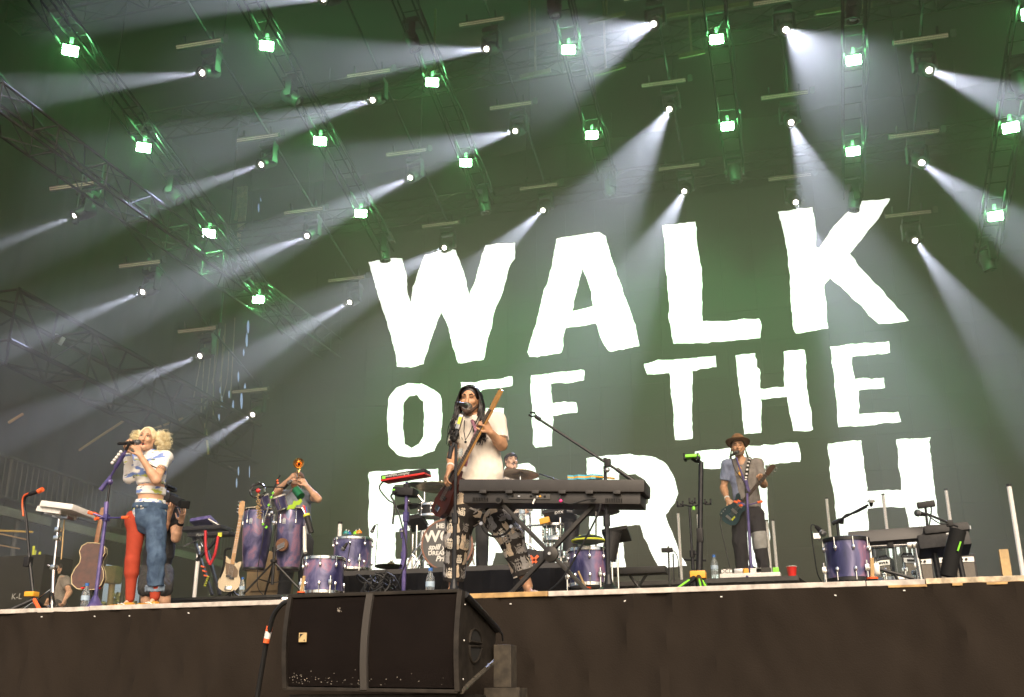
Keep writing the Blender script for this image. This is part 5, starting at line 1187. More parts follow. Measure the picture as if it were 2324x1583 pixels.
def guitar(name, label, cat, bc, hd, face, L_scale, outline, mats, th=.04, neck_w=.045, head_len=.17, strings=4, binding=None, sound_hole=None, extras=None, pick=None, neck_mat=None, board_mat=None, head_out=None, neck_from=.42):
    """bc body centre, hd headstock end; face: direction the top faces"""
    bc, hd = Vector(bc), Vector(hd); ey = (hd - bc).normalized(); n = Vector(face); n = (n - ey * n.dot(ey)).normalized(); ex = ey.cross(n).normalized(); t = thing(name, label, cat, tuple(bc))
    body = B().prism([(a * L_scale, b * L_scale) for a, b in outline], bc, ex, ey, th).build('body', mats[0], t, True, 40)
    if binding:
        o2 = [bc + ex * a * L_scale + ey * b * L_scale for a, b in outline]
        for sg in (-1, 1): B().tube([p + n * sg * th / 2 for p in o2], .004, 5, closed=True).build('binding', binding, body)
    L = (hd - bc).length; nm = neck_mat or M_MAPLE; st = neck_from * L_scale * .5; hl = head_len
    B().box(bc + ey * ((st + L - hl) / 2) + n * (th / 2 + .002), (neck_w, L - hl - st, .022), rot=Matrix((tuple(ex), tuple(ey), tuple(n))).transposed(), bev=.006).build('neck', nm, t)
    B().box(bc + ey * ((st * .8 + L - hl) / 2) + n * (th / 2 + .015), (neck_w * .95, L - hl - st * .8, .006), rot=Matrix((tuple(ex), tuple(ey), tuple(n))).transposed()).build('fingerboard', board_mat or nm, t)
    fr = B()
    for i in range(1, 16): fr.box(bc + ey * (L - hl - (L - hl - st) * (1 - 0.93 ** i) * 1.2) + n * (th / 2 + .019), (neck_w * .95, .003, .002), rot=Matrix((tuple(ex), tuple(ey), tuple(n))).transposed())
    o = fr.build('frets', M_STEEL, t); o['kind'] = 'stuff'
    ho = head_out or [(-.5, 0), (-.75, .25), (-.8, .85), (-.3, 1.0), (.35, .95), (.5, .3), (.5, 0)]
    hb = B().prism([(a * neck_w * 1.15, b * hl) for a, b in ho], hd - ey * hl + n * (th / 2 + .004), ex, ey, .014).build('headstock', nm, t)
    for i in range(strings):
        yy = hl * (.2 + .7 * i / max(1, strings - 1)); sd = -1 if strings == 4 else (1 if i % 2 else -1); B().cyl(hd - ey * (hl - yy) + ex * sd * neck_w * .75 + n * (th / 2), hd - ey * (hl - yy) + ex * sd * neck_w * 1.35 + n * (th / 2), .007, n=8).build('tuner', M_CHROME, t)
    for i in range(strings):
        xo = (i - (strings - 1) / 2) * neck_w * .8 / max(1, strings - 1); B().cyl(bc - ey * L_scale * .28 + ex * xo * 1.3 + n * (th / 2 + .018), hd - ey * hl + ex * xo + n * (th / 2 + .022), .0014, n=4).build('string', M_STEEL, t)
    if pick: B().prism([(a * L_scale, b * L_scale) for a, b in pick[0]], bc + n * (th / 2 + .003), ex, ey, .005).build('pickguard', pick[1], t)
    if extras: extras(t, bc, ex, ey, n, th)
    return t
def bass_out(): return [(-.02, .52), (-.12, .46), (-.24, .56), (-.34, .58), (-.36, .48), (-.28, .30), (-.25, .10), (-.34, -.12), (-.40, -.34), (-.34, -.54), (-.18, -.64), (.05, -.64), (.26, -.58), (.38, -.42), (.37, -.22), (.28, -.04), (.25, .12), (.30, .30), (.30, .42), (.22, .42), (.12, .34), (.05, .42)]
def uke_out(): return [(0, .5), (-.14, .49), (-.24, .42), (-.27, .30), (-.22, .17), (-.22, .06), (-.30, -.08), (-.34, -.24), (-.30, -.40), (-.18, -.49), (0, -.51), (.18, -.49), (.30, -.40), (.34, -.24), (.30, -.08), (.22, .06), (.22, .17), (.27, .30), (.24, .42), (.14, .49)]

# ================================================================ risers
M_RIS = mat('riser_cloth', (.005, .005, .006), .9, var=.2, scale=6, spec=.04)
def riser(label, x0, x1, y0, y1, z, edge=True):
    t = thing('riser', label, 'riser', ((x0 + x1) / 2, y0, ZS)); B().box(((x0 + x1) / 2, (y0 + y1) / 2, z - .03), (x1 - x0, y1 - y0, .06)).build('deck', M_DECK, t, False)
    b = B(); n = int((x1 - x0) / .05)
    for i in range(n + 1):
        x = x0 + (x1 - x0) * i / n; w = .012 * math.sin(x * 21) + .008 * math.sin(x * 47 + 1); b.v += [V(x, y0 - .02 + w, z - .055), V(x, y0 - .03 + w * 1.6, ZS + .002)]
    b.f = [(2 * i, 2 * i + 1, 2 * i + 3, 2 * i + 2) for i in range(n)]; b.build('skirt', M_RIS, t, fix=False)
    for xx in (x0, x1): B().box((xx, (y0 + y1) / 2, (ZS + z) / 2 - .03), (.02, y1 - y0 - .06, z - ZS - .07)).build('side_skirt', M_RIS, t, False)
    if edge: B().box(((x0 + x1) / 2, y0 - .012, z - .018), (x1 - x0, .02, .03)).build('edge_rail', M_ALU, t, False)
    return t
ZC = P(560, 1352, 11.3).z; riser('low black riser under the congas and white bass', P(361, 1352, 11.3).x, P(755, 1345, 11.3).x - .02, 11.3, 14.2, ZC)
ZD = P(1000, 1288, 11.0).z; riser('black drum riser under the drum kit', P(766, 1296, 11.0).x, P(1292, 1280, 11.0).x, 11.0, 14.6, ZD, False)
ZG = P(1690, 1311, 13.1).z; riser('tall black riser under the guitarist with hat', P(1395, 1322, 13.1).x, P(1812, 1308, 13.1).x, 13.1, 15.4, ZG, False)
o = solo(B().prism([(0, 0), (.9, 0), (0, P(1690, 1311, 13.1).z - ZS - .02)], P(1813, 1308, 13.15) * 1, V(1, 0, 0), V(0, 0, 1), .1), 'riser_ramp', M_RIS, 'black cloth sloping down at the right end of the guitarist riser', 'riser', smooth=False, origin=V(0, 0, 0))
o.location = V(0, 0, ZS - P(1813, 1308, 13.15).z)

# ================================================================ front of stage: loudspeaker
sp = thing('loudspeaker', 'black wedge loudspeaker with curved grille and square badge below the stage edge', 'loudspeaker', tuple(P(845, 1560, 6.5)))
M_GRL = mat('speaker_grille', (.008, .0055, .0045), .75, var=.15, scale=3, bump=.5, bscale=420, spec=.08); M_CAB = mat('speaker_cabinet', (.022, .018, .014), .65, var=.35, scale=12, spec=.2)
YP = 6.2
tl, tr_, br_, bl_ = P(657, 1354, YP + .10), P(1046, 1341, YP + .10), P(1040, 1570, YP), P(645, 1563, YP)
def lerp4(u, v): return (tl * (1 - u) + tr_ * u) * (1 - v) + (bl_ * (1 - u) + br_ * u) * v
def bow(v): return V(0, -.05 * math.sin(math.pi * (v * .9 + .05)), 0)
b = B(); n = 16
for j in range(n + 1):
    for u in (0.022, .985): b.v.append(lerp4(u, .03 + .94 * j / n) + bow(j / n) + V(0, .012, 0))
b.f = [(2 * j, 2 * j + 1, 2 * j + 3, 2 * j + 2) for j in range(n)]; gr = b.build('grille', M_GRL, sp, fix=False)
for nm, u0, u1 in (('side_rim', -.002, .022), ('side_rim', .985, 1.012)):
    b = B()
    for j in range(n + 1):
        v = j / n
        for u, dy in ((u0, -.01), (u1, -.01), (u1, .06), (u0, .06)): b.v.append(lerp4(u, v) + bow(v) + V(0, dy, 0))
    for j in range(n): b.f += [(4 * j + k, 4 * j + (k + 1) % 4, 4 * j + 4 + (k + 1) % 4, 4 * j + 4 + k) for k in range(4)]
    b.f += [(3, 2, 1, 0), tuple(4 * n + k for k in range(4))]; b.build(nm, M_CAB, sp, True, 30)
for v in (0.0, 1.0):
    a, c = lerp4(0.0, v) + bow(v), lerp4(1.0, v) + bow(v); d = c - a; B().box((a + c) / 2 + V(0, .02, 0), (d.length, .05, .022), rot=d.to_track_quat('X', 'Z').to_matrix(), bev=.004).build('end_rim', M_CAB, sp)
b = B()
for j in range(n + 1):
    v = j / n
    for u, dy in ((.462, -.014), (.50, -.014), (.50, .02), (.462, .02)): b.v.append(lerp4(u + (0.012 * (0.5 - v)), v) + bow(v) + V(0, dy, 0))
for j in range(n): b.f += [(4 * j + k, 4 * j + (k + 1) % 4, 4 * j + 4 + (k + 1) % 4, 4 * j + 4 + k) for k in range(4)]
b.build('strap', mat('webbing', (.04, .034, .028), .8, bump=.3, bscale=300), sp, True, 30)
# cabinet: sides taper to the rear
r0, r1_, r2_, r3_ = tr_ + V(0, .03, 0), br_ + V(0, .03, 0), P(1126, 1432, YP + .78), P(1122, 1498, YP + .78); r2b, r3b = r2_, r3_
l2, l3 = V(tl.x - .0 + (tl.x - tl.x), r2_.y, r2_.z), V(bl_.x, r3_.y, r3_.z)
l2.x = tl.x + .05; l3.x = bl_.x + .05
cab = B().add([tl + V(.02, .03, 0), tr_ + V(0, .03, 0), br_ + V(0, .03, 0), bl_ + V(.02, .03, 0), l2, r2_, r3_, l3], [(0, 4, 5, 1), (1, 5, 6, 2), (2, 6, 7, 3), (3, 7, 4, 0), (4, 7, 6, 5)]).build('cabinet', M_CAB, sp, False)
nx_ = (r2_ - r0).cross(r1_ - r0).normalized(); nx_ = nx_ if nx_.x > 0 else -nx_
def side(u, v): return (r0 * (1 - u) + r2_ * u) * (1 - v) + (r1_ * (1 - u) + r3_ * u) * v
M_HOLE = mat('handle_recess', (.012, .011, .010), .8)
for lo, hi, up in ((.32, .50, 1), (.56, .78, -1)):
    pts = []
    for i in range(13):
        t_ = math.pi * i / 12; uu = .38 + .17 * math.cos(t_); vv = (hi if up > 0 else lo) - up * (hi - lo) * math.sin(t_); pts.append(side(uu, vv) + nx_ * .004)
    hb = B().add(pts, [tuple(range(13))]).build('handle', M_HOLE, sp, False); B().tube(pts, .008, 6, closed=True).build('handle_rim', M_CAB, hb)
B().tube([side(.02, .03) + nx_ * .015, side(.5, .02) + nx_ * .02, side(1.0, -.02) + nx_ * .01], .022, 8).build('rigging_bar', M_BLACK, sp); B().tube([side(.0, 1.0) + nx_ * .01, side(1.0, 1.0) + nx_ * .01], .016, 8).build('rigging_rail', mat('worn_steel', (.08, .07, .055), .6, .3, var=.4, scale=20), sp)
B().tube([side(.95, -.05) + nx_ * .01, side(1.06, .05) + nx_ * .03, side(1.1, .3) + nx_ * .03], .007, 6).build('latch_hook', M_BLACK, sp)
for vv in (.12, .5, .9): B().ball(side(.06, vv) + nx_ * .004, .008, 8, 6).build('bolt', M_STEEL, sp)
ex, ez = (tr_ - tl).normalized(), (tl - bl_).normalized(); lc = lerp4(.122, .465) + bow(.5) + V(0, -.012, 0); bd = B().box(lc, (.052, .006, .058), rot=Matrix((tuple(ex), (0, 1, 0), tuple(ez))).transposed()).build('badge', mat('badge_gold', (.48, .34, .15), .4), sp, False)
pts = [lc + ex * a + ez * b_ + V(0, -.005, 0) for a, b_ in [(-.020, .022), (.018, .022)] + [(.018 - .038 * math.sin(t_) , .022 - .040 * (1 - math.cos(t_))) for t_ in [i * math.pi / 2 / 8 for i in range(1, 9)]]]
B().add(pts, [tuple(range(len(pts)))]).build('emblem', M_BLKP, bd, False); B().lathe([(.004, 0), (.004, .002)], lc + ex * .014 - ez * .018 + V(0, -.006, 0), (0, -1, 0), 8).build('emblem_dot', M_BLKP, bd, False)
rr = random.Random(9); b = B()
for i in range(70):
    v = 1 - abs(rr.gauss(0, .07)) - .01; u = rr.choice((rr.uniform(.03, .2), rr.uniform(.2, .47), rr.uniform(.03, .97)))
    if v > .05: b.ball(lerp4(u, .03 + .93 * v) + bow(v) + V(0, .004, 0), rr.uniform(.0012, .0032), 5, 4)
for i in range(14): b.ball(lerp4(.31 + rr.gauss(0, .008), .17 + rr.gauss(0, .012)) + bow(.17) + V(0, .004, 0), rr.uniform(.0015, .004), 5, 4)
o = b.build('dust_specks', mat('dust', (.34, .30, .25), .9), sp); o['kind'] = 'stuff'
s2 = thing('loudspeaker', 'second black loudspeaker cut by the bottom frame edge under the first', 'loudspeaker', tuple(P(845, 1583, 6.4) - V(0, 0, .25)))
zb = bl_.z - .035; B().box(((bl_.x + br_.x) / 2 - .01, YP + .36, zb / 2 + .0), (br_.x - bl_.x - .03, .62, zb - .002), bev=.012).build('cabinet', M_CAB, s2); B().box(((bl_.x + br_.x) / 2 - .01, YP + .045, zb / 2), (br_.x - bl_.x - .09, .012, zb - .06)).build('grille', M_GRL, s2, False)
wb = thing('timber_blocks', 'stacked weathered timber blocks propping the rear of the loudspeaker', 'timber', tuple(P(1150, 1550, YP + .7)))
MW = mat('weathered_timber', (.04, .032, .022), .8, var=.4, scale=18); a = P(1122, 1545, YP + .75); c = P(1165, 1545, YP + .75)
B().box((a + c) / 2 + V(.01, 0, .09), (.12, .14, .27), bev=.006).build('upright_block', MW, wb, False); B().box((a + c) / 2 + V(.02, -.02, -.085), (.24, .2, .075), bev=.006).build('flat_block', MW, wb, False); B().box(((a + c) / 2).xy.to_3d() + V(.02, 0, ((a + c) / 2).z / 2 - .062), (.2, .18, ((a + c) / 2).z - .125)).build('support_block', MW, wb, False)
cb = thing('speaker_cable', 'thick black cable with orange tape falling beside the loudspeaker', 'cable', tuple(P(600, 1583, 6.9)))
cp = curve_pts([P(660, 1362, 6.75), P(640, 1372, 6.75), P(620, 1400, 6.8), P(607, 1450, 6.85), P(596, 1510, 6.9), P(584, 1583, 6.95), P(575, 1640, 6.95)], 8); B().tube(cp, .017, 8).build('cable', M_CABLE, cb)
for (ya, yb, mm) in ((1422, 1434, M_ORANGE), (1434, 1450, M_WHITE), (1450, 1460, M_ORANGE)): B().cyl(P(612 - (ya - 1422) * .22, ya, 6.84), P(612 - (yb - 1422) * .22, yb, 6.84), .022, n=12).build('tape', mm, cb)
a = P(638, 1362, 7.55); t = thing('light_tube_end', 'short chrome cylinder with dark mesh end lying at the stage edge', 'fitting', tuple(a)); B().lathe([(.032, 0), (.036, .01), (.036, .16), (.03, .165)], a, V(.75, .66, .05), 20).build('barrel', M_CHROME, t); B().lathe([(.031, 0), (.001, .002)], a - V(.002, .002, 0), V(.75, .66, .05), 20, cap=False).build('mesh_end', M_GRILL, t)
# ================================================================ left: singer's corner
# microphone stand with orange tape
YA = 7.95; base = G(75, 1378, YA, ZS)
t = thing('looper_stand', 'black stand with curved orange taped top and amber tripod foot at far left', 'stand', tuple(base))
B().cyl(base + V(0, 0, .12), P(66, 1262, YA), .016, n=10).build('lower_tube', M_BLACK, t); B().tube(curve_pts([P(67, 1268, YA), P(60, 1180, YA), P(55, 1150, YA), P(57, 1130, YA - .02), P(68, 1122, YA - .04)], 6), .012, 8).build('upper_tube', M_BLACK, t)
B().tube(curve_pts([P(53, 1172, YA - .014), P(51, 1148, YA - .014), P(53, 1128, YA - .03), P(64, 1120, YA - .05)], 6), .008, 6).build('orange_tape', M_ORANGE, t); B().box(P(64, 1276, YA), (.06, .06, .09), bev=.012).build('clutch', M_BLKP, t)
B().cyl(P(68, 1122, YA - .04), P(90, 1115, YA - .06), .02, .016, n=10).build('holder', M_BLKP, t); B().cyl(P(87, 1116, YA - .06), P(97, 1111, YA - .065), .022, n=10).build('holder_tip', M_ORANGE, t); B().box(P(72, 1349, YA), (.10, .08, .045), bev=.012).build('foot_hub', M_AMBER, t)
for i, (px, py, mm) in enumerate(((35, 1378, M_BLACK), (104, 1377, M_ORANGE), (82, 1379, M_BLACK))):
    o = V(P(px, py, YA).x - base.x, (-.12, -.05, .25)[i], 0); B().cyl(base + V(0, 0, .13), base + o + V(0, 0, .012), .017, n=8).build('leg', mm, t)
# white percussion pad on chrome stand
YB_ = 8.05; base = G(120, 1376, YB_, ZS); hh = P(133, 1180, YB_).z - ZS
t = thing('pad_stand', 'chrome stand with folding double braced legs under the white percussion pad', 'stand', tuple(base))
tp_ = P(134, 1178, YB_); bt_ = base + V(0, 0, .02)
B().cyl(base + V(0, 0, .03), P(122, 1290, YB_), .015, n=10).build('lower_tube', M_CHROME, t); B().cyl(P(122, 1290, YB_), tp_, .011, n=10).build('upper_tube', M_CHROME, t)
for py, w in ((1288, .05), (1222, .055), (1203, .045)): B().box(P(122 + (1290 - py) * .11, py, YB_), (w, .05, .045), bev=.01).build('clamp', M_CHROME, t)
B().cyl(P(108, 1283, YB_ - .02), P(120, 1288, YB_), .008, n=6).build('wing_nut', M_CHROME, t); hub = P(116, 1338, YB_)
for px, dy in ((45, -.03), (150, -.12), (80, .2)):
    e = V(P(px, 1378, YB_).x, YB_ + dy, ZS + .012); lg = B().box((hub + e) / 2, ((e - hub).length, .02, .006), rot=(e - hub).to_track_quat('X', 'Z').to_matrix()).build('leg', M_CHROME, t); B().cyl(hub.lerp(e, .55), base + V(0, 0, .07), .006, n=6).build('brace', M_CHROME, lg); B().ball(e, .016, 8, 6).build('rubber_foot', M_RUB, lg)
c = P(155, 1157, YB_); t = thing('percussion_pad', 'tilted white percussion pad seen from behind on its chrome stand', 'drum pad', tuple(c)); ex = (P(208, 1163, YB_ - .05) - P(106, 1150, YB_ + .02)).normalized(); ez = V(.0, .12, .99); ny = ez.cross(ex).normalized(); Mx = Matrix((tuple(ex), tuple(ny), tuple(ex.cross(ny)))).transposed()
B().box(c, (.40, .30, .055), rot=Mx, bev=.015).build('body', M_WHITE, t)
for i in (-1, 0, 1): B().box(c + ex * (-.12) + ny * i * .10 - ex.cross(ny) * .045, (.30, .022, .05), rot=Mx, bev=.006).build('rib', M_WHITE, t)
for i in range(5): B().box(c - ex * .21 + ny * (i - 2) * .055, (.03, .04, .06), rot=Mx, bev=.006).build('trigger_edge', M_WHITE, t)
B().box(c - ex.cross(ny) * .075 + ex * .02, (.09, .08, .03), rot=Mx, bev=.006).build('mount_plate', M_STEEL, t)
solo(B().cyl(P(139, 1270, YB_ + .03), P(146, 1180, YB_ + .04), .006, n=8), 'drumstick', M_WOOD, 'slim wooden stick hanging from the chrome pad stand', 'drumstick')
# ukulele on its stand
YU = 8.2; ub = r1(655, 1135, YU)
def uke_x(t, bc, ex, ey, n, th):
    B().box(bc - ey * .09 + n * (th / 2 + .006), (.08, .012, .012), rot=Matrix((tuple(ex), tuple(ey), tuple(n))).transposed()).build('bridge', M_ROSE, t); B().lathe([(.032, 0), (.032, .002)], bc + ey * .055 + n * (th / 2 - .0005), n, 20).build('sound_hole', M_RUB, t)
guitar('ukulele', 'dark red wooden ukulele with pale binding on a stand beside the purple microphone stand', 'ukulele', ub, r1(735, 700, YU + .03), V(-.35, .9, .05), .42, uke_out(), [mat('mahogany', (.055, .013, .006), .4, var=.3, scale=18)], .075, .040, .10, 4, mat('binding_cream', (.6, .48, .28), .5), extras=uke_x, neck_mat=mat('uke_neck', (.22, .09, .03), .4, var=.15, scale=20), neck_from=.9)
t = thing('ukulele_stand', 'small black stand with red pads holding the ukulele', 'stand', tuple(V(ub.x, YU, ZS))); bq = V(ub.x + .02, YU + .04, ZS)
B().cyl(bq + V(0, 0, .03), r1(690, 1270, YU + .05), .016, n=8).build('post', M_BLACK, t)
for sg in (-1, 1): B().tube([r1(690, 1275, YU + .04), r1(655 + sg * 45, 1285, YU), r1(655 + sg * 50, 1270, YU - .06)], .011, 8).build('cradle', M_BLACK, t); B().box(r1(655 + sg * 50, 1290, YU - .05), (.03, .05, .014), bev=.004).build('red_pad', M_RED, t)
for a in (.4, 2.5, 4.6): B().cyl(bq + V(0, 0, .12), bq + V(.15 * math.cos(a), .15 * math.sin(a), .012), .011, n=8).build('leg', M_BLACK, t)
bottle('clear water bottle with blue cap beside the ukulele stand', G(192, 1372, 7.85, ZS), .24, .036)
# purple mic stand held by the woman
YM = 7.92; base = G(215, 1372, YM, ZS); el = P(249, 1094, YM)
t = thing('purple_mic_stand', 'purple straight microphone stand with orange tipped holders in front of the woman', 'stand', tuple(base))
B().lathe([(.125, 0), (.125, .015), (.075, .045), (.042, .10), (.020, .14)], base, n=28).build('base', M_SPARK, t); B().cyl(base + V(0, 0, .1), P(241, 1165, YM), .017, n=10).build('lower_tube', M_SPARK, t); B().cyl(P(241, 1165, YM), el, .011, n=10).build('upper_tube', M_BLACK, t); B().cyl(P(242, 1140, YM), P(240, 1172, YM), .021, n=10).build('clutch', M_SPARK, t)
B().ball(el, .03, 10, 8).build('boom_joint', M_SPARK, t); B().cyl(P(228, 1113, YM - .02), P(252, 1082, YM), .022, .018, n=10).build('counterweight', M_SPARK, t); B().cyl(P(250, 1084, YM), P(288, 1020, YM - .06), .011, n=8).build('boom', M_SPARK, t); B().cyl(P(262, 1062, YM - .03), P(282, 1030, YM - .06), .019, n=10).build('boom_sleeve', M_SPARK, t); B().cyl(P(286, 1022, YM - .06), P(294, 1006, YM - .07), .014, n=8).build('mic_clip', M_BLKP, t)
for i in range(5): B().ball(P(255 + i * 4.8, 1051 - i * 6.2, YM - .06), .016, 10, 7).build('knob', M_WHITE, t)
hb = P(241, 1176, YM); B().box(hb, (.05, .05, .06), bev=.01).build('holder_hub', M_SPARK, t)
for px, py, dy in ((200, 1163, -.06), (213, 1166, .1), (216, 1178, -.12), (292, 1175, -.02)):
    e = P(px, py, YM + dy); ar = B().cyl(hb, hb.lerp(e, .75), .008, n=8).build('holder_arm', M_SPARK, t); B().cyl(hb.lerp(e, .72), e, .015, n=8).build('orange_tip', M_ORANGE, ar)
mic('black handheld microphone the woman sings into', r1(850, 248, YW - .42), r1(1018, 236, YW - .21))
# ================================================================ left riser: keyboard, bass, congas
YK = 12.0
t = thing('keyboard_stand', 'dark X keyboard stand with orange tape behind the woman', 'stand', tuple(G(470, 1350, YK, ZC)))
for a, b in (((150, 850), (330, 1410)), ((410, 870), (190, 1100)), ((250, 880), (400, 1410))): B().box((r2(*a, YK) + r2(*b, YK)) / 2, (.045, .03, (r2(*b, YK) - r2(*a, YK)).length), rot=(r2(*b, YK) - r2(*a, YK)).to_track_quat('Z', 'Y').to_matrix()).build('leg', M_BLACK, t)
for cy in (1155, 1195, 1238): B().box(r2(165 + (cy - 900) * .33, cy, YK - .02), (.055, .035, .018), rot=Matrix.Rotation(.3, 3, 'Y')).build('orange_tape', M_ORANGE, t)
B().box(r2(278, 1285, YK - .02), (.05, .035, .11), rot=Matrix.Rotation(.3, 3, 'Y')).build('sticker', M_BLKP, t); lettering('ROULE', .045, r2(278, 1285, YK - .042), V(-.3, 0, -1), V(1, 0, -.3), M_YEL, t)
t = thing('keyboard', 'small dark keyboard on the X stand with yellow tape', 'keyboard', tuple(r2(270, 820, YK))); B().box((r2(90, 812, YK) + r2(430, 820, YK)) / 2, (.64, .26, .05), bev=.01).build('body', M_BLKP, t); o = B().box(r2(400, 868, YK - .14), (.055, .012, .055)).build('yellow_tape', M_YEL, t); B().box(r2(330, 868, YK - .02), (.60, .2, .05), bev=.008).build('lower_body', M_BLKP, t); lettering('PIANO', .05, r2(235, 868, YK - .125), V(1, 0, 0), V(0, 0, 1), mat('grey_print', (.3, .3, .28), .6), t)
t = thing('tablet', 'purple tablet sampler tilted on top of the small keyboard', 'tablet', tuple(r2(290, 780, YK))); B().box(r2(255, 752, YK), (.30, .2, .05), rot=Matrix.Rotation(-.1, 3, 'Y') @ Matrix.Rotation(-.35, 3, 'X'), bev=.012).build('body', M_SPARK, t); B().box(r2(365, 775, YK - .02), (.20, .16, .012), rot=Matrix.Rotation(.5, 3, 'Y') @ Matrix.Rotation(-.3, 3, 'X')).build('pad_surface', M_WHITE, t)
solo(B().tube(curve_pts([r2(270, 830, YK - .16), r2(272, 980, YK - .17), r2(285, 1080, YK - .16), r2(310, 1130, YK - .16)], 6), .018, 6).tube(curve_pts([r2(385, 880, YK - .16), r2(360, 1020, YK - .17), r2(340, 1080, YK - .16), r2(310, 1140, YK - .16)], 6), .018, 6), 'guitar_strap', mat('red_webbing', (.5, .012, .02), .7), 'bright red strap hanging in a loop from the small keyboard', 'strap')
solo(B().tube([r2(75, 970, YK - .05), r2(215, 905, YK - .05), r2(245, 975, YK - .03)], .010, 6), 'chrome_rod', M_CHROME, 'thin chrome rod sticking out left of the keyboard stand', 'rod')
YBs = 11.9
def bass_x(t, bc, ex, ey, n, th):
    Mz = Matrix((tuple(ex), tuple(ey), tuple(n))).transposed(); B().box(bc - ey * .19 + n * (th / 2 + .008), (.085, .05, .014), rot=Mz, bev=.003).build('bridge', M_CHROME, t)
    for k, sx in enumerate((-1, 1)): B().box(bc + ex * sx * .024 - ey * (.04 + .022 * k) + n * (th / 2 + .010), (.055, .026, .016), rot=Mz, bev=.003).build('pickup', M_BLKP, t)
guitar('bass_guitar', 'cream bass guitar with maple neck standing left of the congas', 'bass', r2(503, 1215, YBs), r2(618, 565, YBs + .06), V(.3, -.95, .1), .36, bass_out(), [mat('cream_finish', (.52, .42, .27), .3, coat=.5)], .042, .05, .19, 4, extras=bass_x, pick=([(-.26, .36), (-.2, .12), (-.18, -.04), (.02, -.16), (.24, -.12), (.24, .1), (.12, .24), (-.05, .30)], mat('pickguard_brown', (.12, .075, .04), .4)), neck_from=.75)
t = thing('bass_stand', 'small black stand under the cream bass guitar', 'stand', tuple(G(515, 1350, YBs, ZC))); bq = V(r2(500, 1300, YBs).x, YBs + .04, ZC)
B().cyl(bq + V(0, 0, .03), r2(520, 1200, YBs + .05), .014, n=8).build('post', M_BLACK, t)
for a in (.3, 2.4, 4.5): B().cyl(bq + V(0, 0, .14), bq + V(.16 * math.cos(a), .16 * math.sin(a), .012), .011, n=8).build('leg', M_BLACK, t)
for sg in (-1, 1): B().cyl(bq + V(0, 0, .12), bq + V(sg * .08, -.09, .13), .010, n=8).build('cradle', M_BLACK, t)
solo(B().tube(curve_pts([r2(500, 990, YBs - .06), r2(450, 1010, YBs - .05), r2(435, 1150, YBs - .05), r2(385, 1320, YBs - .05)], 6), .014, 5), 'bass_strap', M_RUB, 'black strap hanging from the cream bass guitar', 'strap')
bottle('water bottle standing below the cream bass guitar', G(548, 1348, 11.5, ZC), .24, .034)
# congas
def conga(label, xl, xr, yt, yb, Y, m, tilt):
    a, b = r2(xl, (yt + yb) / 2, Y), r2(xr, (yt + yb) / 2, Y); r = (b.x - a.x) / 2; z0, z1 = r2(xl, yb, Y).z, r2(xl, yt, Y).z; h = z1 - z0; c = V((a.x + b.x) / 2, Y, z0); ax = V(tilt, 0, 1).normalized()
    t = thing('conga', label, 'drum', tuple(c), 'congas'); B().lathe([(r * .70, 0), (r * .72, .02), (r * .86, h * .25), (r * .97, h * .5), (r, h * .68), (r * .99, h * .85), (r * .93, h * .985)], c, ax, 32).build('shell', m, t)
    B().lathe([(r * .95, h * .955), (r * .99, h * .96), (r * .99, h * .985), (r * .95, h * .99)], c, ax, 32, cap=False).build('rim', M_BLACK, t); B().lathe([(r * .97, h * .975), (r * .95, h * 1.0), (r * .5, h * 1.006), (.001, h * 1.007)], c, ax, 32, cap=False).build('head', mat('rawhide', (.60, .50, .36), .55, var=.08, scale=12), t); B().lathe([(r * .73, 0), (r * .745, .004), (r * .745, .03), (r * .73, .034)], c, ax, 32, cap=False).build('bottom_band', M_BLACK, t)
    d, x, y, L = frame((0, 0, 0), ax)
    for i in range(6):
        a_ = 2 * math.pi * (i + .25) / 6; o = x * math.cos(a_) + y * math.sin(a_); B().tube([c + o * r * .97 + ax * h * .97, c + o * (r * 1.05) + ax * h * .93, c + o * (r * 1.06) + ax * h * .80], .006, 6).cyl(c + o * (r * 1.04) + ax * h * .79, c + o * (r * 1.04) + ax * h * .74, .013, n=8).build('tuning_lug', M_CHROME, t)
    p = c + V(.0, -r * .985, 0) + ax * h * .77; B().prism([(-.022, -.035), (.022, -.035), (.022, .02), (.012, .035), (-.012, .035), (-.022, .02)], p, V(1, 0, 0), V(0, 0, 1), .004).build('badge', mat('badge_silver', (.6, .6, .58), .3, .6), t); lettering('TOCA', .016, p + V(0, -.004, -.024), V(1, 0, 0), V(0, 0, 1), M_BLKP, t); return t
conga('left purple conga with rawhide head beside the cream bass', 607, 845, 645, 1195, 11.9, M_PURP, .02); conga('right purple conga with round shaker board on its side', 915, 1155, 645, 1195, 11.8, M_PURP2, -.01)
t = thing('round_kalimba', 'round brown thumb piano fixed to the right conga', 'instrument', tuple(r2(967, 960, 11.58))); c = r2(967, 960, 11.58); B().lathe([(.075, 0), (.08, .006), (.08, .03), (.075, .036)], c, V(0.1, -1, 0), 28).build('body', mat('brown_gourd', (.13, .055, .022), .5, var=.3, scale=30), t)
tn = B()
for i in range(9): tn.box(c + V(-.044 + i * .011, -.045, -.03 + i * .005), (.005, .008, .045))
o = tn.build('tines', M_CHROME, t); o['kind'] = 'stuff'; B().box(c + V(0, -.048, -.045), (.115, .01, .008), rot=Matrix.Rotation(-.45, 3, 'Y')).build('bridge', M_CHROME, t)
base = G(616, 1350, 11.55, ZC); t = thing('percussion_rack', 'black tripod percussion rack standing between the congas', 'stand', tuple(base)); tripod(t, base, r2(890, 660, 11.55).z - ZC, M_BLACK, .42, .014, .42, 3, -1.9)
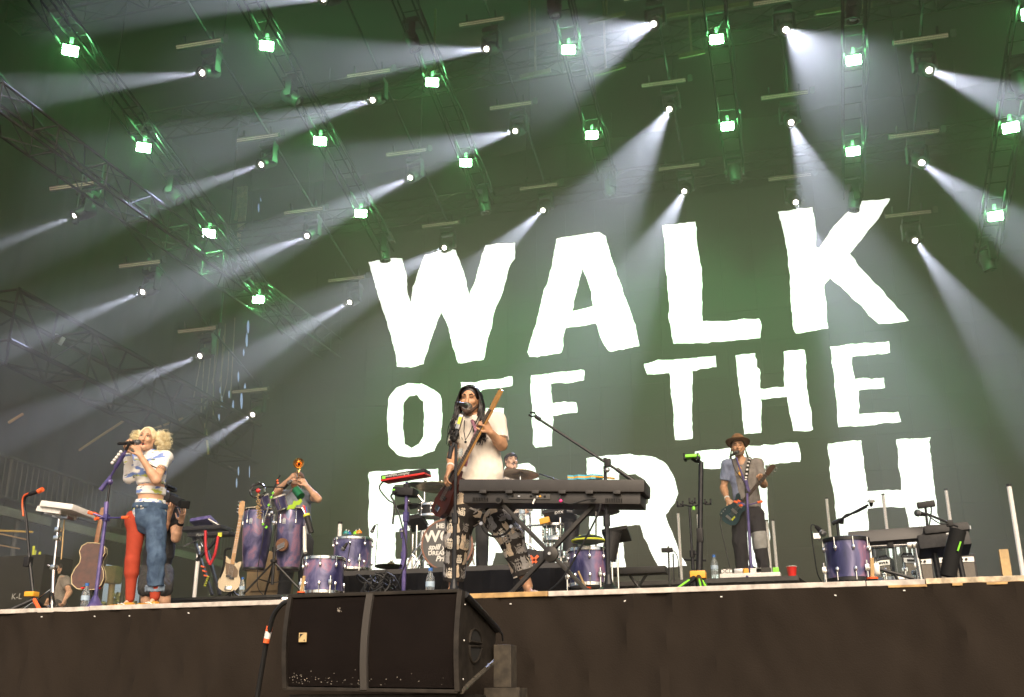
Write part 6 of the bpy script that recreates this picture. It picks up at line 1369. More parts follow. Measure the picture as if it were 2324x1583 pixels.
B().tube([r2(690, 470, 11.5), r2(800, 435, 11.5), r2(1000, 440, 11.5)], .008, 6).build('cross_bar', M_BLACK, t); B().tube([r2(880, 660, 11.5), r2(875, 480, 11.5), r2(920, 370, 11.5), r2(945, 330, 11.5)], .009, 6).build('upright', M_BLACK, t); B().cyl(r2(790, 770, 11.45), r2(880, 490, 11.45), .010, n=8).build('chrome_arm', M_CHROME, t)
for cx, cy in ((880, 490), (865, 530), (842, 600), (790, 772), (820, 800)): B().cyl(r2(cx - 6, cy + 8, 11.44), r2(cx + 6, cy - 8, 11.44), .014, n=8).build('lime_tape', M_LIME, t)
for cx, cy in ((918, 378), (922, 402)): B().ball(r2(cx, cy, 11.48), .016, 8, 6).build('orange_clip', M_ORANGE, t)
for cx, cy in ((870, 670), (845, 690), (890, 760)): B().box(r2(cx, cy, 11.5), (.05, .05, .04), bev=.01).build('clamp', M_CHROME, t)
for k, (xl, xr, yt, yb, tl_) in enumerate(((765, 865, 500, 640, .25), (905, 1015, 515, 645, .35))):
    a, b = r2(xl, 570, 11.6), r2(xr, 570, 11.6); r = (b.x - a.x) / 2; c = V((a.x + b.x) / 2 + .02, 11.6, r2(xl, yb, 11.6).z); ax = V(-.25, -.30 + .0, .9).normalized(); h = .17; t = thing('bongo', ['smaller purple bongo above the left conga', 'larger purple bongo above the right conga'][k], 'drum', tuple(c), 'bongos')
    B().lathe([(r * .78, 0), (r * .92, h * .6), (r * .98, h)], c, -ax * -1, 26, cap=False).build('shell', M_PURP, t); B().lathe([(r * 1.0, h * .95), (r * 1.06, h * .96), (r * 1.06, h * 1.05), (r * .95, h * 1.06), (.001, h * 1.06)], c, ax, 26, cap=False).build('head', M_HEAD, t); B().lathe([(r * .80, -.002), (r * .80, .02)], c, ax, 26, cap=False).build('rim', M_CHROME, t); B().lathe([(r * .74, .01), (.001, .012)], c, ax, 26, cap=False).build('open_bottom', mat('bongo_inside', (.3, .2, .1), .6), t)
    for i in range(5): a_ = 1.26 * i; d, x, y, L = frame((0, 0, 0), ax); o = x * math.cos(a_) + y * math.sin(a_); B().cyl(c + o * r * .98 + ax * h * .1, c + o * r * 1.06 + ax * h, .005, n=6).build('rod', M_CHROME, t)
t = thing('tambourine', 'black tambourine with red hub at the top left of the percussion rack', 'tambourine', tuple(r2(745, 470, 11.4))); c = r2(745, 470, 11.4); B().torus(c, V(.2, -1, .3), .095, .014, 26).build('frame', M_BLKP, t); B().ball(c, .03, 8, 6).build('hub', M_RED, t)
for i in range(8): a_ = .785 * i; B().lathe([(.022, 0), (.026, .004), (.022, .008)], c + V(.095 * math.cos(a_), -.012, .095 * math.sin(a_)), V(math.cos(a_), 0, math.sin(a_)), 10).build('jingle', M_STEEL, t)
b = B(); rr = random.Random(4)
for i in range(60): b.ball(r2(752 - rr.uniform(-12, 12), 500 + 3.8 * i, 11.38) + V(rr.uniform(-.02, .02), rr.uniform(-.02, .02), 0), .011, 6, 5)
o = solo(b, 'seed_shaker', mat('seed_tan', (.30, .20, .09), .6, var=.3, scale=80), 'strings of tan seed pods hanging over the left conga', 'shaker')
t = thing('cowbell_cylinder', 'bright green metal cylinder shaker on a chrome arm', 'shaker', tuple(r2(1110, 490, 11.45))); B().cyl(r2(1085, 460, 11.45), r2(1132, 522, 11.42), .052, n=24).build('cylinder', mat('green_metal', (.015, .17, .07), .4, .5), t); B().cyl(r2(990, 520, 11.5), r2(1100, 430, 11.45), .007, n=8).build('arm', M_CHROME, t)
solo(B().prism([(-.10, -.03), (-.07, .02), (-.02, .01), (0, .05), (.04, .03), (.09, .05), (.11, .01), (.07, -.02), (.03, -.01), (0, -.045), (-.05, -.03)], r2(1070, 598, 11.4), V(1, 0, .25), V(0, -.3, 1), .02), 'lime_guiro', mat('lime_foam', (.42, .65, .05), .5), 'lime green zigzag foam shaker above the right conga', 'shaker', smooth=False)
t = thing('stick_holder', 'black sleeve with yellow rim holding coloured sticks right of the congas', 'holder', tuple(r2(1205, 770, 11.45))); B().cyl(r2(1225, 850, 11.45), r2(1182, 690, 11.43), .034, .036, n=18).build('sleeve', M_BLKP, t); B().cyl(r2(1186, 702, 11.43), r2(1180, 684, 11.43), .042, n=18).build('rim', M_YEL, t)
for k, (cx, mm) in enumerate(((1150, M_RED), (1163, M_RED), (1176, mat('blue_stick', (.05, .12, .4), .4)), (1140, M_STEEL))): B().cyl(r2(1190, 720, 11.44), r2(cx, 600 + 8 * k, 11.44), .009, n=6).build('stick', mm, t)
solo(B().tube([r2(1165, 790, 11.5), r2(1165, 1000, 11.5), r2(1172, 1030, 11.48)], .022, 8), 'rain_stick', M_WHITE, 'white tube hanging beside the right conga', 'instrument')
cable('thin black cable hanging between the congas', [r2(800, 790, 11.4), r2(780, 950, 11.4), r2(745, 1150, 11.42), r2(740, 1330, 11.45), r2(790, 1410, 11.5)], .005)
# horn
h0, h1 = r2(1110, 222, YT - .42), r2(1085, 400, YT - .10); t = thing('trumpet', 'brass horn with copper coloured bell pointing up at the camera', 'trumpet', tuple((h0 + h1) / 2)); d = (h0 - h1).normalized(); ax = V(.36, -.9, .0).normalized()
B().lathe([(.008, -.30), (.010, -.16), (.016, -.09), (.028, -.045), (.050, -.014), (.072, 0), (.070, .002), (.048, -.012), (.024, -.045), (.010, -.09)], h0, ax, 28, cap=False).build('bell', mat('brass', (.72, .42, .13), .2, 1.0), t); B().tube([h0 - ax * .28, h1.lerp(h0, .3), h1], .008, 8).build('lead_pipe', MATS['brass'], t)
for k in range(3): B().cyl(h1.lerp(h0, .35 + k * .13) + V(.02, -.03, -.05), h1.lerp(h0, .35 + k * .13) + V(.02, -.03, .06), .012, n=10).build('valve', M_STEEL, t)
B().tube(curve_pts([h1.lerp(h0, .25), h1.lerp(h0, .5) + V(.03, -.02, -.06), h1.lerp(h0, .8) + V(0, -.02, -.03), h0 - ax * .25], 5), .008, 8).build('tubing', MATS['brass'], t); B().lathe([(.006, 0), (.011, .03)], h1, (h1 - h0), 10).build('mouthpiece', M_CHROME, t)
# dark clip on microphone at the horn bell
mic('black clip microphone below the horn', r2(975, 455, 11.4), r2(1045, 375, 11.35), gr=.024)
solo(B().box(V(r2(860, 1200, 13).x, 13.0, r2(860, 1230, 13).z), (.55, .3, .6)).box(V(r2(860, 1200, 13).x, 12.84, r2(860, 1230, 13).z), (.42, .03, .45)), 'flight_case', mat('plywood_case', (.25, .17, .08), .6, var=.2, scale=8), 'plywood crate standing behind the congas', 'crate', smooth=False)
# toms left of centre
drum_px('low purple floor tom with chrome hoop in front of the drum riser', 692, 777, 1260, 1345, 9.2, M_PURP, ZS); drum_px('purple floor tom with coloured bells standing on the drum riser', 760, 841, 1216, 1291, 11.4, M_PURP, ZD)
for k, (cx, cy, c) in enumerate(((1537, 865, (.02, .22, .22)), (1626, 865, (.22, .55, .03)), (1655, 868, (.75, .25, .02)), (1560, 868, (.05, .12, .45)))):
    a = r2(cx, cy, 11.25 + .06 * (k % 2)); a.z = P(800, 1216, 11.3).z + .012; t = thing('desk_bell', ['teal', 'green', 'orange', 'blue'][k] + ' desk bell on the purple tom left of the drum kit', 'bell', tuple(a), 'desk bells'); B().lathe([(.036, 0), (.036, .008), (.032, .022), (.018, .036), (.008, .04)], a, n=20).build('dome', mat('bell_%d' % k, c, .3), t); B().cyl(a + V(0, 0, .036), a + V(0, 0, .056), .008, n=8).build('button', M_STEEL, t)
for k, (a, b, e) in enumerate((((1500, 1010, 9.0), (1550, 940, 9.0), (1540, 1190, 9.05)), ((1765, 850, 11.2), (1800, 780, 11.2), (1800, 1140, 11.3)))):
    mic(['dark drum microphone hanging over the low purple tom', 'dark drum microphone right of the tom with bells'][k], r2(*b), r2(*a), gr=.022); cable(['thin cable looping from the microphone at the low purple tom', 'thin cable looping from the microphone at the tom with bells'][k], [r2(*b), r2(b[0] + 25, b[1] + 10, b[2]), r2(e[0] + 10, (a[1] + e[1]) / 2, e[2]), r2(*e)], .004)
t = thing('stick_cup', 'pair of drumsticks in an orange rimmed cup at the low purple tom', 'drumsticks', tuple(r2(1130, 1395, 8.9)))
for k in (0, 1): B().cyl(r2(1125 + 18 * k, 1390, 8.9), r2(1155 + 12 * k, 1237, 8.9), .008, .007, n=8).build('drumstick', M_WOOD, t)
B().lathe([(.03, -.09), (.034, 0)], r2(1132, 1392, 8.9), n=14).build('cup', M_RUB, t); B().lathe([(.036, 0), (.038, .012)], r2(1132, 1392, 8.9), n=14).build('rim', M_ORANGE, t)
# ================================================================ centre: keyboard, stands, bass
YN = 7.72
M_KB = mat('keyboard_black', (.030, .026, .023), .5, var=.12, scale=10, bump=.05, bscale=200)
ka, kb = P(1040, 1113, YN - .15), P(1462, 1115, YN - .15); kc = (ka + kb) / 2 + V(0, .15, 0); kl = (kb - ka).length; ex = (kb - ka).normalized(); Mk = Matrix((tuple(ex), (0, 1, 0), tuple(ex.cross(V(0, 1, 0))))).transposed(); ku = ex.cross(V(0, 1, 0))
kt, kbm = P(1250, 1089, YN - .15).z, P(1250, 1143, YN - .15).z; kh = kt - kbm
t = thing('stage_piano', 'long black stage piano seen from behind on an X stand', 'keyboard', tuple(V(kc.x, YN, kbm)))
B().box(kc + ku * kh * .22, (kl, .30, kh * .52), rot=Mk, bev=.012).build('upper_case', M_KB, t); B().box(kc - ku * kh * .26 + V(0, .02, 0), (kl * .955, .27, kh * .48), rot=Mk, bev=.008).build('lower_case', M_KB, t)
for i in range(6): B().box(kc + ex * kl * (-.36 + i * .144) - ku * kh * .06 + V(0, -.135, 0), (.055, .05, kh * .14), rot=Mk, bev=.004).build('rib', M_KB, t)
pn = B().box(kc - ex * kl * .11 - ku * kh * .22 + V(0, -.118, 0), (kl * .23, .01, kh * .24), rot=Mk, bev=.003).build('socket_panel', mat('panel_grey', (.06, .055, .05), .5), t)
for i, (u, mm) in enumerate(((-.20, M_RUB), (-.165, M_STEEL), (-.10, M_RUB), (-.065, M_WHITE), (-.05, M_AMBER), (-.025, M_RUB))): B().box(kc + ex * kl * u - ku * kh * .22 + V(0, -.125, 0), (.016, .008, .012), rot=Mk).build('socket', mm, pn)
vb = B()
for u0 in (-.42, .30):
    for i in range(10): vb.box(kc + ex * (kl * u0 + i * .013) - ku * kh * .36 + V(0, -.118, 0), (.005, .008, .03), rot=Mk)
o = vb.build('vents', M_RUB, t); o['kind'] = 'stuff'
wk = B()
for i in range(52): wk.box(kc + ex * (kl * -.45 + i * kl * .9 / 51) + ku * kh * .46 + V(0, .09, .004), (kl * .9 / 51 - .002, .13, .012), rot=Mk)
o = wk.build('keys', M_WHITE, t, False); o['kind'] = 'stuff'
B().box(kc - ex * kl * .08 - ku * kh * .42 + V(0, -.14, -.005), (.012, .01, .04), rot=Mk @ Matrix.Rotation(.35, 3, 'Y')).build('tag', M_WHITE, t)
t = thing('x_stand', 'heavy black X frame stand carrying the stage piano', 'stand', tuple(V(kc.x, YN, ZS))); M_XS = mat('stand_black', (.028, .025, .022), .5, .3, var=.2, scale=20)
legs = (((960, 880), (1500, 1460)), ((1555, 880), (1020, 1470)))
for k, (a, b) in enumerate(legs):
    A, Bq = r3(*a, YN - .07 + .05 * k), r3(*b, YN - .07 + .05 * k); Bq.z = max(Bq.z, ZS + .02); d = Bq - A
    B().box((A + Bq) / 2, (.048, .03, d.length), rot=d.to_track_quat('Z', 'Y').to_matrix(), bev=.004).build('leg', M_XS, t); B().cyl(A + V(0, -.10, .01), A + V(0, .3, .01), .026, n=14).build('arm', M_XS, t); B().cyl(Bq + V(0, -.03, 0), Bq + V(0, .42, 0), .02, n=12).build('foot_bar', M_XS, t)
    B().lathe([(.018, 0), (.001, .0)], A + V(0, -.1005, .01), (0, -1, 0), 14, cap=False).build('arm_socket', M_RUB, t)
hub = r3(1265, 1198, YN - .12); B().lathe([(.052, 0), (.058, .01), (.058, .05), (.03, .06)], hub + V(0, .06, 0), (0, -1, 0), 24).build('hub', M_XS, t); B().cyl(hub + V(0, -.01, 0), hub + V(0, -.02, 0), .012, n=10).build('bolt', M_STEEL, t)
t = thing('foam_fish_guiro', 'blue and orange wavy foam shaker lying on the stage piano', 'shaker', tuple(r3(1510, 715, YN)))
for k, (mm, dz) in enumerate(((mat('foam_blue', (.07, .38, .50), .6), 0), (M_AMBER, .012), (MATS['foam_blue'], .024))):
    w = [(-.13, -.05), (-.09, -.03), (-.05, -.055), (0, -.03), (.05, -.05), (.10, -.03), (.13, -.01), (.10, .03), (.05, .055), (0, .03), (-.05, .055), (-.09, .03), (-.13, .05)]; c = r3(1495, 722, YN - .02); c.z = kt + .012 + dz; B().prism(w, c, V(1, .1, 0), V(0, 1, 0), .011).build('foam_layer', mm, t, False)
solo(B().cyl(V(r3(1570, 722, YN).x, YN - .06, kt + .02), V(r3(1670, 722, YN).x, YN + .04, kt + .02), .007, n=8), 'orange_stick', M_AMBER, 'orange stick lying on the right end of the stage piano', 'drumstick')
# piano cables
cable('black cable hanging from the stage piano socket to its stand', [r3(1330, 830, YN - .17), r3(1335, 862, YN - .19), r3(1400, 880, YN - .19), r3(1500, 855, YN - .18), r3(1560, 850, YN - .17)], .006)
cable('black cable running down from the piano to the stage floor', [r3(1590, 880, YN - .17), r3(1560, 970, YN - .16), r3(1450, 1180, YN - .14), r3(1340, 1360, YN - .12), r3(1230, 1455, YN - .05)], .007)
solo(B().ball(r3(1334, 862, YN - .2), .014, 8, 6), 'cable_marker', mat('pink_tape', (.8, .05, .25), .5), 'pink marker ball on the piano cable', 'tape')
# mic stand of the lead singer
YQ = 7.62; base = G(1030, 1345, YQ, ZS); top = r3(658, 500, YQ)
t = thing('lead_mic_stand', 'tall dark straight microphone stand in front of the lead singer', 'stand', tuple(base)); round_base(t, base, top.z - ZS, M_BLACK, .013, .13, .5)
B().cyl(r3(628, 585, YQ - .02), r3(712, 300, YQ + .06), .012, n=10).build('boom', M_BLACK, t); B().cyl(r3(625, 590, YQ - .02), r3(640, 515, YQ - .01), .018, n=10).build('counterweight', M_BLACK, t); B().ball(r3(655, 470, YQ), .026, 10, 8).build('boom_joint', M_BLKP, t); B().cyl(r3(640, 460, YQ - .03), r3(668, 455, YQ + .02), .016, n=8).build('wing_nut', M_BLKP, t)
B().box(r3(690, 360, YQ + .02), (.035, .03, .12), rot=Matrix.Rotation(.28, 3, 'Y'), bev=.006).build('effects_box', M_STEEL, t); B().box(r3(690, 350, YQ + .003), (.024, .006, .06), rot=Matrix.Rotation(.28, 3, 'Y')).build('yellow_label', M_YEL, t)
B().lathe([(.026, 0), (.03, .07), (.029, .07), (.024, .004)], r3(688, 585, YQ + .05), (0, 0, 1), 16, cap=False).build('cup', M_BOT, t)
mic('silver black microphone the lead singer sings into', r3(668, 238, YQ - .02), r3(760, 263, YL - .20), gr=.030, grille=M_SILV, r=.02)
# bass of the lead singer
YBQ = YL - .20
def lb_x(t, bc, ex, ey, n, th):
    Mz = Matrix((tuple(ex), tuple(ey), tuple(n))).transposed(); B().box(bc - ey * .17 + n * (th / 2 + .008), (.085, .045, .014), rot=Mz, bev=.003).build('bridge', M_CHROME, t)
    for k in range(2): B().box(bc + ey * (.03 - .10 * k) + n * (th / 2 + .008), (.09, .03, .012), rot=Mz, bev=.003).build('pickup', M_BLKP, t)
guitar('bass_guitar', 'sunburst bass guitar with maple neck played by the lead singer', 'bass', r3(632, 800, YBQ + .02), r3(978, 160, YBQ - .10), V(-.75, -.62, -.1), .36, bass_out(), [mat('sunburst_dark', (.012, .005, .004), .3, col2=(.055, .012, .007), scale=4, coat=.3)], .042, .046, .19, 4, extras=lb_x, neck_from=.75, board_mat=M_ROSE)
solo(B().tube(curve_pts([r3(770, 350, YL - .145), r3(795, 420, YL - .175), r3(770, 480, YL - .165), r3(745, 560, YL - .175), r3(725, 640, YL - .18)], 6), .016, 5), 'bass_strap', mat('patterned_strap', (.12, .03, .06), .7, col2=(.4, .2, .25), scale=60), 'patterned red strap across the lead singer chest', 'strap')
# boom stand right of the singer
YO = 7.68; base = G(1382, 1345, YO, ZS); jt = r3(1635, 640, YO)
t = thing('boom_mic_stand', 'tall black boom stand leaning over the stage piano with an empty clip', 'stand', tuple(base)); round_base(t, base, jt.z - ZS, M_BLACK, .013, .13, .56)
B().cyl(r3(1170, 325, YO - .06), r3(1700, 670, YO), .010, n=10).build('boom', M_BLACK, t); B().cyl(r3(1690, 660, YO), r3(1812, 745, YO + .01), .016, n=10).build('counterweight', M_BLACK, t); B().box(r3(1632, 620, YO), (.05, .05, .06), bev=.012).build('boom_joint', M_BLKP, t); B().ball(r3(1630, 665, YO - .03), .02, 10, 7).build('knob', M_STEEL, t); B().cyl(r3(1615, 590, YO), r3(1620, 615, YO), .014, n=8).build('wing_nut', M_BLKP, t)
B().tube([r3(1140, 300, YO - .08), r3(1165, 300, YO - .06), r3(1178, 318, YO - .06), r3(1150, 325, YO - .05), r3(1130, 312, YO - .06)], .008, 6).build('mic_clip', M_BLKP, t); B().cyl(r3(1175, 325, YO - .06), r3(1205, 345, YO - .055), .016, n=8).build('clip_collar', M_BLKP, t)
B().box(r3(1638, 1440, YO - .05), (.05, .03, .045), bev=.006).build('lime_tag', M_LIME, t)
# MPK style pad keyboard on purple stand
YR = 8.6; base = G(916, 1338, YR, ZS); tp_ = r3(360, 740, YR)
t = thing('purple_pole_stand', 'purple pole stand with black upper bracket left of the lead singer', 'stand', tuple(base)); round_base(t, base, tp_.z - ZS, M_SPARK, .014, .12, .72)
B().box(r3(355, 790, YR), (.05, .06, .10), bev=.01).build('bracket', M_BLKP, t); B().cyl(r3(352, 870, YR), r3(358, 770, YR), .018, n=10).build('sleeve', M_SPARK, t)
c = r3(350, 715, YR); ex = (r3(488, 690, YR) - r3(210, 735, YR)); wdt = ex.length; ex.normalize(); t = thing('mini_keyboard', 'red and black mini keyboard on the purple pole stand', 'keyboard', tuple(c)); fz = V(0, -.05, 1); ny = fz.cross(ex).normalized(); Mx = Matrix((tuple(ex), tuple(ny), tuple(ex.cross(ny)))).transposed(); up = ex.cross(ny)
B().box(c - up * .004, (wdt, .18, .018), rot=Mx, bev=.006).build('lower_case', M_RED, t); B().box(c + up * .022, (wdt * .985, .175, .036), rot=Mx, bev=.005).build('upper_case', M_BLKP, t)
lettering('MPKminiplay', .034, c + ex * -.02 - ny * .0893 + up * .022, ex, up, M_WHITE, t); lettering('AKAI', .026, c - ex * wdt * .33 - ny * .0893 + up * .022, ex, up, M_WHITE, t); B().cyl(c + up * .03, c + up * .05, .012, n=10).build('joystick', M_RED, t); B().box(c - ex * wdt * .42 - ny * .085 + up * .015, (.03, .02, .025), rot=Mx).build('lime_tape', M_LIME, t); B().box(c - ex * wdt * .5 - ny * .05, (.02, .02, .015), rot=Mx).build('orange_plug', M_ORANGE, t)
c2 = r3(345, 808, YR + .02); t = thing('effects_unit', 'black effects box clamped under the mini keyboard', 'effects box', tuple(c2)); B().box(c2, (.20, .14, .07), rot=Matrix.Rotation(.12, 3, 'Y'), bev=.01).build('case', M_BLKP, t); B().box(c2 + V(-.08, -.072, .015), (.02, .006, .012)).build('lime_led', M_LIME, t)
cable('bundle of black cables drooping from the mini keyboard', [r3(208, 735, YR - .05), r3(180, 780, YR - .05), r3(230, 850, YR - .05), r3(280, 890, YR - .04), r3(320, 1000, YR - .03), r3(355, 1200, YR - .03), r3(300, 1380, YR), r3(270, 1430, YR)], .007)
cable('second black cable from the effects box', [r3(290, 800, YR - .06), r3(255, 830, YR - .06), r3(275, 880, YR - .05), r3(265, 1010, YR - .05)], .009)
# purple vintage mic and floor cymbal on the riser
base = G(913, 1293, 11.3, ZD); t = thing('low_purple_mic_stand', 'low purple microphone stand on the drum riser', 'stand', tuple(base)); round_base(t, base, r3(322, 1100, 11.3).z - ZD, M_SPARK, .012, .09, .5); mic('purple vintage style microphone on the drum riser', r3(322, 1100, 11.3), r3(324, 1035, 11.3), m=M_SPARK, grille=M_SPARK, gr=.032)
# wires heap on stage floor
wr_ = B(); rr = random.Random(2); cc = r3(180, 1400, 8.3)
for k in range(9):
    a0 = rr.uniform(0, 6); rad = rr.uniform(.06, .14); c = V(cc.x + rr.uniform(-.06, .06), 8.3 + rr.uniform(-.06, .06), cc.z + rr.uniform(-.03, .06)); wr_.tube([c + V(rad * math.cos(a0 + i * .5), .6 * rad * math.sin(a0 + i * .5), .05 * math.sin(i * .9 + k) + .03 * math.sin(i * .4)) for i in range(12)], .007, 6)
wr_.tube(curve_pts([cc + V(-.12, 0, .02), cc + V(-.2, 0, -.1), V(cc.x - .25, 8.3, ZS + .01)], 6), .008, 6).cyl(V(cc.x, 8.32, ZS), cc + V(0, .02, .08), .012, n=8)
solo(wr_, 'cable_coil', M_CABLE, 'heap of coiled black cables on the stage behind the loudspeaker', 'cable')
bottle('water bottle with blue cap just behind the loudspeaker', G(976, 1338, 7.75, ZS), .24, .036)

# ================================================================ drum kit
YQd = 11.5
M_DHEAD = mat('bass_drum_head', (.045, .045, .045), .5, var=.15, scale=5); M_DWOOD = mat('bass_drum_hoop', (.16, .055, .025), .35, var=.2, scale=20); M_SEA = mat('seafoam_shell', (.10, .32, .25), .35, coat=.4)
bc = r3(612, 1122, YQd - .05); rr_ = abs(r3(612, 960, YQd).z - r3(612, 1285, YQd).z) / 2; bax = V(.28, -.96, .0).normalized()
t = thing('bass_drum', 'bass drum with dark lettered head and seafoam shell on the drum riser', 'drum', tuple(V(bc.x, bc.y, ZD))); bc.z = ZD + rr_ + .02
bk = -bax; B().lathe([(rr_ * .97, 0), (rr_ * .97, .42)], bc, bk, 40).build('shell', M_SEA, t); B().lathe([(rr_ * .955, -.012), (.001, -.014)], bc, bk, 40, cap=False).build('front_head', M_DHEAD, t)
for z in (-.02, .41): B().lathe([(rr_ * .95, z), (rr_ * 1.02, z), (rr_ * 1.02, z + .04), (rr_ * .97, z + .04)], bc, bk, 40, cap=False).build('hoop', M_DWOOD, t)
hx = V(0, 0, 1).cross(bax).normalized(); hx = hx if hx.x > 0 else -hx; M_INK = mat('white_ink', (.62, .60, .56), .6)
def dl(s_, size, u, v, sh=0.0): lettering(s_, size, bc + hx * u * rr_ + V(0, 0, v * rr_) + bax * .018, hx, V(0, 0, 1), M_INK, t, shear=sh, bold=size * .035)
dl('HERE', .075, -.15, .72); dl('WOTE', .18, -.02, .30); dl('spill your', .085, -.2, -.10, .3); dl('DREAMERS', .065, -.2, -.34); dl('Prize', .085, -.15, -.55, .3); dl('TIME', .06, .2, -.75)
for i in range(8):
    a = 2 * math.pi * i / 8; o = hx * math.cos(a) + V(0, 0, math.sin(a)); B().box(bc + o * rr_ * 1.03 + bk * .02, (.03, .05, .03), bev=.006).build('claw', M_CHROME, t); B().cyl(bc + o * rr_ * 1.02 + bk * .03, bc + o * rr_ * 1.02 + bk * .40, .005, n=6).build('tension_rod', M_CHROME, t)
for sg in (-1, 1): B().cyl(bc + hx * sg * rr_ * .9 + bk * .1 - V(0, 0, .05), V((bc + hx * sg * rr_ * 1.35).x, bc.y - .12, ZD + .012), .010, n=8).build('spur', M_CHROME, t)
# rack tom, snare, clear toms
drum('black rack tom above the bass drum', r3(512, 968, 11.9), .15, .16, M_BLKP, 'rack_tom', False); drum('clear acrylic tom right of the drummer', r3(1305, 1120, 12.0), .145, .20, M_CLEAR, 'clear_tom', False, head=M_CLEAR); drum('second clear acrylic tom below the drum pads', V(r3(1320, 1250, 12.1).x, 12.1, ZD + .18), .17, .26, M_CLEAR, 'clear_tom', True, ZD, head=M_CLEAR); drum('black snare drum left of the drummer', r3(890, 1010, 12.2), .17, .14, M_BLKP, 'snare_drum', False)
# rack frame: chrome uprights and bars
t = thing('drum_rack', 'chrome tube rack around the drum kit', 'rack', tuple(G(1100, 1288, 12, ZD)))
for (cx, cy0, cy1) in ((455, 890, 1285), (538, 850, 1200), (1075, 860, 1270), (1138, 880, 1275), (1372, 1000, 1280), (1280, 900, 1100)): a = r3(cx, cy0, 12.0); B().cyl(V(a.x, 12.0, ZD + .01), a, .016, n=10).build('upright', M_CHROME, t); B().box(V(a.x, 12.0, a.z - .06), (.06, .06, .05), bev=.01).build('clamp', M_CHROME, t)
for (a, b) in (((455, 930), (540, 900)), ((1075, 960), (1140, 940)), ((1120, 1020), (1230, 1015)), ((1310, 1210), (1370, 1160)), ((395, 790), (470, 880)), ((1090, 1110), (1220, 1200))): B().cyl(r3(*a, 11.95), r3(*b, 11.95), .012, n=8).build('bar', M_CHROME, t)
for (a, b) in (((360, 1250), (450, 1120)), ((400, 1280), (470, 1160)), ((440, 1270), (390, 1200)), ((460, 1250), (500, 1150))): B().cyl(r3(*a, 11.5), r3(*b, 11.5), .011, n=8).build('stand_leg', M_CHROME, t)
# cymbals
cymbal('large bronze crash cymbal hiding the drummer', r3(1078, 682, 12.3), .235, V(.05, .09, 1), G(1180, 1288, 12.3, ZD)); cymbal('bronze ride cymbal left of the bass guitar', r3(575, 768, 11.7), .31, V(.02, .04, 1), G(1000, 1288, 11.9, ZD)); cymbal('dark splash cymbal at left above the pads', r3(365, 885, 11.8), .16, V(-.1, .02, 1), G(935, 1288, 12.0, ZD), m=mat('cymbal_dark', (.06, .055, .045), .4, .8)); cymbal('dark hi-hat cymbal right above the clear toms', r3(1558, 918, 11.6), .27, V(0, .02, 1), G(1350, 1288, 11.8, ZS), m=mat('cymbal_olive', (.10, .085, .05), .4, .85), stand=True); cymbal('low flat cymbal on the left front of the drum riser', r3(255, 1268, 11.3), .19, V(0, .06, 1), G(887, 1293, 11.3, ZD), m=MATS['cymbal_olive'], stand=False); cymbal('second dark crash cymbal behind the mini keyboard', r3(470, 755, 12.2), .22, V(.1, .03, 1), G(960, 1288, 12.2, ZD), m=MATS['cymbal_dark'])
# drum pads and modules
for k, (cx, cy, w, h, lab) in enumerate(((1330, 955, .36, .08, 'black electronic drum pad module right of the drummer'), (420, 1000, .22, .10, 'black electronic pad left of the bass drum'), (1690, 1080, .30, .07, 'black sampling pad at the right end of the drum kit'))):
    c = r3(cx, cy, 11.9); t = thing('drum_pad', lab, 'drum pad', tuple(c)); Mx = Matrix.Rotation(-.12, 3, 'Y') @ Matrix.Rotation(-.5, 3, 'X'); B().box(c, (w, .24, h * .7), rot=Mx, bev=.012).build('case', M_BLKP, t); B().box(c + Mx @ V(0, 0, h * .37), (w * .9, .2, .01), rot=Mx).build('pad_surface', M_RUB, t); B().cyl(V(c.x, c.y, ZS if k == 2 else ZD), c - V(0, 0, h * .3), .013, n=8).build('post', M_CHROME, t)
    if k == 0: lettering('DTX', .05, c + V(.02, -.14, .01), V(1, 0, .1), V(0, .3, 1), M_WHITE, t)
solo(B().box(r3(1232, 988, 11.8), (.12, .06, .07), rot=Matrix.Rotation(-.2, 3, 'Y'), bev=.008), 'jam_block', M_AMBER, 'orange plastic jam block on the drum rack', 'block')
t = thing('black_mic_cluster', 'dark percussion microphones on small arms right of the drummer', 'microphone', tuple(r3(1215, 930, 11.8)))
for a, b in (((1215, 960), (1215, 905)), ((1380, 920), (1300, 880)), ((1440, 960), (1400, 930))): B().cyl(r3(*a, 11.8), r3(*b, 11.8), .009, n=8).build('arm', M_BLACK, t); B().cyl(r3(b[0] - 25, b[1] - 4, 11.8), r3(b[0] + 18, b[1] + 4, 11.8), .018, n=10).build('capsule', M_GRILL, t)
t = thing('drum_floor_case', 'low black case with an orange cross beside the bass drum', 'case', tuple(r3(1160, 1270, 11.3))); c = V(r3(1165, 1240, 11.3).x, 11.3, ZD + .09); B().box(c, (.42, .25, .18), rot=Matrix.Rotation(.2, 3, 'Y'), bev=.01).build('case', M_BLKP, t)
for sg in (-1, 1): B().box(r3(1165, 1238, 11.14), (.13, .008, .028), rot=Matrix.Rotation(sg * .8, 3, 'Y')).build('orange_cross', M_ORANGE, t)
for k, (cx, cy) in enumerate(((1400, 1080), (1655, 1140))): c = r3(cx, cy, 11.7); t = thing('drum_bag', ['black cylinder drum behind the green topped tom', 'slanted black tube drum at the right end of the kit'][k], 'drum', tuple(c)); B().lathe([(.085, -.18), (.09, .16)], c, V(.12 + .1 * k, 0, -1 if 0 else 1), 22).build('shell', M_BLKP, t); B().lathe([(.093, .14), (.096, .17)], c, V(.12 + .1 * k, 0, 1), 22).build('rim', M_RUB, t); B().cyl(c - V(0, 0, .1), V(c.x, c.y, ZS), .014, n=8).build('post', M_CHROME, t)
bottle('water bottle clipped to the drum rack', r3(1090, 985, 11.8), .20, .032)
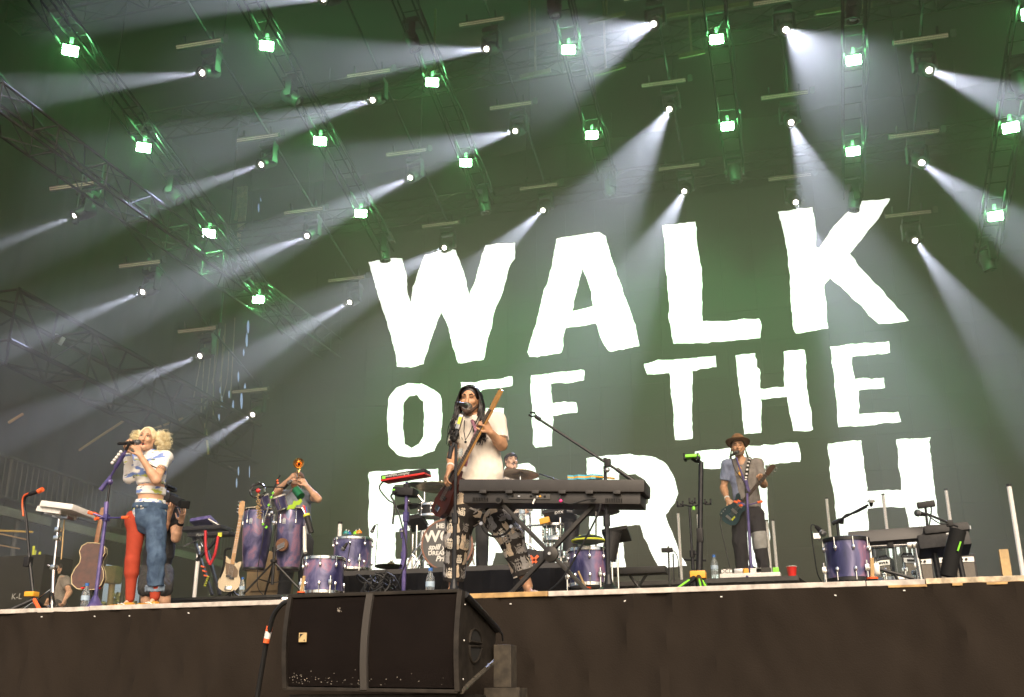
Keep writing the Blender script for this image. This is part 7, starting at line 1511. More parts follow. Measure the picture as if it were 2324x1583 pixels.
cable('black boom arm with thin cable behind the drummer', [r3(1200, 690, 12.4), r3(1260, 710, 12.3), r3(1330, 735, 12.3)], .010)
# tambourine ring hanging at the singer's thigh
t = thing('jingle_ring', 'round dark tambourine with bright jingles hanging by the piano stand', 'tambourine', tuple(r3(930, 1010, YN + .08))); c = r3(930, 985, YN + .10); B().torus(c, V(0, -1, .1), .13, .010, 32).build('frame', M_BLKP, t)
for i in range(7): a_ = -1.2 + .75 * i; B().lathe([(.014, -.006), (.017, 0), (.014, .006)], c + V(.13 * math.cos(a_), -.01, .13 * math.sin(a_)), V(0, -1, .2), 12).build('jingle', M_STEEL, t)
# floor tom with tank drum right of piano
drum_px('purple floor tom with steel tongue drum right of the stage piano', 1292, 1379, 1240, 1328, 9.1, M_PURP2, ZS); c = r3(1512, 1135, 9.1); c.z = P(1335, 1240, 9.1).z + .02
t = thing('tongue_drum', 'dark steel tongue drum with yellow rim lying on the purple floor tom', 'drum', tuple(c)); B().lathe([(.08, 0), (.14, .02), (.145, .028), (.12, .055), (.06, .075), (.001, .08)], c, n=30).build('dome', mat('blued_steel', (.05, .06, .055), .35, .6), t); B().torus(c + V(0, 0, .026), (0, 0, 1), .146, .008, 32).build('rim', M_YEL, t)
for i in range(4): a_ = 1.57 * i + .6; B().box(c + V(.08 * math.cos(a_), .08 * math.sin(a_), .068), (.02, .015, .006)).build('yellow_mark', M_YEL, t)
t = thing('stick_cup', 'single beater in an orange rimmed cup right of the piano stand', 'drumsticks', tuple(r3(1500, 1440, 8.7))); B().cyl(r3(1492, 1415, 8.7), r3(1445, 1308, 8.7), .010, .009, n=8).build('beater', M_WOOD, t); B().lathe([(.028, -.09), (.032, 0)], r3(1500, 1422, 8.7), n=14).build('cup', M_RUB, t); B().lathe([(.036, 0), (.04, .012)], r3(1500, 1420, 8.7), n=14).build('rim', M_ORANGE, t)
# keyboard far behind on the right
t = thing('far_keyboard', 'dark keyboard on a low stand far behind the floor tom', 'keyboard', tuple(G(1450, 1340, 12.6, ZS))); B().box(r3(1810, 1310, 12.6), (.75, .25, .08), bev=.01).build('body', M_BLKP, t)
for a, b in (((1770, 1330), (1880, 1480)), ((1880, 1330), (1780, 1480))): B().cyl(r3(*a, 12.6), r3(*b, 12.6), .018, n=8).build('leg', M_BLACK, t)

# ================================================================ right: guitarist, stands, amps
gb = r4(765, 835, YG - .20); guh = r4(1095, 462, YG - .38)
def eg_x(t, bc, ex, ey, n, th):
    Mz = Matrix((tuple(ex), tuple(ey), tuple(n))).transposed(); B().box(bc - ey * .13 + n * (th / 2 + .006), (.08, .03, .012), rot=Mz).build('bridge', M_STEEL, t)
    for k in range(2): B().box(bc + ey * (.08 - .10 * k) + n * (th / 2 + .006), (.085, .032, .012), rot=Mz).build('pickup', M_STEEL, t)
    for k in range(3): B().cyl(bc - ex * .10 - ey * (.08 + .035 * k) + n * (th / 2), bc - ex * .10 - ey * (.08 + .035 * k) + n * (th / 2 + .015), .009, n=8).build('knob', M_STEEL, t)
    B().box(bc - ey * .10 + ex * .05 + n * (th / 2 + .004), (.02, .06, .004), rot=Mz).build('yellow_tape', M_YEL, t)
eg = guitar('electric_guitar', 'dark teal electric guitar played by the guitarist with hat', 'guitar', gb, guh, V(.35, -.93, .12), .33, bass_out(), [mat('teal_finish', (.014, .045, .055), .35, var=.25, scale=12, coat=.3)], .045, .044, .16, 6, extras=eg_x, neck_from=.75, neck_mat=mat('dark_neck', (.07, .035, .02), .4), board_mat=M_ROSE)
t = thing('guitar_strap', 'black strap with white square pattern over the guitarist shoulder', 'strap', tuple(r4(865, 500, YG - .17)))
sa = curve_pts([r4(885, 405, YG - .06), r4(868, 470, YG - .15), r4(855, 560, YG - .175), r4(850, 610, YG - .18)], 8); B().tube(sa, .024, 4).build('webbing', M_RUB, t)
for i in range(2, len(sa) - 2, 3): B().box(sa[i] + V(0, -.022, 0), (.028, .006, .022)).build('white_square', M_WHITE, t)
YI = 13.25; base = G(1706, 1307, YI, ZG); t = thing('purple_mic_stand', 'purple microphone stand with orange tipped holders in front of the guitarist', 'stand', tuple(base)); B().lathe([(.12, 0), (.12, .015), (.07, .06), (.035, .14), (.02, .17)], base, n=24).build('base', M_SPARK, t); jt = r4(858, 680, YI); B().cyl(base + V(0, 0, .12), jt, .018, n=10).build('lower_tube', M_SPARK, t); B().cyl(r4(868, 690, YI), r4(770, 400, YI - .05), .012, n=8).build('boom', M_SPARK, t); B().box(jt, (.05, .05, .06), bev=.01).build('boom_joint', M_BLKP, t); B().cyl(r4(850, 590, YI - .02), r4(872, 690, YI), .024, n=10).build('counterweight', M_SPARK, t)
for a in (.3, 2.4, 4.5): B().cyl(base + V(0, 0, .02), base + V(.24 * math.cos(a), .16 * math.sin(a), .012), .012, n=6).build('leg', M_SPARK, t)
hb = r4(855, 800, YI)
for cx, cy, dy in ((750, 765, -.05), (785, 760, .08), (800, 800, -.1), (990, 765, -.03)):
    e = r4(cx, cy, YI + dy); ar = B().cyl(hb, hb.lerp(e, .8), .008, n=8).build('holder_arm', M_SPARK, t); B().cyl(hb.lerp(e, .7), e, .016, n=8).build('orange_tip', M_ORANGE, ar)
mic('black microphone in front of the guitarist mouth', r4(722, 388, YI - .1), r4(790, 352, YG - .18), gr=.028)
cable('black cable from the guitar down to the pedalboard', [r4(650, 890, YG - .2), r4(640, 960, YG - .22), r4(680, 1150, YG - .25), r4(720, 1320, YG - .3), r4(745, 1380, YG - .35)], .008); cable('cable hanging from the guitarist microphone along its stand', [r4(728, 392, YI - .08), r4(760, 500, YI - .06), r4(845, 640, YI - .05), r4(850, 900, YI - .04), r4(870, 1200, YI - .04), r4(890, 1330, YI - .04)], .006)
pb0, pb1 = r4(632, 1392, 13.1), r4(1138, 1372, 13.1); pbw = pb1.x - pb0.x; pz = ZG; t = thing('pedalboard', 'white edged pedalboard on the front of the guitarist riser', 'pedalboard', ((pb0.x + pb1.x) / 2, 13.25, pz)); B().box(((pb0.x + pb1.x) / 2, 13.3, pz + .03), (pbw, .36, .05), bev=.006).build('board', M_WHITE, t)
for k, (cx, w, mm, nm) in enumerate(((695, .13, M_WHITE, 'OCD'), (800, .12, M_STEEL, ''), (850, .08, M_AMBER, ''), (940, .14, M_WHITE, ''), (1000, .18, M_ALU, ''), (1105, .07, M_LIME, ''))):
    a = r4(cx, 1380, 13.2); pd = B().box((a.x, 13.22, pz + .085), (w, .12, .06), bev=.008).build('pedal', mm, t); B().cyl((a.x - .02, 13.2, pz + .11), (a.x - .02, 13.2, pz + .135), .014, n=8).build('knob', M_BLKP, pd)
    if nm: lettering(nm, .07, V(a.x, 13.158, pz + .085), V(1, 0, 0), V(0, 0, 1), M_BLKP, t)
bottle('tall water bottle on the riser left of the pedalboard', G(1623, 1312, 13.15, ZG), .29, .045)
t = thing('red_cup', 'red plastic cup on the right end of the guitarist riser', 'cup', tuple(G(1802, 1308, 13.2, ZG))); c = V(P(1802, 1308, 13.2).x - .02, 13.2, ZG); B().lathe([(.045, 0), (.062, .115), (.065, .12), (.060, .118), (.044, .005)], c, n=24, cap=False).build('cup', M_RED, t); B().torus(c + V(0, 0, .12), (0, 0, 1), .063, .004, 24).build('rim', M_WHITE, t)
# tripods with phone clamps
YJ = 8.3; base = G(1586, 1345, YJ, ZS); t = thing('phone_tripod', 'tall black tripod with lime phone clamp and amber leg hub', 'tripod', tuple(base)); tpz = r4(478, 440, YJ); B().cyl(base + V(0, 0, .05), r4(470, 1000, YJ), .026, n=12).build('lower_tube', M_BLACK, t); B().cyl(r4(470, 1000, YJ), tpz, .020, n=12).build('upper_tube', M_BLACK, t); B().box(r4(470, 1050, YJ), (.05, .06, .11), bev=.012).build('clutch', M_BLKP, t); hb = r4(455, 1380, YJ); B().box(hb, (.12, .11, .06), bev=.012).build('leg_hub', M_AMBER, t)
for k, (cx, dy, mm) in enumerate(((275, -.25, M_BLACK), (560, -.1, M_BLACK), (520, -.32, M_LIME))): e = V(r4(cx, 1500, YJ).x, YJ + dy, ZS + .02); lg = B().cyl(hb, e, .022, n=10).build('leg', M_BLACK, t); B().cyl(hb.lerp(e, .35) + V(.0, -.02, .008), e + V(0, -.02, .008), .009, n=6).build('lime_strip', M_LIME, lg)
B().tube([tpz, r4(430, 430, YJ - .03), r4(400, 408, YJ - .05)], .013, 8).build('arm', M_BLKP, t); B().box(r4(402, 395, YJ - .05), (.13, .10, .025), bev=.008).build('clamp_plate', M_LIME, t)
for cx in (345, 455): B().box(r4(cx, 400, YJ - .05), (.02, .10, .05), bev=.005).build('clamp_jaw', M_BLKP, t)
YX = 9.6; base = G(1576, 1345, YX, ZS); t = thing('holder_stand', 'thin black stand with three small clamps behind the phone tripod', 'stand', tuple(base)); hb = r4(415, 810, YX); tripod(t, base, hb.z - ZS, M_BLACK, .3, .011, .3); B().cyl(hb, hb - V(0, 0, .03), .014, n=8).build('lime_ring', M_LIME, t); B().cyl(r4(435, 1210, YX), r4(438, 1180, YX), .03, n=10).build('sleeve', M_BLKP, t)
for cx, cy in ((300, 788), (400, 760), (530, 770)): e = r4(cx, cy, YX); ar = B().cyl(hb, e, .008, n=6).build('arm', M_BLACK, t); B().box(e + V(-.02, 0, .0), (.014, .03, .05)).build('jaw', M_BLKP, ar); B().box(e + V(.03, 0, .0), (.014, .03, .05)).build('jaw', M_BLKP, ar); B().box(e + V(.005, 0, -.02), (.06, .03, .014)).build('clamp_bar', M_BLKP, ar)
B().cyl(r4(335, 1250, YX), r4(520, 1258, YX), .010, n=6).build('cross_bar', M_BLACK, t)
# small mic stands left of tube
base = G(1518, 1330, 12.4, ZS); t = thing('short_mic_stand', 'short black stand with small box left of the first light tube', 'stand', tuple(base)); B().cyl(base, r4(205, 1140, 12.4), .010, n=8).build('pole', M_BLACK, t); B().box(r4(195, 1172, 12.4), (.13, .06, .05), bev=.008).build('box', M_BLKP, t); B().tube(curve_pts([r4(220, 1170, 12.4), r4(250, 1180, 12.4), r4(285, 1240, 12.4), r4(295, 1400, 12.4)], 6), .006, 6).build('cable', M_CABLE, t); B().cyl(r4(245, 1200, 12.4), r4(252, 1440, 12.4), .008, n=6).build('rod', M_BLACK, t); B().cyl(base, base + V(0, 0, .02), .10, n=16).build('base', M_BLACK, t)
# frosted light tubes
M_TUBE = mat('frosted_tube', (.72, .68, .62), .4, emit=(1, .93, .85), estr=.12)
for k, (x0, y0, x1, y1, lab) in enumerate(((1539, 1166, 1546, 1295, 'right of the letter R'), (1584, 1168, 1590, 1300, 'hidden behind the phone tripod'), (1740, 1184, 1748, 1300, 'just right of the guitarist knee'), (1754, 1183, 1764, 1302, 'second right of the guitarist'), (1876, 1133, 1887, 1262, 'behind the right purple tom'), (2004, 1125, 2020, 1262, 'in front of the letter H'), (2147, 1114, 2166, 1262, 'right of the letter H'), (2290, 1105, 2318, 1308, 'at the right frame edge'), (452, 1240, 448, 1352, 'behind the small keyboard at left'), (772, 1190, 771, 1290, 'behind the tom with bells'))):
    ln = math.hypot(x1 - x0, y1 - y0); Y = min(20.0, max(9.8, 2300 * 1.15 / ln)); top = P(x0, y0, Y); zb = {8: ZC, 9: ZD}.get(k, ZS); Y = {8: 13.0, 9: 12.6}.get(k, Y); top = P(x0, y0, Y); base = V(P(x1, y1, Y).x, Y, zb)
    t = thing('light_tube', 'upright pale light tube ' + lab, 'light tube', tuple(base), 'upright light tubes'); base = V(top.x + (base.x - top.x) * .0, Y, zb); t.location = base; _reg(t, base); B().cyl(base + V(0, 0, .03), top, .026, n=14).build('tube', M_TUBE, t); B().cyl(top, top + V(0, 0, .03), .028, n=14).build('end_cap', M_BLKP, t); B().cyl(base, base + V(0, 0, .05), .07, n=16).build('foot', M_BLACK, t)
# right tom
YT2 = 8.5; drum_px('purple and pink floor tom near the stage edge at right', 1871, 1976, 1216, 1318, YT2, M_PURP2, ZS, hoop=M_BLACK)
mic('dark drum microphone on a gooseneck left of the right purple tom', r5(255, 720, 8.3), r5(345, 805, 8.25), gr=.026, r=.02); cable('cable looping down from the right tom microphone', [r5(258, 715, 8.3), r5(215, 705, 8.3), r5(210, 780, 8.3), r5(240, 1000, 8.32), r5(270, 1180, 8.35), r5(310, 1260, 8.4)], .005); solo(B().tube([r5(300, 860, 8.35), r5(225, 775, 8.3)], .007, 6).box(r5(265, 815, 8.3), (.05, .03, .04)), 'mic_clamp', M_CHROME, 'small chrome clamp at the rim of the right purple tom', 'clamp')
t = thing('stick_cup', 'pair of drumsticks in an orange rimmed cup at the right purple tom', 'drumsticks', tuple(r5(812, 1260, 8.2)))
for k in (0, 1): B().cyl(r5(805 + 16 * k, 1235, 8.2), r5(797 + 17 * k, 1030, 8.2), .009, .008, n=8).build('drumstick', M_WOOD, t)
c = r5(812, 1240, 8.2); B().lathe([(.035, -.06), (.038, 0)], c, n=16).build('cup', M_RUB, t); B().lathe([(.04, 0), (.042, .014)], c, n=16).build('rim', M_ORANGE, t)
# rack bar with clear tom and electronic pad
YC_ = 9.4; t = thing('right_drum_rack', 'chrome bar rack with upright post right of the purple tom', 'rack', tuple(r5(1260, 1250, YC_))); up0 = r5(1225, 840, YC_); B().cyl(V(up0.x + .02, YC_, ZS), up0, .02, n=12).build('upright', M_CHROME, t); B().cyl(r5(780, 915, YC_), r5(1240, 895, YC_), .016, n=12).build('bar', M_CHROME, t)
for cx in (985, 1180, 1235): B().box(r5(cx, 900, YC_), (.05, .06, .06), bev=.01).build('clamp', M_CHROME, t)
B().cyl(V(r5(790, 915, YC_).x, YC_, ZS), r5(785, 900, YC_), .018, n=10).build('upright', M_CHROME, t)
t = thing('bar_pad', 'long grey electronic percussion bar on the chrome rack', 'drum pad', tuple(r5(960, 850, YC_))); B().box(r5(955, 840, YC_), (.62, .16, .11), rot=Matrix.Rotation(-.03, 3, 'Y') @ Matrix.Rotation(-.3, 3, 'X'), bev=.02).build('body', mat('pad_grey', (.05, .047, .045), .5), t); B().box(r5(985, 880, YC_ - .03), (.05, .06, .09), bev=.01).build('mount', M_BLKP, t)
drum('clear acrylic floor tom between the amplifiers at right', V(r5(1060, 1240, 9.6).x, 9.6, r5(1060, 1255, 9.5).z), .19, .40, M_CLEAR, 'clear_tom', True, ZS, head=M_CLEAR)
# amps
M_TOLEX = mat('amp_tolex', (.02, .02, .02), .7); M_GCL = mat('amp_grille_cloth', (.16, .14, .115), .8, bump=.4, bscale=300, var=.1, scale=40)
for k, (xl, xr, yt, yb, Y, lab) in enumerate(((800, 985, 1015, 1262, 10.6, 'guitar amplifier with pale grille behind the purple tom'), (1100, 1400, 1010, 1245, 10.8, 'guitar amplifier with pale grille behind the clear tom'), (1470, 1820, 985, 1205, 10.9, 'guitar amplifier with pale grille below the synthesizers'))):
    a, b = r5(xl, yb, Y), r5(xr, yt, Y); w = b.x - a.x; h = b.z - ZS; t = thing('amplifier', lab, 'amplifier', ((a.x + b.x) / 2, Y, ZS), 'guitar amplifiers'); cx = (a.x + b.x) / 2; B().box((cx, Y + .15, ZS + h / 2), (w, .3, h), bev=.015).build('cabinet', M_TOLEX, t); B().box((cx, Y - .003, ZS + h * .46), (w * .88, .012, h * .8)).build('grille', M_GCL, t, False); B().box((cx, Y - .004, ZS + h * .91), (w * .9, .012, h * .08)).build('control_panel', M_STEEL, t, False); B().tube([(cx - .1, Y + .15, ZS + h), (cx - .08, Y + .15, ZS + h + .03), (cx + .08, Y + .15, ZS + h + .03), (cx + .1, Y + .15, ZS + h)], .012, 6).build('handle', M_RUB, t)
    for i in range(6): B().cyl((cx - w * .35 + i * w * .12, Y - .005, ZS + h * .91), (cx - w * .35 + i * w * .12, Y - .03, ZS + h * .91), .012, n=8).build('knob', M_BLKP, t)
# synths
YZ = 9.3; t = thing('synth_stand', 'black two tier stand under the synthesizers at right', 'stand', tuple(G(2160, 1310, YZ, ZS)))
for cx in (1385, 1620): a = r5(cx, 800, YZ); B().cyl(V(a.x + .03, YZ, ZS), a, .022, n=10).build('upright', M_BLACK, t)
for cy in (880, 815): B().cyl(r5(1300, cy, YZ), r5(1720, cy - 5, YZ), .018, n=8).build('tier_bar', M_BLACK, t)
for k, (xl, xr, cy, hh, lab) in enumerate(((1255, 1765, 905, .12, 'lower black synthesizer on the right stand'), (1310, 1755, 790, .07, 'upper thin black synthesizer on the right stand'))):
    a, b = r5(xl, cy, YZ), r5(xr, cy, YZ); c = (a + b) / 2; t = thing('synthesizer', lab, 'keyboard', tuple(c)); Mx = Matrix.Rotation(-.06, 3, 'Y') @ Matrix.Rotation(-.2, 3, 'X'); B().box(c, ((b - a).length, .28, hh), rot=Mx, bev=.015).build('case', M_BLKP, t); B().box(c + V(0, -.05, hh * .5), ((b - a).length * .9, .12, .015), rot=Mx).build('keys', M_WHITE if 0 else M_RUB, t)
    for i in range(6): B().cyl(c + V(-.2 + i * .08, .06, hh * .5), c + V(-.2 + i * .08, .06, hh * .5 + .03), .010, n=8).build('knob', M_STEEL, t)
t = thing('pipe_instrument', 'thick black tube leaning in front of the synthesizers', 'tube', tuple(r5(1560, 1220, 8.9))); B().tube(curve_pts([r5(1555, 1215, 8.9), r5(1590, 1020, 8.9), r5(1625, 880, 8.9), r5(1655, 755, 8.9)], 6), .062, 14).build('tube', M_RUB, t); B().tube(curve_pts([r5(1540, 795, 9.0), r5(1585, 800, 9.0), r5(1585, 880, 9.0), r5(1555, 935, 9.0)], 6), .009, 6).build('white_cable', M_WHITE, t); B().cyl(r5(1650, 960, 8.83), r5(1680, 870, 8.83), .007, n=6).build('lime_strip', M_LIME, t)
base = V(r5(515, 1150, 9.6).x, 9.6, ZS); t = thing('boom_mic_stand', 'black boom stand rising behind the right purple tom', 'stand', tuple(base)); jt = r5(508, 660, 9.6); round_base(t, base, jt.z - ZS, M_BLACK, .012, .12); B().cyl(r5(418, 693, 9.58), r5(770, 508, 9.5), .010, n=8).build('boom', M_BLACK, t); B().cyl(r5(415, 695, 9.58), r5(490, 655, 9.57), .017, n=8).build('counterweight', M_BLACK, t); B().cyl(r5(505, 690, 9.6), r5(508, 645, 9.58), .022, n=10).build('boom_joint', M_BLKP, t); B().tube(curve_pts([r5(510, 640, 9.57), r5(560, 600, 9.56), r5(640, 590, 9.55), r5(760, 530, 9.52)], 5), .005, 5).build('cable', M_CABLE, t)
mic('ball head vocal microphone on the boom above the right purple tom', r5(800, 525, 9.5), r5(798, 455, 9.48), gr=.032, grille=M_SILV)
base = V(r5(1625, 1200, 9.0).x, 9.0, ZS); t = thing('boom_mic_stand', 'black boom stand in front of the synthesizers pointing left', 'stand', tuple(base)); jt = r5(1580, 700, 9.0); B().cyl(base, jt, .012, n=8).build('pole', M_BLACK, t); B().cyl(base, base + V(0, 0, .02), .12, n=18).build('base', M_BLACK, t); B().cyl(r5(1330, 590, 8.95), r5(1655, 722, 9.0), .010, n=8).build('boom', M_BLACK, t); B().box(r5(1572, 690, 9.0), (.05, .05, .05), bev=.01).build('boom_joint', M_BLKP, t); B().tube(curve_pts([r5(1345, 600, 8.94), r5(1420, 660, 8.95), r5(1490, 695, 8.96), r5(1570, 690, 8.98)], 5), .005, 5).build('cable', M_CABLE, t)
mic('long dark microphone on the boom over the synthesizers', r5(1330, 605, 8.95), r5(1232, 583, 8.9), gr=.028, r=.022)
base = r5(1358, 775, 9.2); t = thing('accessory_pole', 'thin black pole with clamp box rising above the synthesizers', 'pole', tuple(base)); B().cyl(base, r5(1328, 480, 9.2), .010, n=8).build('pole', M_BLACK, t); B().box(r5(1338, 505, 9.2), (.14, .05, .05), rot=Matrix.Rotation(-.1, 3, 'Y'), bev=.008).build('clamp_box', M_BLKP, t); B().tube(curve_pts([r5(1385, 500, 9.2), r5(1390, 580, 9.2), r5(1365, 740, 9.2)], 6), .006, 6).build('cable', M_CABLE, t); B().box(r5(1400, 738, 9.2), (.09, .05, .05), bev=.01).build('lower_box', M_BLKP, t)
solo(B().box(V(r5(2115, 1080, 9.5).x, 9.5, (ZS + r5(2100, 950, 9.5).z) / 2), (.07, .07, r5(2100, 950, 9.5).z - ZS)), 'wooden_post', M_WOOD, 'bare wooden post standing at the right stage side', 'post', smooth=False)
base = V(r5(1140, 1250, 9.0).x, 9.0, ZS); t = thing('floor_mic_stand', 'low black boom stand lying in front of the clear floor tom', 'stand', tuple(base)); B().cyl(r5(835, 1130, 9.0), r5(1225, 1235, 9.0), .014, n=8).build('boom', M_BLACK, t); B().cyl(base, r5(1030, 1185, 9.0), .012, n=8).build('pole', M_BLACK, t); B().cyl(base, base + V(0, 0, .02), .11, n=18).build('base', M_BLACK, t); B().box(r5(850, 1145, 9.0), (.05, .04, .09), bev=.01).build('clip', M_STEEL, t)
# ================================================================ left wing and backstage
XW = XL + 0.3
M_PAN = mat('wing_panel', (.012, .012, .010), .8, var=.25, scale=1.5)
bw_ = thing('backstage_wall', 'dark panelled wall of the left wing with a low opening to the outside', 'wall', (XW, 21, ZS)); y = 14.5; zo = P(280, 1290, 22.3).z
while y < 25.2:
    y2 = min(y + 1.15, 25.2)
    if y < 21.5 <= y2: y2 = 21.5
    gap = 21.49 <= y < 22.9
    if gap: y2 = 23.0
    z0 = zo if gap else ZS + .02
    B().box((XW + random.uniform(-.01, .01), (y + y2) / 2, (z0 + 5.5) / 2), (.06, y2 - y - .015, 5.5 - z0), bev=.006).build('panel', M_PAN, bw_, False); y = y2
rl = thing('railing', 'long grey balustrade of the side platform at far left', 'railing', (-14.8, 20, 4)); qa_ = along_depth(0, 1030, -14.8); zt_, zb_ = qa_.z, qa_.z - .78; M_RAIL = mat('railing_grey', (.05, .05, .04), .6, .2, var=.2, scale=6)
for z in (zt_, zb_): B().cyl((-14.8, 14.8, z), (-14.8, 24.8, z - .1), .028, n=8).build('rail', M_RAIL, rl)
y = 14.9
while y < 24.7: k = (y - 14.8) / 100; B().cyl((-14.8, y, zb_ - k), (-14.8, y, zt_ - k), .013 if int((y - 14.9) / .155 + .5) % 10 else .03, n=6).build('baluster', M_RAIL, rl); y += .155
pb = thing('platform_beams', 'pale steel beams under the side platform', 'beam', (-14.7, 19, zb_ - .4)); M_PB = mat('pale_steel', (.14, .14, .115), .5, var=.15, scale=5)
for a, b in ((15.2, 17.6), (17.9, 20.2), (20.5, 24.4)): B().box((-14.7, (a + b) / 2, zb_ - .30), (.12, b - a, .17), bev=.012).build('beam', M_PB, pb)
for y_ in (16.8, 20.3, 23.8): B().cyl((-14.75, y_, ZS), (-14.75, y_, zb_ - .2), .05, n=10).build('column', M_RAIL, pb)
for k, (x0, y0, x1, y1, Y, r, c) in enumerate(((0, 1205, 75, 1208, 16, .02, 'yellow'), (0, 1212, 60, 1225, 16.2, .015, 'tan'), (0, 1238, 45, 1246, 16.4, .012, 'tan'), (20, 960, 52, 940, 17, .03, 'orange'), (168, 1030, 282, 955, 20, .03, 'orange'), (345, 975, 415, 950, 22, .03, 'orange'), (466, 962, 473, 1032, 22, .03, 'orange'))):
    mm = {'yellow': mat('ochre_strap', (.42, .28, .05), .6), 'tan': mat('tan_strap', (.32, .20, .08), .6), 'orange': mat('tan_batten', (.40, .24, .10), .6)}[c]  # tan of the sloping strips stands for light on roof edges
    solo(B().cyl(P(x0, y0, Y), P(x1, y1, Y), r, n=6), 'batten', mm, ['yellow strap at the left frame edge under the platform', 'upper tan strap at the left frame edge', 'lower tan strap at the left frame edge', 'short tan strip for a lit roof edge above the railing at the frame edge', 'long sloping tan strip for a lit roof edge left of the woman', 'sloping tan strip for a lit roof edge right above the woman hair', 'upright tan batten right of the woman'][k], 'batten', 'battens in the left wing')
for k, (x, y0, y1) in enumerate(((98, 1285, 1312), (77, 1240, 1275), (91, 1325 - 72, 1270), (80, 1250, 1270))):
    solo(B().cyl(P(x, y0, 15.5 + k * .2), P(x - 3, y1, 15.5 + k * .2), .022, n=6), 'tape_strip', M_YEL, ['lowest', 'broadest', 'right', 'left'][k] + ' yellow tape strip on the left wing column', 'tape', 'yellow tape strips')
t = thing('road_case', 'dark road case with white letters at the left frame edge', 'case', tuple(P(35, 1370, 14.5).xy.to_3d() + V(0, 0, ZS))); c = P(30, 1330, 14.5); B().box((c.x, 14.9, (ZS + c.z) / 2 + .25), (1.0, .7, c.z - ZS + .5), bev=.02).build('case', mat('case_grey', (.022, .022, .019), .8, spec=.1), t); lettering('K-L', .14, r1(120, 1352, 14.54), V(1, 0, 0), V(0, 0, 1), mat('stencil', (.35, .34, .3), .7), t)
t = thing('red_table', 'red topped table with folded cloth beyond the pad stand', 'table', tuple(r1(150, 1300, 16))); c = r1(150, 1255, 16); B().box(c, (1.0, .6, .07), bev=.01).build('top', M_PB, t); B().box(c - V(0, 0, .14), (1.0, .6, .10), bev=.01).build('drawer', mat('faded_red', (.42, .05, .03), .6), t); B().ball(c + V(-.1, 0, .06), (.25, .2, .09), 12, 7).build('cloth', mat('faded_red'  , (.42, .05, .03)), t)
for sx in (-.45, .45): B().cyl((c.x + sx, 16, ZS), (c.x + sx, 16, c.z), .03, n=8).build('leg', M_BLACK, t)
t = thing('covered_box', 'tan cloth covered box on a post seen through the opening', 'box', tuple(r1(825, 1400, 21))); c = r1(815, 1195, 21); B().box(c, (.34, .3, .40), rot=Matrix.Rotation(.06, 3, 'Y'), bev=.06).build('cover', mat('tan_canvas', (.36, .25, .11), .8, var=.2, scale=6, bump=.5, bscale=15), t); B().cyl((c.x + .05, 21, ZS), c, .07, n=10).build('post', M_WOOD, t)
# trees outside the opening
M_LEAF = mat('leaf_green', (.10, .13, .03), .7, col2=(.20, .20, .06), scale=2.0); M_BARK = mat('bark', (.09, .06, .04), .9, var=.3, scale=6)
for k, (x, y, h, lab) in enumerate(((-26.6, 36, 5.9, 'sunlit tree seen through the low opening, right one'), (-25.9, 33.5, 5.2, 'sunlit tree seen through the low opening, left one'))):
    t = thing('tree', lab, 'tree', (x, y, 0), 'trees behind the stage'); B().tube([(x, y, 0), (x + .1, y, 1.2), (x, y + .1, h * .6)], [.16, .12, .05], 8).build('trunk', M_BARK, t)
    for a in (0, 1.3, 2.6, 3.9, 5.2): B().tube([(x + .05, y, 1.3), (x + .7 * math.cos(a), y + .7 * math.sin(a), h * .45), (x + 1.4 * math.cos(a), y + 1.4 * math.sin(a), h * .62)], [.07, .05, .02], 6).build('limb', M_BARK, t)
    b = B(); rr = random.Random(k + 20); cl = [Vector((rr.gauss(0, 1), rr.gauss(0, 1), rr.gauss(0, .8))) for _ in range(26)]
    for i in range(3600):
        g = rr.choice(cl); u = Vector((rr.gauss(0, 1), rr.gauss(0, 1), rr.gauss(0, 1))).normalized() * rr.uniform(.2, .62); p = V(x, y, h * .62) + Vector((g.x * .85, g.y * .85, g.z * h * .20)) + u; s_ = rr.uniform(.06, .13); a = Vector((rr.gauss(0, 1), rr.gauss(0, 1), rr.gauss(0, 1))).normalized(); c_ = a.orthogonal().normalized(); b.quad(p - a * s_, p + c_ * s_ * .6, p + a * s_, p - c_ * s_ * .6)
    o = b.build('crown', M_LEAF, t, False, fix=False)
# torn drape in the back left corner, daylight shows through its slits
SL = [(592, 440, 7, 38), (587, 472, 5, 22), (563, 742, 8, 32), (560, 772, 7, 34), (553, 800, 5, 18), (541, 855, 5, 26), (503, 912, 7, 28), (548, 908, 8, 44), (529, 922, 6, 30), (500, 886, 5, 16), (556, 880, 6, 22), (520, 895, 5, 20), (466, 905, 5, 22), (452, 930, 5, 20), (541, 1069, 5, 22), (537, 1096, 5, 24), (566, 1071, 3, 30), (497, 948, 5, 20)]
x1_ = P(655, 700, 25.3).x; YQ_ = 25.25; spl = [[(XL + .1, ZS + .02), (x1_, ZS + .02), (x1_, ZR - .02), (XL + .1, ZR - .02)]]
for (x, y, w, h) in SL:
    ring = [(-.5, 0), (-.35, .3), (-.1, .5), (.3, .42), (.5, .05), (.35, -.3), (.05, -.5), (-.35, -.25)]; q = [P(x + a * w * .75, y + b * h, YQ_) for a, b in ring]; spl.append([(p.x, p.z) for p in q])
me = poly_mesh(spl); me.transform(Matrix(((1, 0, 0, 0), (0, 0, -1, YQ_), (0, 1, 0, 0), (0, 0, 0, 1)))); me.materials.clear(); o = link('torn_drape', me, M_DRAPE, None, False); tag(o, 'black corner drape with bright torn slits left of the video wall', 'drape')
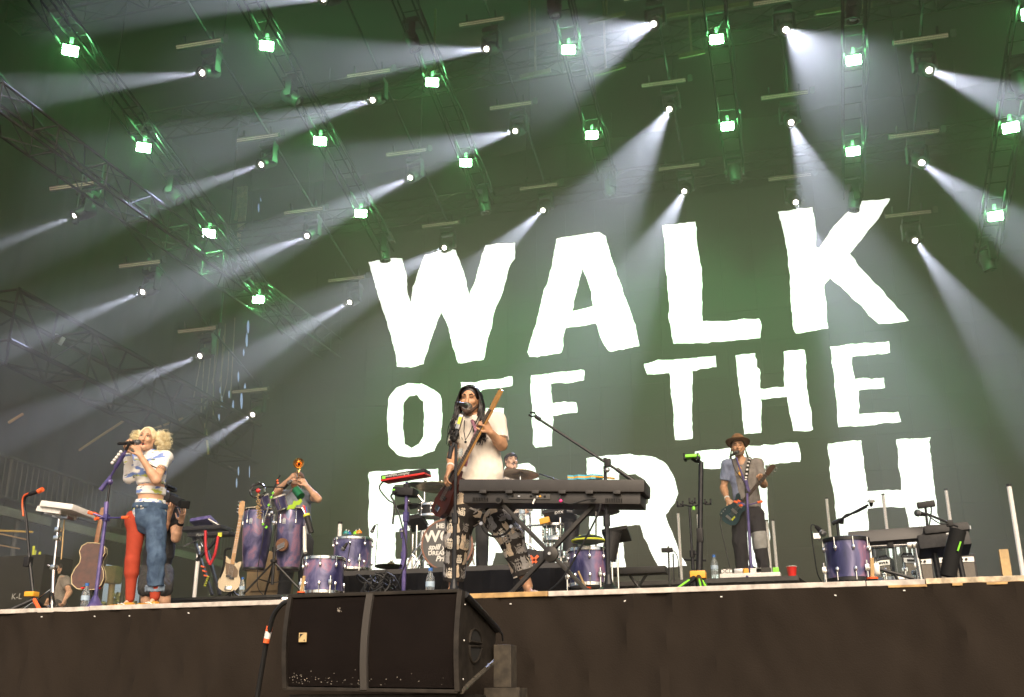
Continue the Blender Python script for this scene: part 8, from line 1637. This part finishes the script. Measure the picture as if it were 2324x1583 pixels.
t = thing('torn_cloth_strip', 'long frayed tan cloth strip hanging high left of the video wall', 'cloth', tuple(P(548, 560, 25.0))); rr = random.Random(6); M_FRAY = mat('frayed_tan', (.34, .24, .13), .8, var=.3, scale=9)
for k in range(6): x = 540 + k * 3.6; B().tube(curve_pts([P(x + 6, 262 + rr.uniform(-20, 10), 25.0), P(x + 2 + rr.uniform(-2, 2), 360, 24.95), P(x + rr.uniform(-3, 3), 460, 25.0), P(x - 4 + rr.uniform(-3, 3), rr.uniform(500, 590), 24.98)], 5), [.05] * 16, 5).build('strip', M_FRAY, t)
for k in range(9):
    x = 455 + k * 9 + rr.uniform(-4, 4); y0 = 780 + rr.uniform(-60, 20); solo(B().tube(curve_pts([P(x + 4, y0, 24.2), P(x, y0 + 70, 24.1), P(x - rr.uniform(0, 18), y0 + rr.uniform(120, 190), 24.0)], 5), .014, 5), 'hanging_rope', M_FRAY, ['first', 'second', 'third', 'fourth', 'fifth', 'sixth', 'seventh', 'eighth', 'ninth'][k] + ' thin tan rope from the left hanging beside the video wall', 'rope', 'ropes beside the video wall')
for k in range(7):
    x = (420, 575, 700, 1195, 1390, 2110, 2190)[k]; a = P(x, 300 + 40 * (k % 3), 24.0); solo(B().cyl((a.x, 24.0, ZR), P(x, (560, 640, 600, 405, 420, 440, 500)[k], 24.0), .012, n=5).ball(P(x, (560, 640, 600, 405, 420, 440, 500)[k], 24.0), .05, 8, 6), 'rigging_cable', M_ALU, 'thin rigging cable with hook ' + ['far left of the screen', 'at the left screen corner', 'left above the letter W', 'right above the letter W', 'above the letter A', 'right above the letter K', 'at the right frame side'][k], 'cable', 'rigging cables at the back')
# work lamp on the girder
a = P(133, 771, 17.0); t = thing('work_lamp', 'small square work lamp on the left girder', 'lamp', tuple(a)); B().box(a, (.20, .12, .18), rot=Matrix.Rotation(.5, 3, 'Y'), bev=.02).build('reflector', M_STEEL, t); B().cyl(a + V(0, .05, .1), a + V(-.02, .1, .35), .02, n=8).build('bracket', M_BLACK, t)
